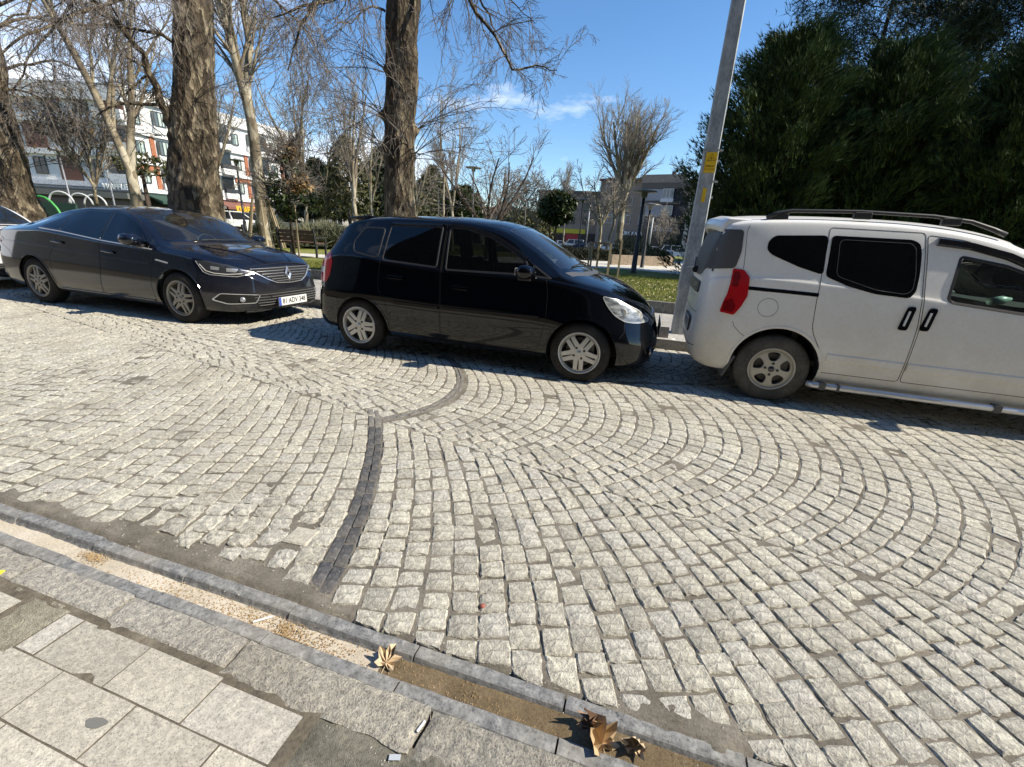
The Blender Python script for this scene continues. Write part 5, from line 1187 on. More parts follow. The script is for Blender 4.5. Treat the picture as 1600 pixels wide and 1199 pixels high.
for i, (ds, tt, H) in enumerate(((9, 33, 18.5), (14, 34, 20), (19, 34.5, 20.8), (25, 34, 21.5), (31, 34.5, 22.4))):
    pine(W(s_e + ds - .5, tt, 0), H, ['pine with a bare stem showing over the second cypress', 'pine standing behind the middle of the cypress screen', 'third pine from the left behind the cypress screen', 'fourth pine from the left behind the cypress screen', 'pine farthest right behind the cypress screen'][i], 200 + i, 20000, .42)
# dark undergrowth that closes the foot of the screen
o = leaf_cloud('undergrowth', box_pts(22000, tuple(W(s_e + .8, 18.2, .2)), tuple(W(s_e + 20, 18.2, .2)), 2., .2, 5., .1), .5, M['conifer'], n_tri=3, aspect=.4); o['kind'] = 'stuff'; o['label'] = 'dark undergrowth closing the foot of the cypress screen'; o['category'] = 'undergrowth'
# ================================================================ CARS
def pchip(keys):
    x = np.array([k[0] for k in keys], float); y = np.array([k[1] for k in keys], float); h = np.diff(x); d = np.diff(y)/h; m = np.zeros_like(x)
    m[0] = d[0]; m[-1] = d[-1]
    for i in range(1, len(x)-1):
        if d[i-1]*d[i] > 0: w1 = 2*h[i]+h[i-1]; w2 = h[i]+2*h[i-1]; m[i] = (w1+w2)/(w1/d[i-1]+w2/d[i])
    def f(q):
        q = np.clip(q, x[0], x[-1]); i = np.clip(np.searchsorted(x, q)-1, 0, len(x)-2); t = (q-x[i])/h[i]
        return y[i]*(2*t**3-3*t**2+1) + h[i]*m[i]*(t**3-2*t**2+t) + y[i+1]*(-2*t**3+3*t**2) + h[i]*m[i+1]*(t**3-t**2)
    return f
def inpoly(P, x, y):
    P = np.asarray(P, float); n = len(P); c = np.zeros(np.shape(x), bool); j = n-1
    for i in range(n):
        xi, yi = P[i]; xj, yj = P[j]
        with np.errstate(divide='ignore', invalid='ignore'): c ^= ((yi > y) != (yj > y)) & (x < (xj-xi)*(y-yi)/(yj-yi+1e-12)+xi)
        j = i
    return c
def rounded(P, r, n=4):
    out = []; P = [Vector(p) for p in P]; m = len(P)
    for i in range(m):
        a, b, c = P[i-1], P[i], P[(i+1) % m]; u = (a-b); v = (c-b); k = min(r, u.length*.45, v.length*.45); p0 = b + u.normalized()*k; p1 = b + v.normalized()*k
        for j in range(n+1): t = j/n; out.append(((1-t)**2*p0 + 2*t*(1-t)*b + t*t*p1))
    return [tuple(p) for p in out]
def resample(P, step, closed=True):
    out = []; m = len(P)
    for i in range(m if closed else m-1):
        a = np.array(P[i]); b = np.array(P[(i+1) % m]); L_ = np.linalg.norm(b-a); n = max(1, int(round(L_/step)))
        if L_ < 1e-5: continue
        for k in range(n): out.append(tuple(a+(b-a)*k/n))
    if not closed: out.append(tuple(P[-1]))
    return out
def clean(P, eps=.003):
    out = []
    for p in P:
        if not out or hypot(p[0]-out[-1][0], p[1]-out[-1][1]) > eps: out.append(p)
    if hypot(out[0][0]-out[-1][0], out[0][1]-out[-1][1]) < eps: out.pop()
    return out

class Hull:
    def __init__(s, K, x0, x1, nx=150):
        c = {k: pchip(v) for k, v in K.items()}
        t = np.linspace(0, 1, nx); xs = x0 + (x1-x0)*(t - .105*np.sin(2*pi*t)/1.0*.9)
        e = .004; xs = np.concatenate([[x0], x0 + np.array([.004, .010, .018, .030]), xs[(xs > x0+.035) & (xs < x1-.035)], x1 - np.array([.030, .018, .010, .004]), [x1]])
        rings = []
        for x in xs:
            zb, zt, zB, zc = c['zb'](x), c['zt'](x), c['zbelt'](x), c['zc'](x); ws, wm, wb, wc = c['wm'](x)*c['sill'](x), c['wm'](x), c['wb'](x), c['wc'](x)
            zB = min(zB, zt-.005); zc = min(max(zc, zB+.002), zt-.001); zm = zb+.50*(zB-zb)
            h = [(0, zb), (ws*.55, zb), (ws*.93, zb+.0), (ws, zb+.05), (wm*.995, zb+.26*(zB-zb)), (wm, zm), (wm*.35+wb*.65, zm+.62*(zB-zm)), (wb, zB-.006), (wb-.012, zB+.008), (wb+(wc-wb)*.45, zB+(zc-zB)*.48), (wc+.012, zc-.03*(zc > zB+.1)), (wc-.015, zc+.012*(zt > zc+.02)), (wc*.72, zc+.62*(zt-zc)), (wc*.36, zc+.92*(zt-zc)), (0, zt)]
            P = h + [(-a, b) for a, b in h[-2:0:-1]]; P = np.array(P)
            for _ in range(2):
                Q = np.roll(P, -1, 0); a = .75*P+.25*Q; b = .25*P+.75*Q; P = np.empty((2*len(a), 2)); P[0::2] = a; P[1::2] = b
            rings.append(np.column_stack([np.full(len(P), x), P]))
        n = len(rings[0]); m = len(rings); s.n = n; s.V = np.vstack(rings)
        i = (np.arange(m-1)[:, None]*n); k = np.arange(n)[None]; s.F = np.stack([i+k, i+(k+1) % n, i+n+(k+1) % n, i+n+k], -1).reshape(-1, 4)
        # end caps as centre fans
        c0 = len(s.V); s.V = np.vstack([s.V, rings[0].mean(0), rings[-1].mean(0)])
        caps = [(c0, (q+1) % n, q) for q in range(n)] + [(c0+1, (m-1)*n+q, (m-1)*n+(q+1) % n) for q in range(n)]
        s.faces = [tuple(f) for f in s.F] + caps
        me = bpy.data.meshes.new('hull_tmp'); me.from_pydata([tuple(v) for v in s.V], [], s.faces); me.update(); bm = bmesh.new(); bm.from_mesh(me)
        bmesh.ops.recalc_face_normals(bm, faces=bm.faces); vol = bm.calc_volume(signed=True)
        if vol < 0: bmesh.ops.reverse_faces(bm, faces=bm.faces)
        bm.normal_update(); s.bm = bm; s.bvh = BVHTree.FromBMesh(bm); bm.verts.ensure_lookup_table(); bm.faces.ensure_lookup_table()
        s.vn = [v.normal.copy() for v in bm.verts]; s.vc = [v.co.copy() for v in bm.verts]; s.fv = [[v.index for v in f.verts] for f in bm.faces]
        bpy.data.meshes.remove(me)
    def hit(s, chart, a, b, sgn=1):
        if chart == 'S': o, d = Vector((a, 3*sgn, b)), Vector((0, -sgn, 0))
        elif chart == 'T': o, d = Vector((a, b, 5)), Vector((0, 0, -1))
        elif chart == 'F': o, d = Vector((9, a, b)), Vector((-1, 0, 0))
        else: o, d = Vector((-9, a, b)), Vector((1, 0, 0))
        r = s.bvh.ray_cast(o, d)
        if r[0] is None or (chart == 'S' and r[0].y*sgn < .05): r = s.bvh.find_nearest(o + d*(3-.75 if chart == 'S' else 5-1.0 if chart == 'T' else 9-2.8))
        loc, nr, fi, _ = r; fv = s.fv[fi]; co = [s.vc[k] for k in fv]; w = [1/((loc-c_).length+1e-5) for c_ in co]
        from mathutils.interpolate import poly_3d_calc
        try: w = poly_3d_calc(co, loc)
        except Exception: pass
        nn = Vector((0, 0, 0))
        for k, ww in zip(fv, w): nn += s.vn[k]*ww
        if nn.length < 1e-6: nn = nr
        return loc, nn.normalized()
    def body(s, name, mat, parent, arches, holes):
        """arches: (x, z, R); holes: (chart, polygon)"""
        V = s.V.copy(); dele = np.zeros(len(V), bool); allf = s.fv
        def push(mask_in, move):
            nonlocal dele
            dele |= mask_in
        cut = np.zeros(len(V), int)
        zones = []
        for (xa, za, R_) in arches:
            ins = (np.hypot(V[:, 0]-xa, V[:, 2]-za) < R_) & (abs(V[:, 1]) > .42); zones.append(('A', (xa, za, R_), ins))
        for (chart, P) in holes:
            for sg in ((1, -1) if chart == 'S' else (1,)):
                if chart == 'S': ins = inpoly(P, V[:, 0], V[:, 2]) & (V[:, 1]*sg > .35)
                else: ins = inpoly(P, V[:, 0], V[:, 1]) & (V[:, 2] > .7)
                zones.append((chart, P, ins))
        faces = allf; keep = np.ones(len(faces), bool); newV = V.copy(); N_ = [s.vn[i] for i in range(len(V))]
        for typ, prm, ins in zones:
            for fi, f in enumerate(faces):
                if keep[fi] and all(ins[v] for v in f): keep[fi] = False
        used = set(v for fi, f in enumerate(faces) if keep[fi] for v in f)
        for typ, prm, ins in zones:
            for v in np.nonzero(ins)[0]:
                if v not in used: continue
                x, y, z = newV[v]
                if typ == 'A':
                    xa, za, R_ = prm; dx, dz = x-xa, z-za; L_ = hypot(dx, dz) or 1; nx_, nz_ = xa+dx/L_*R_, za+dz/L_*R_
                    if s.vn[v].z < -.7: newV[v] = (nx_, y, z) if abs(dz) < R_ and False else (xa + (1 if dx > 0 else -1)*sqrt(max(0, R_*R_-dz*dz)), y, z)
                    else:
                        loc, n_ = s.hit('S', nx_, nz_, 1 if y > 0 else -1); newV[v] = loc; N_[v] = n_
                else:
                    a, b = (x, z) if typ == 'S' else (x, y); best = None; P = prm
                    for i in range(len(P)):
                        q, pc = intersect_point_line(Vector((a, b)), Vector(P[i]), Vector(P[(i+1) % len(P)])); pc = min(1, max(0, pc)); q = Vector(P[i]).lerp(Vector(P[(i+1) % len(P)]), pc); d = (q-Vector((a, b))).length
                        if best is None or d < best[0]: best = (d, q)
                    loc, n_ = s.hit(typ, best[1].x, best[1].y, 1 if y > 0 else -1); newV[v] = loc; N_[v] = n_
        me = bpy.data.meshes.new(name); fs = [faces[i] for i in range(len(faces)) if keep[i]]
        me.from_pydata([tuple(v) for v in newV], [], fs); me.materials.append(mat); me.polygons.foreach_set('use_smooth', [True]*len(me.polygons)); me.update()
        me.normals_split_custom_set_from_vertices([tuple(n) for n in N_]); return link(me, name, parent)
    def panel(s, name, chart, P, mat, parent, off=.004, sgn=1, grid=.035, r=.02, th=.008):
        P = clean(resample(rounded(P, r) if r > 0 else P, .025)); n = len(P); PA = np.array(P)
        xs = np.arange(PA[:, 0].min(), PA[:, 0].max(), grid); ys = np.arange(PA[:, 1].min(), PA[:, 1].max(), grid); X, Y = np.meshgrid(xs, ys); X = X.ravel()+.0013; Y = Y.ravel()+.0017
        m_ = inpoly(P, X, Y); X, Y = X[m_], Y[m_]
        if len(X):
            d = np.min(np.hypot(X[:, None]-PA[None, :, 0], Y[:, None]-PA[None, :, 1]), 1); X, Y = X[d > grid*.4], Y[d > grid*.4]
        pts = [Vector(p) for p in P] + [Vector((x, y)) for x, y in zip(X, Y)]
        v2, e2, f2, _, _, _ = delaunay_2d_cdt(pts, [(i, (i+1) % n) for i in range(n)], [], 1, 1e-6)
        V = []; Nn = []
        for p in v2: loc, nn = s.hit(chart, p.x, p.y, sgn); V.append(loc+nn*off); Nn.append(nn)
        nb = len(v2)
        # outward winding by the surface normal
        F = []
        for f in f2:
            a, b, c_ = (V[f[0]], V[f[1]], V[f[2]]); fn = (b-a).cross(c_-a); F.append(tuple(f) if fn.dot(Nn[f[0]]) > 0 else tuple(f)[::-1])
        # skirt
        cnt = {}
        for f in F:
            for i in range(len(f)): a, b = f[i], f[(i+1) % len(f)]; cnt[(a, b)] = 1
        bd_ = [(a, b) for (a, b) in cnt if (b, a) not in cnt]; mp_ = {}
        for a, b in bd_:
            for q in (a, b):
                if q not in mp_: mp_[q] = len(V); V.append(V[q]-Nn[q]*(off+th)); Nn.append(Nn[q])
        for a, b in bd_: F.append((b, a, mp_[a], mp_[b]))
        me = bpy.data.meshes.new(name); me.from_pydata([tuple(v) for v in V], [], F); me.materials.append(mat); me.polygons.foreach_set('use_smooth', [True]*len(me.polygons)); me.update()
        me.normals_split_custom_set_from_vertices([tuple(q) for q in Nn]); return link(me, name, parent)
    def ribbon(s, name, chart, P, w, mat, parent, off=.0022, sgn=1, closed=False, inset=0., th=.004, r=0., step=.03, raise_mid=0.):
        P = clean(resample(rounded(P, r) if (closed and r > 0) else P, step, closed), .002); m = len(P); V = []; F = []; Nn = []
        area = sum(P[i][0]*P[(i+1) % m][1]-P[(i+1) % m][0]*P[i][1] for i in range(m))
        for i in range(m):
            a = Vector(P[i-1] if (i > 0 or closed) else P[i]); b = Vector(P[(i+1) % m] if (i < m-1 or closed) else P[i]); t = (b-a).normalized(); nn2 = Vector((-t.y, t.x))*(1 if area > 0 else -1); c_ = Vector(P[i]) + nn2*inset
            for k in (-1, -.6, .6, 1):
                q = c_+nn2*w/2*k; loc, nn = s.hit(chart, q.x, q.y, sgn); V.append(loc+nn*(off if abs(k) < 1 else -th)); Nn.append(nn)
        for i in range(m if closed else m-1):
            j = (i+1) % m
            for k in range(3): F.append((4*i+k, 4*j+k, 4*j+k+1, 4*i+k+1))
        F2 = []
        for f in F:
            fn = (V[f[1]]-V[f[0]]).cross(V[f[3]]-V[f[0]]); F2.append(f)
        me = bpy.data.meshes.new(name); me.from_pydata([tuple(v) for v in V], [], F2); me.materials.append(mat); me.update(); return link(me, name, parent)

# ---- wheels
def rim_face(name, R_, holes, mat, parent, th=.02, dome=.012, y=0.):
    """alloy face: disc with holes (2D polygons), domed"""
    n = 56; outer = [(R_*cos(2*pi*i/n), R_*sin(2*pi*i/n)) for i in range(n)]; pts = [Vector(p) for p in outer]; edges = [(i, (i+1) % n) for i in range(n)]
    for h in holes:
        k = len(pts); m = len(h); pts += [Vector(p) for p in h]; edges += [(k+i, k+(i+1) % m) for i in range(m)]
    g = R_/7
    for rr in np.arange(g, R_*.98, g):
        for a in np.arange(0, 2*pi, g/rr):
            p = (rr*cos(a+rr*9), rr*sin(a+rr*9)); 
            if all(not inpoly(h, np.array([p[0]]), np.array([p[1]]))[0] and min(hypot(p[0]-q[0], p[1]-q[1]) for q in h) > .008 for h in holes): pts.append(Vector(p))
    v2, e2, f2, _, _, _ = delaunay_2d_cdt(pts, edges, [], 0, 1e-6); F0 = []
    for f in f2:
        c_ = sum((v2[i] for i in f), Vector((0, 0)))/3
        if any(inpoly(h, np.array([c_.x]), np.array([c_.y]))[0] for h in holes) or c_.length > R_: continue
        F0.append(tuple(f))
    V = []; nb = len(v2)
    def yy(p): r_ = p.length/R_; return y - dome*(1-(r_-.15)**2*1.2) + (.006 if r_ > .93 else 0)
    for p in v2: V.append((p.x, yy(p), p.y))
    for p in v2: V.append((p.x, yy(p)+th, p.y))
    F = []; cnt = {}
    for f in F0:
        a = (v2[f[1]]-v2[f[0]]); b = (v2[f[2]]-v2[f[0]]); ff = f if a.x*b.y-a.y*b.x > 0 else f[::-1]; F.append(ff); F.append(tuple(i+nb for i in ff[::-1]))
        for i in range(3): cnt[(ff[i], ff[(i+1) % 3])] = 1
    for (a, b) in cnt:
        if (b, a) not in cnt: F.append((b, a, a+nb, b+nb))
    return mesh_obj(name, V, F, mat, parent)
def pol(r, a): return (r*cos(a), r*sin(a))
def holes_double(R_, n, a0, slot=(.32, .90), sw=.012, wide=.8, inner=.36):
    H = []
    for i in range(n):
        a = a0+2*pi*i/n; d = Vector((cos(a), sin(a))); t = Vector((-d.y, d.x)); r0, r1 = R_*slot[0], R_*slot[1]
        H.append([tuple(d*r0+t*sw*.45), tuple(d*r1+t*sw*1.1), tuple(d*r1-t*sw*1.1), tuple(d*r0-t*sw*.45)][::-1])
        am = a+pi/n; hw = pi/n*wide; q = [pol(R_*inner, am)]
        # spoke width in metres kept
        sp_ = R_*.17
        for k in range(7):
            aa = am-hw+2*hw*k/6; q.append(pol(R_*.90, aa))
        lo = [pol(R_*.62, am+hw*.62)]; hi = [pol(R_*.62, am-hw*.62)]
        q = [pol(R_*inner, am)] + hi + q[1:] + lo; q = rounded(clean(q), .010, 2); H.append(q)
    return H
def wheel(parent, x, z, ysgn, Rt, Rr, w, yface, style, a0=0., mrim=None, mtyre=None):
    """parts: tyre, rim, brake disc.  ysgn -1 = camera side"""
    e = empty('wheel', (x, yface*ysgn, z)); e.parent = parent
    y0 = 0; b = MB(); sh = .018
    prof = [(Rr*.985, .020), (Rr*1.0, .004), (Rr*1.045, .0), (Rr+(Rt-Rr)*.45, -.005), (Rt-.030, .004), (Rt-.010, .016), (Rt-.002, .030), (Rt, .045), (Rt, w-.045), (Rt-.002, w-.03), (Rt-.012, w-.012), (Rr, w)]
    b.lathe(prof, n=64, axis='y'); t = b.build('tyre', mtyre or M['tyre'], e, True)
    g = MB()  # tread blocks
    for i in range(64):
        a = 2*pi*i/64
        for (yy_, ww) in ((.060, .035), (.105, .040)): 
            c_ = (Rt+.0008)*1.0; g.box((c_*cos(a), yy_, c_*sin(a)), (.006, ww, Rt*2*pi/64*.72), ry=-a)
    g.build('tread', mtyre or M['tyre'], t)
    rim_mat = mrim or M['alloy']
    r = MB(); r.lathe([(Rr*1.01, .006), (Rr*1.0, -.004), (Rr*.955, -.002), (Rr*.93, .012), (Rr*.90, .07), (Rr*.80, .085), (Rr*.80, w-.02)], n=56, axis='y'); rb = r.build('rim', rim_mat, e, True)
    if style == 'five_double': H = holes_double(Rr*.955, 5, a0, slot=(.34, .86), sw=.008, wide=.56, inner=.42); th = .022
    elif style == 'ten': H = holes_double(Rr*.955, 5, a0, slot=(.36, .90), sw=.016, wide=.62, inner=.46); th = .022
    else:
        H = []
        for i in range(5):
            am = a0+2*pi*i/5+pi/5; q = [(Rr*.42, -.14), (Rr*.42, .14)] ; P = [pol(Rr*.40, am-.30), pol(Rr*.56, am-.40), pol(Rr*.76, am-.39), pol(Rr*.80, am-.22), pol(Rr*.81, am), pol(Rr*.80, am+.22), pol(Rr*.76, am+.39), pol(Rr*.56, am+.40), pol(Rr*.40, am+.30), pol(Rr*.37, am)]
            H.append(rounded(P, .012, 2))
        th = .03
    rf = rim_face('rim_face', Rr*.955, H, rim_mat, e, th, .014, .016)
    nb_ = 4 if style != 'ten' else 5; bl = MB()
    for i in range(nb_):
        a = a0+2*pi*i/nb_+.5; c_ = pol(Rr*.27, a); bl.lathe([(0, -.006), (.006, -.006), (.0075, .004)], (c_[0], .0, c_[1]), 8, 'y'); bl.lathe([(.008, -.0005), (.0125, -.001), (.013, .003)], (c_[0], .0, c_[1]), 8, 'y')
    bl.build('bolts', M['lamp_dark'], e)
    c = MB(); c.lathe([(0, -.004), (Rr*.13, -.003), (Rr*.15, .004)], (0, .0, 0), 16, 'y'); c.build('hub_cap', rim_mat if style != 'five_hole' else M['lamp_dark'], e, True)
    d = MB(); d.lathe([(0, .055), (Rr*.70, .055), (Rr*.70, .075)], n=32, axis='y'); d.box((Rr*.45, .05, Rr*.1), (.09, .03, .15)); d.build('brake_disc', M['brake'], e)
    bk = MB(); bk.lathe([(0, .11), (Rr*.82, .11)], n=20, axis='y'); bk.build('backplate', M['seam'], e)
    if ysgn > 0: e.rotation_euler = (0, 0, pi)
    return e
def liner(parent, arches, ws=.80):
    for (xa, za, R_) in arches:
        for sg in (1, -1):
            b = MB(); n = 18; V = []; F = []
            for i in range(n+1):
                a = -.25+(pi+.5)*i/n
                for yy in (.40, ws): V.append((xa+(R_+.004)*cos(a), yy*sg, za+(R_+.004)*sin(a)))
            k = len(b.v); b.add(V, [(2*i, 2*i+2, 2*i+3, 2*i+1) for i in range(n)]); 
            disc = [(xa+(R_+.004)*cos(-.25+(pi+.5)*i/n), .40*sg, za+(R_+.004)*sin(-.25+(pi+.5)*i/n)) for i in range(n+1)]; b.add(disc, [tuple(range(n+1))])
            b.build('wheel_arch_liner', M['seam'], parent)
def plate(parent, txt, loc, rz, w=.50, h=.105, tilt=0., name='number_plate', mat=None, txtmat=None):
    e = MB().box((0, 0, 0), (w, .008, h)).build(name, mat or M['white_plate'], parent); e.location = loc; e.rotation_euler = (tilt, 0, rz)
    MB().box((0, .004, 0), (w+.03, .008, h+.03)).build('plate_frame', M['trim_black'], e)
    MB().box((-w/2+.022, -.0045, 0), (.042, .002, h*.98)).build('blue_band', M['plate_blue'], e)
    if txt: text_mesh('lettering', txt, .098, txtmat or M['ink'], e, .0006, (.02, -.0052, -.002), (pi/2, 0, 0), sx=.86, bold=.0012)
    return e
def mirror(parent, x, z, y0, y1, ln, hh, mat, base_mat, back=None):
    """door mirror shell; y0 door skin, y1 outer end (camera side negative)"""
    for sg, nm in ((-1, ''), (1, '')):
        b = MB(); n = 12; V = []; F = []; secs = [(.0, .55), (.10, .85), (.35, 1.), (.7, .98), (.93, .8), (1., .45)]
        for (f, sc_) in secs:
            y = y0+(y1-y0)*f
            for i in range(n):
                a = 2*pi*i/n; cx = cos(a); sz = sin(a); V.append((x+ln*.5*sc_*cx*(1.15 if cx > 0 else .75)*(1-.1*f), sg*y, z+hh*.5*sc_*sz+.012*f))
        for k in range(len(secs)-1):
            for i in range(n): F.append((k*n+i, k*n+(i+1) % n, (k+1)*n+(i+1) % n, (k+1)*n+i))
        F.append(tuple(range(n))); F.append(tuple(range((len(secs)-1)*n, len(secs)*n)))
        if sg < 0: F = [f[::-1] for f in F]
        o = mesh_obj('door_mirror', V, F, mat, parent, True)
        MB().box((x-.02, sg*(y0-.02), z-hh*.45), (ln*.6, .09, .035)).build('mirror_foot', base_mat, o)
        if back: MB().box((x-ln*.36, sg*(y0*.45+y1*.55), z+.008), (.006, abs(y1-y0)*.55, hh*.5)).build('mirror_glass', back, o)
def seats(parent, xs, zs, yo=.36, h=.62, mat=None):
    mat = mat or M['seat_cloth']
    for x in xs:
        for sg in (-1, 1):
            b = MB(); b.box((x+.22, sg*yo, zs), (.5, .48, .14)); b.box((x-.03, sg*yo, zs+h*.45), (.14, .46, h*.85), ry=-.22); b.box((x-.17, sg*yo, zs+h*.98), (.09, .26, .18), ry=-.15)
            o = b.build('seat', mat, parent); m = o.modifiers.new('b', 'BEVEL'); m.width = .04; m.segments = 3
def steering(parent, x, y, z):
    b = MB(); pts = [(x-.06*sin(a), y+.18*cos(a), z+.17*sin(a)) for a in np.linspace(0, 2*pi, 25)]; b.tube(pts, .014, 6, False); b.bar((x, y-.16, z), (x, y+.16, z), .03, .02); b.bar((x, y, z), (x+.06, y, z-.16), .03, .02); b.bar((x, y, z), (x+.25, y, z-.05), .05, .05); b.build('steering_wheel', M['trim_black'], parent, True)
def mesh_bevel(o, w=.01, s=2): m = o.modifiers.new('bevel', 'BEVEL'); m.width = w; m.segments = s; return o
def place_car(name, loc2, yaw, TW, label, group='cars parked along the far kerb', cat='car'):
    left = Vector((-sin(yaw), cos(yaw), 0)); p = Vector((loc2[0], loc2[1], 0)) + left*TW; return empty(name, p, yaw, label, cat, group)
def both(fn):
    for sg in (-1, 1): fn(sg)

# ================================================================ black hatchback
def build_hatchback():
    TW = .80; e = place_car('hatchback_car', (-1.7304, 4.7303), -.2828, TW, 'glossy black small hatchback with tinted windows and five-spoke wheels, parked in the middle')
    K = dict(
        zt=[(-.615, .60), (-.60, .74), (-.53, .92), (-.44, 1.10), (-.33, 1.27), (-.22, 1.39), (-.10, 1.435), (.1, 1.452), (.5, 1.475), (1.0, 1.482), (1.4, 1.462), (1.65, 1.41), (1.9, 1.295), (2.15, 1.145), (2.32, 1.035), (2.42, .995), (2.6, .945), (2.8, .86), (2.95, .765), (3.06, .66), (3.13, .53), (3.15, .44)],
        zb=[(-.615, .42), (-.58, .27), (-.45, .22), (0, .20), (2.4, .185), (2.9, .17), (3.08, .20), (3.15, .32)],
        zbelt=[(-.615, .55), (-.55, .80), (-.42, .98), (-.2, 1.03), (0, 1.03), (.3, 1.0), (1, .955), (1.9, .95), (2.2, .925), (2.45, .885), (2.65, .83), (2.85, .74), (3.0, .63), (3.1, .52), (3.15, .42)],
        wb=[(-.615, .45), (-.58, .60), (-.5, .70), (-.38, .755), (-.1, .785), (.5, .80), (1.5, .80), (2.1, .795), (2.45, .765), (2.7, .705), (2.9, .62), (3.02, .54), (3.1, .44), (3.15, .28)],
        wm=[(-.615, .50), (-.59, .66), (-.52, .755), (-.4, .80), (-.1, .825), (.5, .83), (2.3, .83), (2.6, .82), (2.8, .78), (2.93, .715), (3.04, .62), (3.11, .50), (3.15, .34)],
        sill=[(-.7, .97), (0, .955), (1, .95), (2.5, .955), (3.2, .98)],
        zc=[(-.615, .57), (-.55, .82), (-.44, 1.06), (-.3, 1.25), (-.15, 1.35), (.05, 1.388), (.5, 1.412), (1.0, 1.415), (1.35, 1.39), (1.6, 1.335), (1.85, 1.215), (2.05, 1.09), (2.22, .975), (2.4, .925), (2.65, .87), (2.85, .78), (3.0, .67), (3.1, .55), (3.15, .43)],
        wc=[(-.615, .42), (-.5, .56), (-.3, .60), (0, .60), (1, .605), (1.5, .615), (1.85, .66), (2.1, .715), (2.25, .745), (2.45, .725), (2.7, .65), (2.9, .55), (3.05, .42), (3.15, .25)])
    H = Hull(K, -.615, 3.15); AR = [(.045, .275, .325), (2.465, .275, .335)]
    WS = [(1.60, -.56), (1.64, -.3), (1.66, 0), (1.64, .3), (1.60, .56), (1.9, .60), (2.16, .655), (2.31, .40), (2.36, 0), (2.31, -.40), (2.16, -.655), (1.9, -.60)]
    rd = [(.352, 1.352), (.94, 1.362), (.94, .972), (.318, 1.004)]; fd = [(1.02, 1.362), (1.20, 1.358), (1.47, 1.292), (1.70, 1.185), (1.865, 1.085), (1.885, .972), (1.04, .958)]
    body = H.body('body', M['paint_hatch'], e, AR, [('T', WS), ('S', rd), ('S', fd)]); liner(e, AR)
    H.panel('windscreen', 'T', WS, M['glass_clear'], e, .001, 1, .06, .05, .001); H.ribbon('windscreen_seal', 'T', WS, .035, M['trim_gloss'], e, .003, 1, True, .012, r=.05)
    rd = [(.352, 1.352), (.94, 1.362), (.94, .972), (.318, 1.004)]; fd = [(1.02, 1.362), (1.20, 1.358), (1.47, 1.292), (1.70, 1.185), (1.865, 1.085), (1.885, .972), (1.04, .958)]
    qg = [(.04, 1.315), (-.06, 1.16), (-.04, 1.065), (.265, 1.02), (.29, 1.32)]; tri = [(1.93, 1.065), (2.12, .955), (1.94, .965)]
    for sg in (-1, 1):
        for P, rr in ((rd, .03), (fd, .03), (qg, .05), (tri, .02)): 
            w = H.panel('side_window', 'S', P, M['glass_smoked'] if P is rd or P is fd else M['glass_tint'], e, .0005 if P is rd or P is fd else .0035, sg, .05, rr, .001); H.ribbon('window_seal', 'S', P, .022, M['trim_black'], w, .0055, sg, True, .002, r=rr)
        # doors and their handles
        fdoor = [(1.00, 1.39), (1.22, 1.385), (1.5, 1.315), (1.74, 1.20), (1.90, 1.09), (2.075, .955), (2.10, .80), (2.105, .55), (2.07, .40), (2.035, .265), (1.0, .255)]
        rdoor = [(.985, 1.39), (.50, 1.385), (.34, 1.37), (.305, 1.02), (.275, .80), (.28, .705), (.33, .62), (.365, .55), (.385, .40), (.39, .262), (.99, .255)]
        for nm, P in (('front_door', fdoor), ('rear_door', rdoor)):
            s_ = H.ribbon(nm, 'S', P, .0065, M['seam'], e, .0012, sg, True, r=.03)
        for x, z in ((1.12, .800), (.395, .845)):
            hd = H.ribbon('door_handle', 'S', [(x, z), (x+.19, z-.006)], .034, M['paint_hatch'], e, .028, sg, th=-.010); H.panel('handle_recess', 'S', [(x+.03, z+.03), (x+.16, z+.028), (x+.16, z-.035), (x+.03, z-.033)], M['trim_gloss'], hd, .002, sg, r=.02)
        H.ribbon('side_moulding', 'S', [(.46, .588), (.98, .582)], .042, M['paint_hatch'], e, .014, sg); H.ribbon('side_moulding', 'S', [(1.03, .582), (2.04, .590)], .042, M['paint_hatch'], e, .014, sg)
        H.ribbon('sill_skirt', 'S', [(.40, .235), (1.2, .225), (2.1, .215)], .055, M['paint_hatch'], e, .018, sg)
        for (xa, za, R_) in AR: H.ribbon('arch_lip', 'S', [(xa+(R_+.012)*cos(a), za+(R_+.012)*sin(a)) for a in np.linspace(.02, pi-.02, 30)], .024, M['paint_hatch'], e, .006, sg)
        hl = [(2.60, .835), (2.74, .805), (2.93, .715), (3.045, .615), (2.94, .60), (2.83, .615), (2.73, .67), (2.655, .75)]
        L_ = H.panel('headlight', 'S', hl, M['hazy_lens'], e, .006, sg, .03, .03); H.ribbon('headlight_rim', 'S', hl, .008, M['chrome_dull'], L_, .0075, sg, True, r=.03)
        b = MB(); loc, nn = H.hit('S', 2.80, .70, sg); L2 = b.lathe([(0, -.0), (.03, -.004), (.038, .004)], (0, 0, 0), 16, 'y').build('indicator', M['lamp_white'], L_, True); L2.location = loc+nn*.008
        tl = [(-.335, 1.045), (-.30, .95), (-.345, .80), (-.40, .725), (-.52, .735), (-.56, .78), (-.50, .93), (-.42, 1.02)]
        t_ = H.panel('taillight', 'S', tl, M['red_lens'], e, .007, sg, .03, .02); H.panel('reversing_lens', 'S', [(-.52, .885), (-.40, .885), (-.41, .82), (-.55, .82)], M['lamp_white'], t_, .010, sg, r=.01)
        H.ribbon('bumper_seam', 'S', [(-.60, .715), (-.40, .70), (-.27, .60), (-.235, .50)], .006, M['seam'], e, .001, sg); H.ribbon('bumper_seam', 'S', [(2.83, .605), (2.84, .52), (2.80, .46)], .006, M['seam'], e, .001, sg)
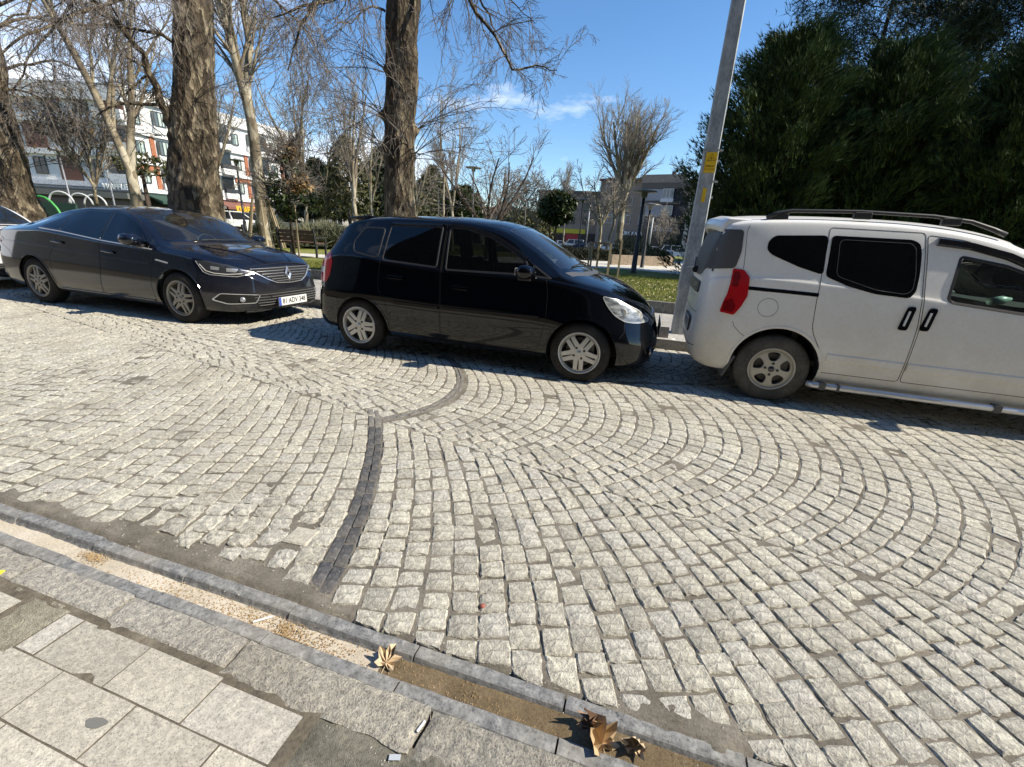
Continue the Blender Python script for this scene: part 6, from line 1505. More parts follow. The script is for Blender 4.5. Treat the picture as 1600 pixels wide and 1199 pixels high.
        H.ribbon('bonnet_seam', 'T', [(2.15, .735*sg), (2.4, .70*sg), (2.6, .64*sg), (2.8, .555*sg), (2.93, .46*sg)], .007, M['seam'], e, .001, 1)
    mirror(e, 1.885, 1.0, .80, .985, .20, .135, M['paint_hatch'], M['trim_black'], M['chrome'])
    for x0, x1, y0 in ((2.0, 2.26, -.45), (1.95, 2.30, .05)):   # wipers
        pts = []
        for k in range(9):
            x = x0+(x1-x0)*0; 
        P = [(2.20+.05*k/8, y0+.55*k/8) for k in range(9)]
        b = MB(); pts = [tuple(H.hit('T', a+.05, b_, 1)[0]+Vector((0, 0, .018))) for a, b_ in P]; b.tube(pts, .007, 5); b.build('wiper', M['trim_black'], e)
    H.panel('cowl', 'T', [(2.22, -.66), (2.34, -.40), (2.40, 0), (2.34, .40), (2.22, .66), (2.29, .66), (2.41, .40), (2.46, 0), (2.41, -.40), (2.29, -.66)], M['trim_grey'], e, .002, 1, .05, 0)
    H.ribbon('bonnet_front_seam', 'F', [(-.42, .70), (-.2, .735), (0, .745), (.2, .735), (.42, .70)], .008, M['seam'], e)
    g = H.panel('grille', 'F', [(-.36, .665), (.36, .665), (.30, .60), (-.30, .60)], M['trim_gloss'], e, .004, 1, .04, .02); H.ribbon('grille_bar', 'F', [(-.34, .64), (.34, .64)], .014, M['chrome_dull'], g, .012)
    H.panel('lower_grille', 'F', [(-.46, .44), (.46, .44), (.40, .27), (-.40, .27)], M['trim_black'], e, .003, 1, .04, .03)
    for sg in (-1, 1):
        b = MB(); loc, nn = H.hit('F', .55*sg, .33); b.lathe([(0, 0), (.04, .004), (.045, -.01)], n=16, axis='y'); o = b.build('fog_lamp', M['clear_lens_back'], e, True); o.location = loc+Vector((.008, 0, 0)); o.rotation_euler = (0, 0, pi/2)
    plate(e, '', (3.165, 0, .50), pi/2, .50, .11); 
    H.panel('rear_window', 'R', [(-.50, 1.33), (.50, 1.33), (.58, 1.05), (-.58, 1.05)], M['glass_tint'], e, .004, 1, .05, .04)
    sp = MB(); sp.add([(-.02, -.52, 1.44), (-.02, .52, 1.44), (-.27, .50, 1.415), (-.27, -.50, 1.415), (-.02, -.52, 1.40), (-.02, .52, 1.40), (-.26, .49, 1.39), (-.26, -.49, 1.39)], [(0, 1, 2, 3), (4, 7, 6, 5), (3, 2, 6, 7), (0, 3, 7, 4), (1, 5, 6, 2), (0, 4, 5, 1)]); mesh_bevel(sp.build('roof_spoiler', M['paint_hatch'], e), .012, 3)
    for z in (1.372,): 
        for sg in (-1, 1): H.ribbon('rain_deflector', 'S', [(.36, 1.368), (.94, 1.378)], .035, M['trim_gloss'], e, .016, sg); H.ribbon('rain_deflector', 'S', [(1.03, 1.378), (1.22, 1.37), (1.5, 1.30), (1.74, 1.185), (1.86, 1.11)], .035, M['trim_gloss'], e, .016, sg)
    for xw, a0 in ((0.0, -1.30), (2.45, -1.55)):
        for sg in (-1, 1): wheel(e, xw, .287, sg, .290, .203, .185, TW, 'five_double', a0 if sg < 0 else 1., M['alloy'], M['tyre'])
    MB().box((1.3, 0, .30), (3.2, 1.2, .12)).build('underbody', M['seam'], e)
    b = MB(); b.box((1.98, 0, .86), (.45, 1.36, .18)); b.box((1.8, 0, .94), (.2, 1.3, .05)); b.build('dashboard', M['interior'], e); MB().box((1.0, 0, .36), (2.2, 1.35, .05)).build('cabin_floor', M['interior'], e)
    seats(e, (.95,), .50); seats(e, (.25,), .52, h=.56); steering(e, 1.62, .36, .92); MB().box((-.15, 0, .85), (.05, 1.2, .7)).build('parcel_shelf', M['interior'], e)
    MB().tube([(.25, 0, 1.47), (.17, 0, 1.58)], .004, 5).build('aerial', M['trim_black'], e)
    return e
hatch = build_hatchback()

# ================================================================ dark sedan
def build_sedan(name, loc, yaw, label, pmat, txt, alloy):
    TW = .885; e = place_car(name, loc, yaw, TW, label)
    K = dict(
        zt=[(-.98, .62), (-.965, .80), (-.94, .96), (-.90, 1.035), (-.8, 1.06), (-.6, 1.075), (-.4, 1.11), (-.1, 1.21), (.2, 1.305), (.6, 1.385), (1.0, 1.42), (1.3, 1.425), (1.6, 1.405), (1.85, 1.35), (2.1, 1.25), (2.4, 1.12), (2.62, 1.015), (2.75, .98), (3.0, .945), (3.2, .905), (3.4, .835), (3.52, .765), (3.60, .66), (3.64, .54), (3.65, .46)],
        zb=[(-.98, .48), (-.94, .32), (-.8, .24), (0, .19), (2.8, .165), (3.3, .165), (3.55, .19), (3.65, .33)],
        zbelt=[(-.98, .60), (-.94, .88), (-.85, .97), (-.5, 1.0), (-.1, 1.02), (.25, 1.03), (.7, 1.0), (1.1, .965), (1.9, .915), (2.4, .89), (2.8, .86), (3.15, .80), (3.35, .74), (3.5, .65), (3.6, .55), (3.65, .44)],
        wb=[(-.98, .52), (-.94, .66), (-.85, .745), (-.6, .80), (-.2, .84), (.4, .865), (1.2, .87), (2.3, .865), (2.8, .84), (3.1, .79), (3.3, .72), (3.45, .63), (3.57, .52), (3.65, .30)],
        wm=[(-.98, .56), (-.95, .72), (-.87, .81), (-.7, .86), (-.3, .895), (.3, .907), (2.7, .907), (3.0, .89), (3.2, .84), (3.38, .75), (3.5, .65), (3.6, .53), (3.65, .36)],
        sill=[(-1, .97), (0, .95), (2.7, .955), (3.7, .98)],
        zc=[(-.98, .61), (-.94, .93), (-.88, 1.01), (-.6, 1.045), (-.3, 1.09), (0, 1.165), (.3, 1.245), (.6, 1.305), (1.0, 1.345), (1.4, 1.345), (1.7, 1.315), (1.95, 1.24), (2.2, 1.10), (2.4, .965), (2.55, .925), (2.9, .89), (3.2, .84), (3.4, .77), (3.52, .69), (3.6, .58), (3.65, .45)],
        wc=[(-.98, .48), (-.9, .62), (-.6, .69), (-.2, .665), (.3, .63), (1.0, .61), (1.5, .625), (1.9, .68), (2.2, .745), (2.42, .79), (2.6, .785), (2.9, .75), (3.2, .68), (3.4, .58), (3.55, .44), (3.65, .26)])
    H = Hull(K, -.98, 3.65); AR = [(.0, .315, .365), (2.711, .315, .365)]
    WS = [(1.72, -.56), (1.78, -.3), (1.80, 0), (1.78, .3), (1.72, .56), (2.05, .62), (2.40, .71), (2.58, .45), (2.65, 0), (2.58, -.45), (2.40, -.71), (2.05, -.62)]
    H.body('body', pmat, e, AR, [('T', WS)]); liner(e, AR, .86)
    H.panel('windscreen', 'T', WS, M['glass_clear'], e, .001, 1, .06, .05, .001); H.ribbon('windscreen_seal', 'T', WS, .035, M['trim_gloss'], e, .003, 1, True, .012, r=.05)
    rd = [(.70, 1.262), (1.0, 1.312), (1.45, 1.318), (1.425, .975), (.735, 1.035), (.68, 1.08)]; qd = [(.27, 1.075), (.50, 1.175), (.655, 1.245), (.64, 1.06)]; fd = [(1.51, 1.318), (1.72, 1.298), (1.95, 1.215), (2.15, 1.075), (2.29, .945), (2.27, .915), (1.475, .970)]
    for sg in (-1, 1):
        for P, rr in ((rd, .03), (qd, .02), (fd, .03)): w = H.panel('side_window', 'S', P, M['glass_tint'], e, .003, sg, .05, rr); H.ribbon('window_seal', 'S', P, .012, M['trim_gloss'], w, .005, sg, True, -.004, r=rr)
        H.ribbon('chrome_belt_strip', 'S', [(.25, 1.055), (.68, 1.030), (1.10, .990), (1.45, .957), (1.9, .928), (2.36, .895)], .014, M['chrome_dull'], e, .009, sg)
        fdoor = [(1.47, 1.345), (1.75, 1.325), (1.98, 1.235), (2.2, 1.08), (2.36, .93), (2.335, .80), (2.30, .62), (2.28, .45), (2.28, .24), (1.30, .235), (1.40, .60), (1.44, .955)]
        rdoor = [(1.455, 1.345), (1.0, 1.34), (.66, 1.27), (.645, 1.05), (.56, .86), (.42, .70), (.40, .52), (.42, .34), (.46, .24), (1.285, .235), (1.385, .60), (1.425, .955)]
        for nm, P in (('front_door', fdoor), ('rear_door', rdoor)): H.ribbon(nm, 'S', P, .006, M['seam'], e, .001, sg, True, r=.02)
        for x, z in ((1.47, .835), (.52, .905)):
            hd = H.ribbon('door_handle', 'S', [(x, z), (x+.21, z-.018)], .034, pmat, e, .030, sg, th=-.012); H.panel('handle_recess', 'S', [(x+.03, z+.03), (x+.17, z+.015), (x+.17, z-.045), (x+.03, z-.03)], M['trim_gloss'], hd, .0015, sg, r=.02); H.ribbon('handle_trim', 'S', [(x+.02, z-.012), (x+.19, z-.028)], .008, M['chrome_dull'], hd, .034, sg)
        H.ribbon('crease', 'S', [(-.75, .86), (.2, .83), (1.0, .78), (1.8, .745), (2.3, .72)], .022, pmat, e, .006, sg)
        H.ribbon('side_badge', 'S', [(2.40, .775), (2.60, .745)], .022, M['chrome_dull'], e, .008, sg)
        H.ribbon('sill_trim', 'S', [(.45, .262), (1.4, .255), (2.25, .250)], .020, M['chrome_dull'] if False else pmat, e, .012, sg)
        for (xa, za, R_) in AR: H.ribbon('arch_lip', 'S', [(xa+(R_+.013)*cos(a), za+(R_+.013)*sin(a)) for a in np.linspace(.0, pi, 30)], .026, pmat, e, .005, sg)
        hl = [(2.985, .805), (3.12, .810), (3.35, .765), (3.50, .70), (3.53, .665), (3.44, .640), (3.30, .645), (3.17, .655), (3.07, .70)]
        L_ = H.panel('headlight', 'S', hl, M['lamp_dark'], e, .005, sg, .03, .02)
        for P_, w_ in (([(3.05, .765), (3.13, .69), (3.22, .665), (3.36, .655), (3.48, .665)], .012),): H.ribbon('light_blade', 'S', P_, w_, M['lamp_white'], L_, .008, sg)
        for x, z in ((3.22, .725), (3.38, .705)): H.panel('lamp_unit', 'S', [(x-.04, z+.025), (x+.055, z+.012), (x+.05, z-.025), (x-.035, z-.018)], M['clear_lens_back'], L_, .008, sg, .02, .01)
        H.ribbon('headlight_chrome', 'S', [(3.0, .80), (3.10, .675), (3.18, .645), (3.44, .628), (3.54, .66)], .010, M['chrome_dull'], L_, .007, sg)
        # fog lamp recess
        fg = [(.50*sg, .40), (.80*sg, .42), (.84*sg, .34), (.76*sg, .29), (.55*sg, .30)]
        f_ = H.panel('fog_recess', 'F', fg, M['seam'], e, .003, 1, .03, .02); H.ribbon('fog_surround', 'F', fg, .010, M['chrome_dull'], f_, .008, 1, True, r=.02)
        loc, nn = H.hit('F', .66*sg, .345); o = MB().lathe([(0, -.012), (.022, -.010), (.032, -.002), (.034, .01)], n=16, axis='y').build('fog_lamp', M['clear_lens_back'], f_, True); o.location = loc+nn*.010; o.rotation_euler = (0, 0, atan2(nn.y, nn.x)+pi/2)
        tl = [(-.98, .93), (-.70, .90), (-.62, .86), (-.75, .82), (-.98, .82)]; H.panel('taillight', 'S', tl, M['dark_red_lens'], e, .005, sg, .03, .02)
        H.ribbon('bumper_seam', 'S', [(3.13, .655), (3.08, .60), (3.05, .52)], .006, M['seam'], e, .001, sg); H.ribbon('bumper_seam', 'S', [(-.75, .82), (-.5, .72), (-.38, .60)], .006, M['seam'], e, .001, sg)
        H.ribbon('bonnet_seam', 'T', [(2.5, .79*sg), (2.8, .755*sg), (3.1, .68*sg), (3.3, .59*sg), (3.47, .47*sg)], .007, M['seam'], e, .001, 1)
        H.ribbon('bonnet_crease', 'T', [(2.72, .50*sg), (3.0, .42*sg), (3.3, .31*sg), (3.48, .22*sg)], .026, pmat, e, .008, 1)
    H.ribbon('bonnet_front_seam', 'F', [(-.55, .735), (-.3, .765), (0, .775), (.3, .765), (.55, .735)], .008, M['seam'], e)
    gr = [(-.56, .715), (-.28, .735), (0, .74), (.28, .735), (.56, .715), (.50, .68), (.36, .60), (.22, .545), (0, .535), (-.22, .545), (-.36, .60), (-.50, .68)]
    g = H.panel('grille', 'F', gr, M['seam'], e, .003, 1, .04, .02)
    H.ribbon('grille_chrome', 'F', [(-.60, .705), (-.48, .675), (-.35, .59), (-.22, .535), (0, .525), (.22, .535), (.35, .59), (.48, .675), (.60, .705)], .016, M['chrome'], g, .014)
    for z, hw in ((.715, .50), (.683, .44), (.650, .39), (.617, .34), (.585, .28), (.557, .22)): H.ribbon('grille_bar', 'F', [(-hw, z), (0, z+.006), (hw, z)], .010, M['grille_metal'], g, .009)
    loc, nn = H.hit('F', 0, .645); lz = MB()   # diamond badge
    ou = [(0, .105), (.060, 0), (0, -.105), (-.060, 0)]; inn = [(0, .044), (.018, 0), (0, -.044), (-.018, 0)]
    V = [(a, -.010, b) for a, b in ou]+[(a, -.026, b) for a, b in [(0, .080), (.042, 0), (0, -.080), (-.042, 0)]]+[(a, -.012, b) for a, b in inn]; F = []
    for i in range(4): j = (i+1) % 4; F += [(i, j, 4+j, 4+i), (4+i, 4+j, 8+j, 8+i)]
    bd_ = mesh_obj('diamond_badge', V, F, M['chrome'], g); bd_.location = loc+Vector((.012, 0, 0)); bd_.rotation_euler = (-.12, 0, pi/2)
    lg = [(-.60, .43), (.60, .43), (.52, .22), (.40, .205), (-.40, .205), (-.52, .22)]; l_ = H.panel('lower_grille', 'F', lg, M['seam'], e, .003, 1, .04, .02)
    for z, hw in ((.40, .57), (.365, .56), (.33, .55), (.295, .53), (.26, .51)): H.ribbon('grille_bar', 'F', [(-hw, z), (0, z), (hw, z)], .008, M['grille_metal'], l_, .010)
    H.ribbon('splitter', 'F', [(-.62, .185), (0, .18), (.62, .185)], .03, pmat, e, .02)
    loc, nn = H.hit('F', 0, .30); plate(e, txt, (loc.x+.035, .0, .285), pi/2, .52, .11)
    mirror(e, 2.15, 1.0, .86, 1.07, .25, .150, pmat, M['trim_black'], M['chrome'])
    for y0 in (-.35, .22):
        P = [(2.62-.0*k/8, y0+.55*k/8) for k in range(9)]; pts = [tuple(H.hit('T', a-abs(b_)*.10, b_, 1)[0]+Vector((0, 0, .016))) for a, b_ in P]; MB().tube(pts, .007, 5).build('wiper', M['trim_black'], e)
    H.panel('cowl', 'T', [(2.46, -.70), (2.62, -.43), (2.69, 0), (2.62, .43), (2.46, .70), (2.55, .72), (2.70, .43), (2.76, 0), (2.70, -.43), (2.55, -.72)], M['trim_black'], e, .002, 1, .05, 0)
    H.panel('rear_window', 'T', [(-.35, -.52), (-.30, 0), (-.35, .52), (.35, .48), (.42, 0), (.35, -.48)], M['glass_tint'], e, .003, 1, .05, .04)
    H.panel('sensor_pod', 'T', [(1.82, -.10), (1.82, .10), (2.0, .07), (2.0, -.07)], M['trim_black'], e, .003, 1, .05, .02)
    for xw in (0., 2.711):
        for sg in (-1, 1): wheel(e, xw, .318, sg, .322, .224, .205, TW, 'ten', .35 if xw < 1 else 1.35, alloy, M['tyre'])
    MB().box((1.4, 0, .28), (3.9, 1.3, .12)).build('underbody', M['seam'], e); MB().box((1.2, 0, .36), (2.6, 1.5, .05)).build('cabin_floor', M['interior'], e)
    b = MB(); b.box((2.3, 0, .84), (.55, 1.45, .16)); b.build('dashboard', M['interior'], e); seats(e, (1.0,), .46, .38, .60); seats(e, (.15,), .48, .38, .56); steering(e, 1.82, .38, .90)
    MB().box((1.62, 0, 1.27), (.03, .24, .07)).build('inner_mirror', M['chrome'], e)
    H.ribbon('roof_seam', 'T', [(.6, -.50), (1.7, -.52)], .012, M['trim_black'], e, .002, 1)
    return e
sedan = build_sedan('sedan_car', (-6.9371, 6.3113), -.2764, 'dark navy sedan with ten-spoke wheels and a front plate reading 81 ADV 348', M['paint_sedan'], '81 ADV 348', M['alloy_dull'])

# ================================================================ white van (people carrier)
def build_van():
    TW = .78; e = place_car('van_car', (2.3326, 3.8058), -.288, TW, 'dusty white high-roofed van with sliding door and roof rails, cut off by the right edge', cat='van')
    K = dict(
        zt=[(-.765, .62), (-.76, .80), (-.75, 1.0), (-.73, 1.18), (-.70, 1.34), (-.665, 1.47), (-.61, 1.565), (-.5, 1.61), (-.2, 1.63), (.3, 1.64), (.8, 1.63), (1.2, 1.595), (1.5, 1.53), (1.8, 1.41), (2.1, 1.25), (2.35, 1.09), (2.5, 1.02), (2.8, .95), (3.05, .84), (3.2, .68), (3.25, .5)],
        zb=[(-.765, .46), (-.74, .34), (-.66, .26), (-.5, .225), (0, .22), (2.5, .20), (3.1, .20), (3.25, .36)],
        zbelt=[(-.765, .60), (-.73, .95), (-.6, 1.06), (-.2, 1.09), (.4, 1.07), (.9, 1.03), (1.3, .99), (1.7, .96), (2.2, .94), (2.6, .88), (2.9, .78), (3.1, .66), (3.25, .44)],
        wb=[(-.765, .40), (-.755, .50), (-.72, .60), (-.64, .67), (-.52, .715), (-.38, .745), (-.2, .765), (.2, .78), (1.5, .785), (2.2, .77), (2.6, .71), (2.9, .61), (3.1, .49), (3.25, .28)],
        wm=[(-.765, .48), (-.75, .59), (-.70, .68), (-.60, .745), (-.45, .785), (-.25, .80), (.2, .81), (2.4, .81), (2.7, .78), (2.95, .69), (3.12, .56), (3.25, .34)],
        sill=[(-.8, .96), (0, .97), (2.5, .97), (3.3, .98)],
        zc=[(-.765, .62), (-.73, 1.10), (-.69, 1.30), (-.63, 1.44), (-.55, 1.515), (-.3, 1.55), (.2, 1.565), (.6, 1.56), (.95, 1.535), (1.3, 1.475), (1.55, 1.39), (1.8, 1.25), (2.05, 1.09), (2.25, .985), (2.5, .94), (2.9, .86), (3.1, .75), (3.25, .5)],
        wc=[(-.765, .36), (-.72, .54), (-.64, .60), (-.5, .64), (-.2, .66), (.5, .665), (1.3, .665), (1.7, .69), (2.0, .73), (2.25, .75), (2.6, .68), (2.9, .57), (3.1, .42), (3.25, .24)])
    K = {k: [((-.5+(x+.5)*.83) if x < -.5 else x, y) for x, y in v] for k, v in K.items()}
    H = Hull(K, -.72, 3.25, 160); pm = M['paint_van']; AR = [(.0, .325, .355), (2.4, .325, .355)]
    fw = [(1.10, 1.36), (1.40, 1.31), (1.60, 1.24), (1.82, 1.11), (1.98, .985), (1.95, .955), (1.55, .965), (1.12, 1.005), (1.085, 1.03)]
    WS = [(1.45, -.60), (1.55, -.3), (1.58, 0), (1.55, .3), (1.45, .60), (1.8, .64), (2.12, .70), (2.28, .45), (2.36, 0), (2.28, -.45), (2.12, -.70), (1.8, -.64)]
    H.body('body', pm, e, AR, [('S', fw), ('T', WS)]); liner(e, AR, .76)
    H.panel('windscreen', 'T', WS, M['glass_clear'], e, .001, 1, .06, .05, .001); H.ribbon('windscreen_seal', 'T', WS, .035, M['trim_gloss'], e, .003, 1, True, .012, r=.05)
    w1 = [(-.245, 1.395), (-.20, 1.442), (.185, 1.462), (.205, 1.15), (.02, 1.20), (-.20, 1.285), (-.245, 1.325)]; w2 = [(.215, 1.463), (.77, 1.460), (.825, 1.432), (.845, 1.36), (.865, 1.20), (.868, 1.07), (.835, 1.018), (.60, 1.030), (.40, 1.075), (.225, 1.142)]
    for sg in (-1, 1):
        H.panel('quarter_window', 'S', w1, M['glass_tint'], e, .004, sg, .05, .035); H.panel('side_window', 'S', w2, M['glass_tint'], e, .004, sg, .05, .03)
        wi = [(.275, 1.435), (.765, 1.432), (.80, 1.40), (.838, 1.20), (.842, 1.08), (.80, 1.045), (.60, 1.06), (.30, 1.15)]; H.ribbon('window_frame', 'S', wi, .006, M['trim_grey'], e, .0065, sg, True, r=.04)
        H.panel('door_window', 'S', fw, M['glass_clear'], e, -.002, sg, .05, .03, .001); H.ribbon('window_seal', 'S', fw, .026, M['trim_black'], e, .004, sg, True, .004, r=.03)
        H.ribbon('rain_deflector', 'S', [(.93, 1.455), (1.15, 1.435), (1.40, 1.375), (1.62, 1.285), (1.84, 1.15)], .062, M['trim_gloss'], e, .022, sg)
        H.ribbon('door_track', 'S', [(-.335, .998), (-.05, .994), (.205, .988)], .040, M['trim_gloss'], e, .004, sg)
        sd_ = [(.19, 1.525), (.845, 1.515), (.87, 1.36), (.915, 1.05), (.945, .80), (.945, .55), (.94, .335), (.36, .335), (.34, .45), (.31, .545), (.24, .66), (.218, .72), (.20, .95), (.195, 1.2)]
        H.ribbon('sliding_door', 'S', sd_, .0075, M['seam_pale'], e, .001, sg, True, r=.03)
        fdr = [(.862, 1.50), (1.10, 1.475), (1.40, 1.395), (1.66, 1.28), (1.9, 1.12), (2.06, .96), (2.04, .70), (2.0, .50), (1.98, .335), (.955, .335), (.962, .80), (.93, 1.05), (.885, 1.36)]
        H.ribbon('front_door', 'S', fdr, .0075, M['seam_pale'], e, .001, sg, True, r=.03)
        for x0, x1, z0, z1 in ((.825, .868, .775, .945), (.968, 1.010, .785, .945)):
            hd = H.panel('door_handle', 'S', [(x0+.018, z1+.010), (x1+.030, z1+.010), (x1+.008, z0-.01), (x0-.012, z0-.01)], M['trim_gloss'], e, .012, sg, .02, .022); H.ribbon('handle_grip', 'S', [((x0+x1)/2+.012, z1-.025), ((x0+x1)/2-.002, z0+.025)], .017, pm, hd, .022, sg)
        fc = [(-.148+.078*cos(a), .848+.078*sin(a)) for a in np.linspace(0, 2*pi, 29)[:-1]]
        if sg < 0: H.ribbon('fuel_flap', 'S', fc, .0045, M['seam_pale'], e, .001, sg, True)
        H.ribbon('side_moulding', 'S', [(.385, .475), (.935, .468)], .085, pm, e, .008, sg); H.ribbon('side_moulding', 'S', [(.965, .468), (1.95, .460)], .085, pm, e, .008, sg)
        H.ribbon('bumper_seam', 'S', [(-.40, .70), (-.385, .66), (-.33, .61), (-.275, .575)], .006, M['seam_pale'], e, .001, sg)
        H.ribbon('tailgate_seam', 'S', [(-.40, 1.545), (-.42, 1.46), (-.405, 1.30), (-.395, 1.16)], .006, M['seam_pale'], e, .001, sg)
        for (xa, za, R_) in AR: H.ribbon('arch_lip', 'S', [(xa+(R_+.014)*cos(a), za+(R_+.014)*sin(a)) for a in np.linspace(-.1, pi+.1, 34)], .028, pm, e, .006, sg)
        tl = [(-.475, 1.150), (-.39, 1.145), (-.335, 1.085), (-.325, .93), (-.36, .83), (-.405, .755), (-.52, .770), (-.505, .86), (-.485, .93), (-.475, 1.05)]
        t_ = H.panel('taillight', 'S', tl, M['red_lens'], e, .010, sg, .025, .015); H.panel('light_cell', 'S', [(-.46, 1.13), (-.41, 1.12), (-.41, 1.0), (-.46, 1.0)], M['dark_red_lens'], t_, .012, sg, .025, .015); H.panel('light_cell', 'S', [(-.50, .86), (-.44, .90), (-.40, .83), (-.42, .775), (-.50, .785)], M['dark_red_lens'], t_, .012, sg, .025, .012)
        # mud flap, step tube
        mf = MB(); mf.box((-.36, sg*.66, .285), (.025, .24, .22), ry=.35); mesh_bevel(mf.build('mud_flap', M['trim_grey'], e), .008)
        st_ = MB(); st_.tube([(.30, sg*.80, .225), (.33, sg*.83, .225), (2.0, sg*.83, .222), (2.05, sg*.80, .222)], .027, 12); so_ = st_.build('side_step', M['chrome_dull'], e, True)
        for x in (.40, .52, 1.62): MB().box((x, sg*.83, .225), (.05 if x != .52 else .02, .060, .060)).build('step_clamp', M['trim_grey'], so_)
        # roof rails
        rl = MB(); pts = [(-.28, .60, 1.585), (-.20, .59, 1.625), (-.10, .585, 1.648), (.4, .585, 1.66), (.9, .585, 1.645), (1.15, .585, 1.615), (1.30, .59, 1.565), (1.38, .60, 1.53)]
        rl.tube([(a, sg*b, c) for a, b, c in pts], [.020, .018, .015, .014, .014, .015, .018, .02], 8); ro = rl.build('roof_rail', M['trim_black'], e, True)
        for x, z in ((-.18, 1.60), (.42, 1.63), (1.02, 1.61)): mesh_bevel(MB().box((x, sg*.588, z), (.13, .035, .055)).build('rail_foot', M['trim_black'], ro), .008)
        hl = [(2.62, .90), (2.85, .86), (3.05, .74), (3.08, .66), (2.95, .66), (2.75, .74)]; H.panel('headlight', 'S', hl, M['hazy_lens'], e, .006, sg, .04, .03)
        H.ribbon('roof_gutter', 'T', [(-.45, .595*sg), (.4, .61*sg), (1.3, .615*sg)], .016, M['seam_pale'], e, .001, 1)
    rg = [(-.60, 1.475), (.60, 1.475), (.615, 1.30), (.625, 1.155), (.42, 1.075), (.30, 1.055), (-.30, 1.055), (-.42, 1.075), (-.625, 1.155), (-.615, 1.30)]
    rw = H.panel('rear_window', 'R', rg, M['glass_dusty'], e, .006, 1, .05, .05)
    sgw = H.panel('rear_side_glass', 'S', [(-.445, 1.475), (-.60, 1.475), (-.70, 1.30), (-.745, 1.12), (-.46, 1.155), (-.435, 1.30)], M['glass_dusty'], e, .006, -1, .04, .03)
    H.panel('tailgate_handle', 'R', [(-.50, 1.005), (.50, 1.005), (.50, .90), (-.50, .90)], M['trim_grey'], e, .014, 1, .04, .03)
    loc, nn = H.hit('R', -.33, .955); text_mesh('badge_lettering', 'QUBO', .05, M['ink_grey'], e, .001, (loc.x-.018, loc.y, .968), (pi/2, 0, -pi/2+.12)); text_mesh('badge_lettering', '1.3', .035, M['ink_grey'], e, .001, (loc.x-.017, loc.y, .925), (pi/2, 0, -pi/2+.12))
    H.ribbon('tailgate_lower_seam', 'R', [(-.60, .73), (-.2, .715), (.2, .715), (.60, .73)], .008, M['seam_pale'], e, .001)
    H.ribbon('tailgate_crease', 'R', [(-.50, .86), (-.2, .85), (0, .82), (.2, .85), (.50, .86)], .010, pm, e, .004)
    H.ribbon('bumper_groove', 'R', [(-.66, .42), (-.4, .40), (0, .395), (.4, .40), (.66, .42)], .012, M['seam_pale'], e, .001)
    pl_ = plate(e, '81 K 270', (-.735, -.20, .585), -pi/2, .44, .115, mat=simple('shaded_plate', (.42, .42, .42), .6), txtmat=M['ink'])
    wp_ = MB(); wp_.tube([(-.735, 0, 1.10), (-.725, .16, 1.16), (-.705, .38, 1.20)], .008, 5); wp_.lathe([(0, 0), (.035, .0), (.03, .04)], (-.72, 0, 1.09), 12, 'y'); wp_.build('rear_wiper', M['trim_black'], e)
    # roof spoiler
    n = 13; V = []; F = []
    for i in range(n):
        y = -.60+1.2*i/(n-1); c_ = (y/.62)**2; V += [(-.36+.0*c_, y, 1.603-.042*c_), (-.60+.03*c_, y, 1.612-.045*c_), (-.685+.09*c_, y, 1.585-.05*c_), (-.712+.10*c_, y, 1.535-.05*c_), (-.70+.10*c_, y, 1.492-.045*c_), (-.66+.08*c_, y, 1.487-.05*c_), (-.56, y, 1.50-.04*c_), (-.40, y, 1.53-.03*c_)]
    for i in range(n-1):
        for k in range(8): F.append((8*i+k, 8*i+(k+1) % 8, 8*(i+1)+(k+1) % 8, 8*(i+1)+k))
    F += [tuple(range(8))[::-1], tuple(range(8*(n-1), 8*n))]; mesh_bevel(mesh_obj('roof_spoiler', V, F, pm, e, True), .012, 3)
    mirror(e, 2.0, 1.06, .79, .97, .18, .16, pm, M['trim_black'], M['chrome'])
    for xw in (0., 2.4):
        for sg in (-1, 1): wheel(e, xw, .306, sg, .307, .192, .185, TW, 'five_hole', .95, M['alloy_beige'], M['tyre_dusty'])
    MB().box((1.2, 0, .31), (3.2, 1.2, .12)).build('underbody', M['seam'], e); MB().box((.7, 0, .38), (2.6, 1.35, .05)).build('cabin_floor', M['interior'], e)
    b = MB(); b.box((1.95, 0, .86), (.5, 1.35, .26)); b.box((1.72, 0, .98), (.25, 1.25, .05)); b.build('dashboard', M['interior'], e); seats(e, (.85,), .52, .36, .66); steering(e, 1.48, .36, .98)
    MB().box((.15, 0, 1.0), (.05, 1.3, 1.1)).build('cabin_divider', M['interior'], e)
    for z_ in (0,): 
        bt = MB(); bt.lathe([(0, 0), (.032, 0), (.035, .10), (.02, .14), (.012, .17), (0, .17)], (0, 0, 0), 12); o = bt.build('bottle_on_dashboard', simple('pale_green_plastic', (.45, .6, .52), .3), e, True); o.location = (1.55, -.42, 1.02); o.rotation_euler = (0, 1.4, .3)
    MB().box((1.45, -.30, .965), (.22, .30, .02), ry=.1).build('papers', wht, e)
    return e
van = build_van()

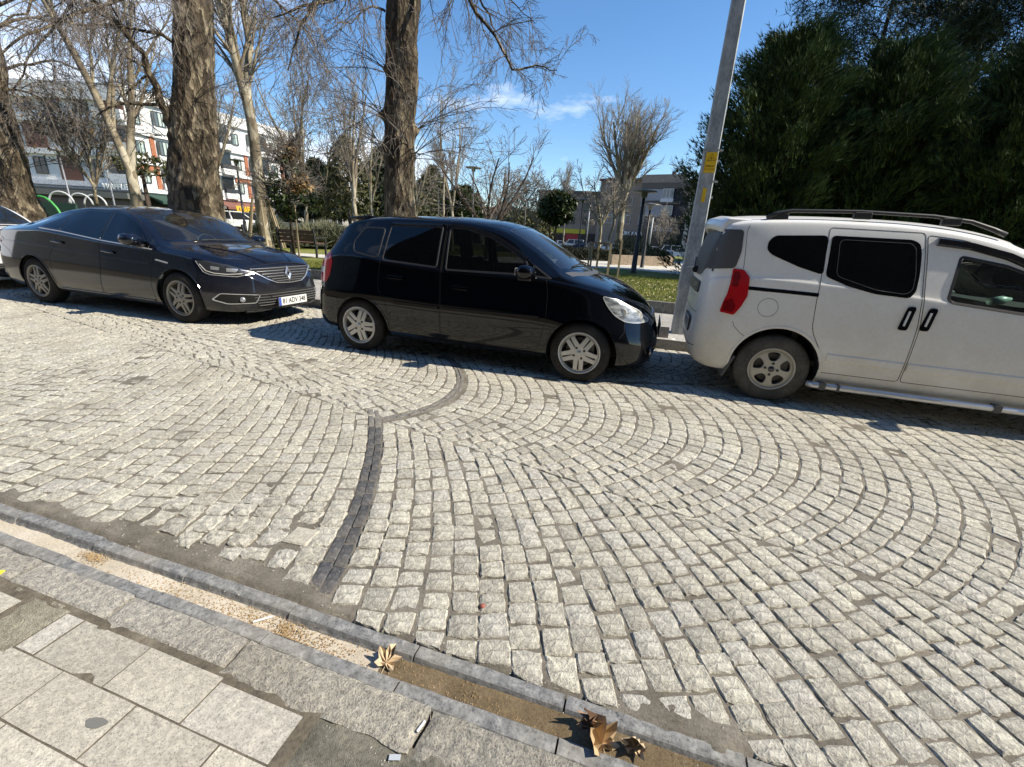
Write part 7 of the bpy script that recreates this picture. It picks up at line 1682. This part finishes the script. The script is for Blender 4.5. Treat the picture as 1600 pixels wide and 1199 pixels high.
# ---- white car and white van at the far left, behind the sedan
left_dir = Vector((cos(-.2764), sin(-.2764), 0))
lp = Vector((-6.9371, 6.3113, 0)) - left_dir*(3.65 + .98 + .62)
wcar = build_sedan('parked_car', (lp.x, lp.y), -.2764, 'white car nosing in behind the dark sedan at the left edge', M['paint_white'], '34 F', M['alloy'])
def simple_van(base, yaw, L_, Wd, H_, label):
    e = empty('parked_van', (base.x, base.y, 0), yaw, label, 'van', None); b = MB(); z0 = .35
    prof = [(-L_/2, z0), (L_/2, z0), (L_/2, z0+.75), (L_/2-.55, z0+1.0), (L_/2-1.25, H_), (-L_/2, H_)]
    P = rounded(prof, .12, 3); n = len(P); V = [(x, -Wd/2, z) for x, z in P]+[(x, Wd/2, z) for x, z in P]; b.add(V, [tuple(range(n)), tuple(range(n, 2*n))[::-1]]+[(i, i+n, (i+1) % n+n, (i+1) % n) for i in range(n)]); b.build('body', M['paint_white'], e)
    MB().box((L_/2-1.0, 0, H_-.55), (.9, Wd+.01, .5)).build('side_window', M['window_dark'], e)
    for x in (-L_/2+.8, L_/2-.8):
        for sg in (-1, 1): MB().lathe([(0, 0), (.2, 0), (.33, .01), (.34, .2)], (x, sg*Wd/2 - (.0 if sg < 0 else .2), .34), 20, 'y').build('wheel', M['tyre'], e, True)
    return e
vp = W(ST((lp.x, lp.y))[0] - 2.9, ST((lp.x, lp.y))[1] + .9, 0)
simple_van(vp, A, 5.2, 1.95, 2.35, 'tall white van whose rear corner shows beside the leftmost trunk')

# ---- cars on the far side of the park
def small_car(base, yaw, label, pm, kind=0):
    e = empty('parked_car', (base.x, base.y, base.z), yaw, label, 'car', 'cars parked beyond the park'); L_ = 4.2; Wd = 1.75; H_ = 1.45 if kind == 0 else 1.78
    low = [(-2.1, .3), (2.1, .3), (2.1, .72), (1.95, .88), (1.2, .98), (-1.85, .98), (-2.1, .85)] if kind == 0 else [(-2.05, .3), (2.1, .3), (2.1, .8), (1.9, 1.0), (1.2, 1.12), (-2.05, 1.12)]
    P = rounded(low, .10, 3); n = len(P); b = MB(); b.add([(x, -Wd/2, z) for x, z in P]+[(x, Wd/2, z) for x, z in P], [tuple(range(n)), tuple(range(n, 2*n))[::-1]]+[(i, i+n, (i+1) % n+n, (i+1) % n) for i in range(n)]); b.build('body', pm, e)
    top = [(-1.8, .95), (1.25, .95), (.45, H_), (-1.2, H_)] if kind == 0 else [(-2.0, 1.1), (1.25, 1.1), (.6, H_), (-1.95, H_)]
    def cab(w0, w1, nm, m, P, dz=0):
        b = MB(); n = len(P); V = [(x, -(w0 if z < 1.2 else w1)/2, z) for x, z in P]+[(x, (w0 if z < 1.2 else w1)/2, z) for x, z in P]; b.add(V, [tuple(range(n)), tuple(range(n, 2*n))[::-1]]+[(i, i+n, (i+1) % n+n, (i+1) % n) for i in range(n)]); return b.build(nm, m, e)
    cab(Wd-.12, Wd-.42, 'windows', M['window_dark'], top)
    MB().box(((top[2][0]+top[3][0])/2, 0, H_+.005), (abs(top[2][0]-top[3][0])+.06, Wd-.36, .06)).build('roof', pm, e)
    pil = MB()
    for xb, xt in ((-1.75, top[3][0]), (-.35, -.35), (1.22, top[2][0])):
        for sg in (-1, 1): pil.bar((xb, sg*(Wd-.10)/2, .95), (xt, sg*(Wd-.40)/2, H_), .09, .05)
    pil.build('pillars', pm, e)
    for x in (-1.3, 1.3):
        for sg in (-1, 1): MB().lathe([(0, -.01), (.19, -.01), (.2, 0), (.31, .01), (.32, .2)], (x, sg*Wd/2-(.0 if sg < 0 else .18), .32), 18, 'y').build('wheel', M['tyre'], e, True)
    return e
far = [(866, 380, 62, 0, 'paint_silver', 'grey car half hidden at the left end of the cars beyond the park'), (875, 380, 61.5, 0, 'paint_white', 'white hatchback beyond the park, directly left of the white high-roofed car'), (894, 381, 60.5, 1, 'paint_white', 'white high-roofed car in front of the red shop fascia'),
       (914, 383, 60, 0, 'paint_blue', 'dark blue car beyond the park beside the pale mast'), (954, 386, 58, 0, 'paint_white', 'white car beyond the park, half hidden by the big bare tree'), (1022, 392, 55, 0, 'paint_white', 'low white car in front of the dark clad block'), (1043, 393, 54.5, 1, 'paint_white', 'white high-roofed car with a roof rack in front of the dark clad block'), (1073, 396, 53, 0, 'paint_white', 'white car beyond the park just left of the pole'), (845, 378, 63, 0, 'paint_white', 'white car beyond the park over the bonnet of the black hatchback'), (932, 385, 59, 0, 'paint_silver', 'silver car beyond the park behind the white tree limbs')]
for (u, v, d, kd, pm, lab) in far:
    d *= 1.36; q = at_d(u, v, d); small_car(Vector((q.x, q.y, -.70)), -.16 + (pi if kd else 0), lab, M[pm], kd)
for (u, d, pm, lab) in ((358, 36, 'paint_white', 'white car parked before the hairdresser, left of the lamp'), (398, 38, 'paint_silver', 'silver car parked before the hairdresser, right of the lamp'), (446, 42, 'paint_silver', 'grey car parked under the grey awning left of the sapling')):
    q = at_d(u, 355, d); small_car(Vector((q.x, q.y, PZ)), fB.rz, lab, M[pm], 0)
print('objects', len(bpy.data.objects), 'time', round(time.time()-T00, 1))
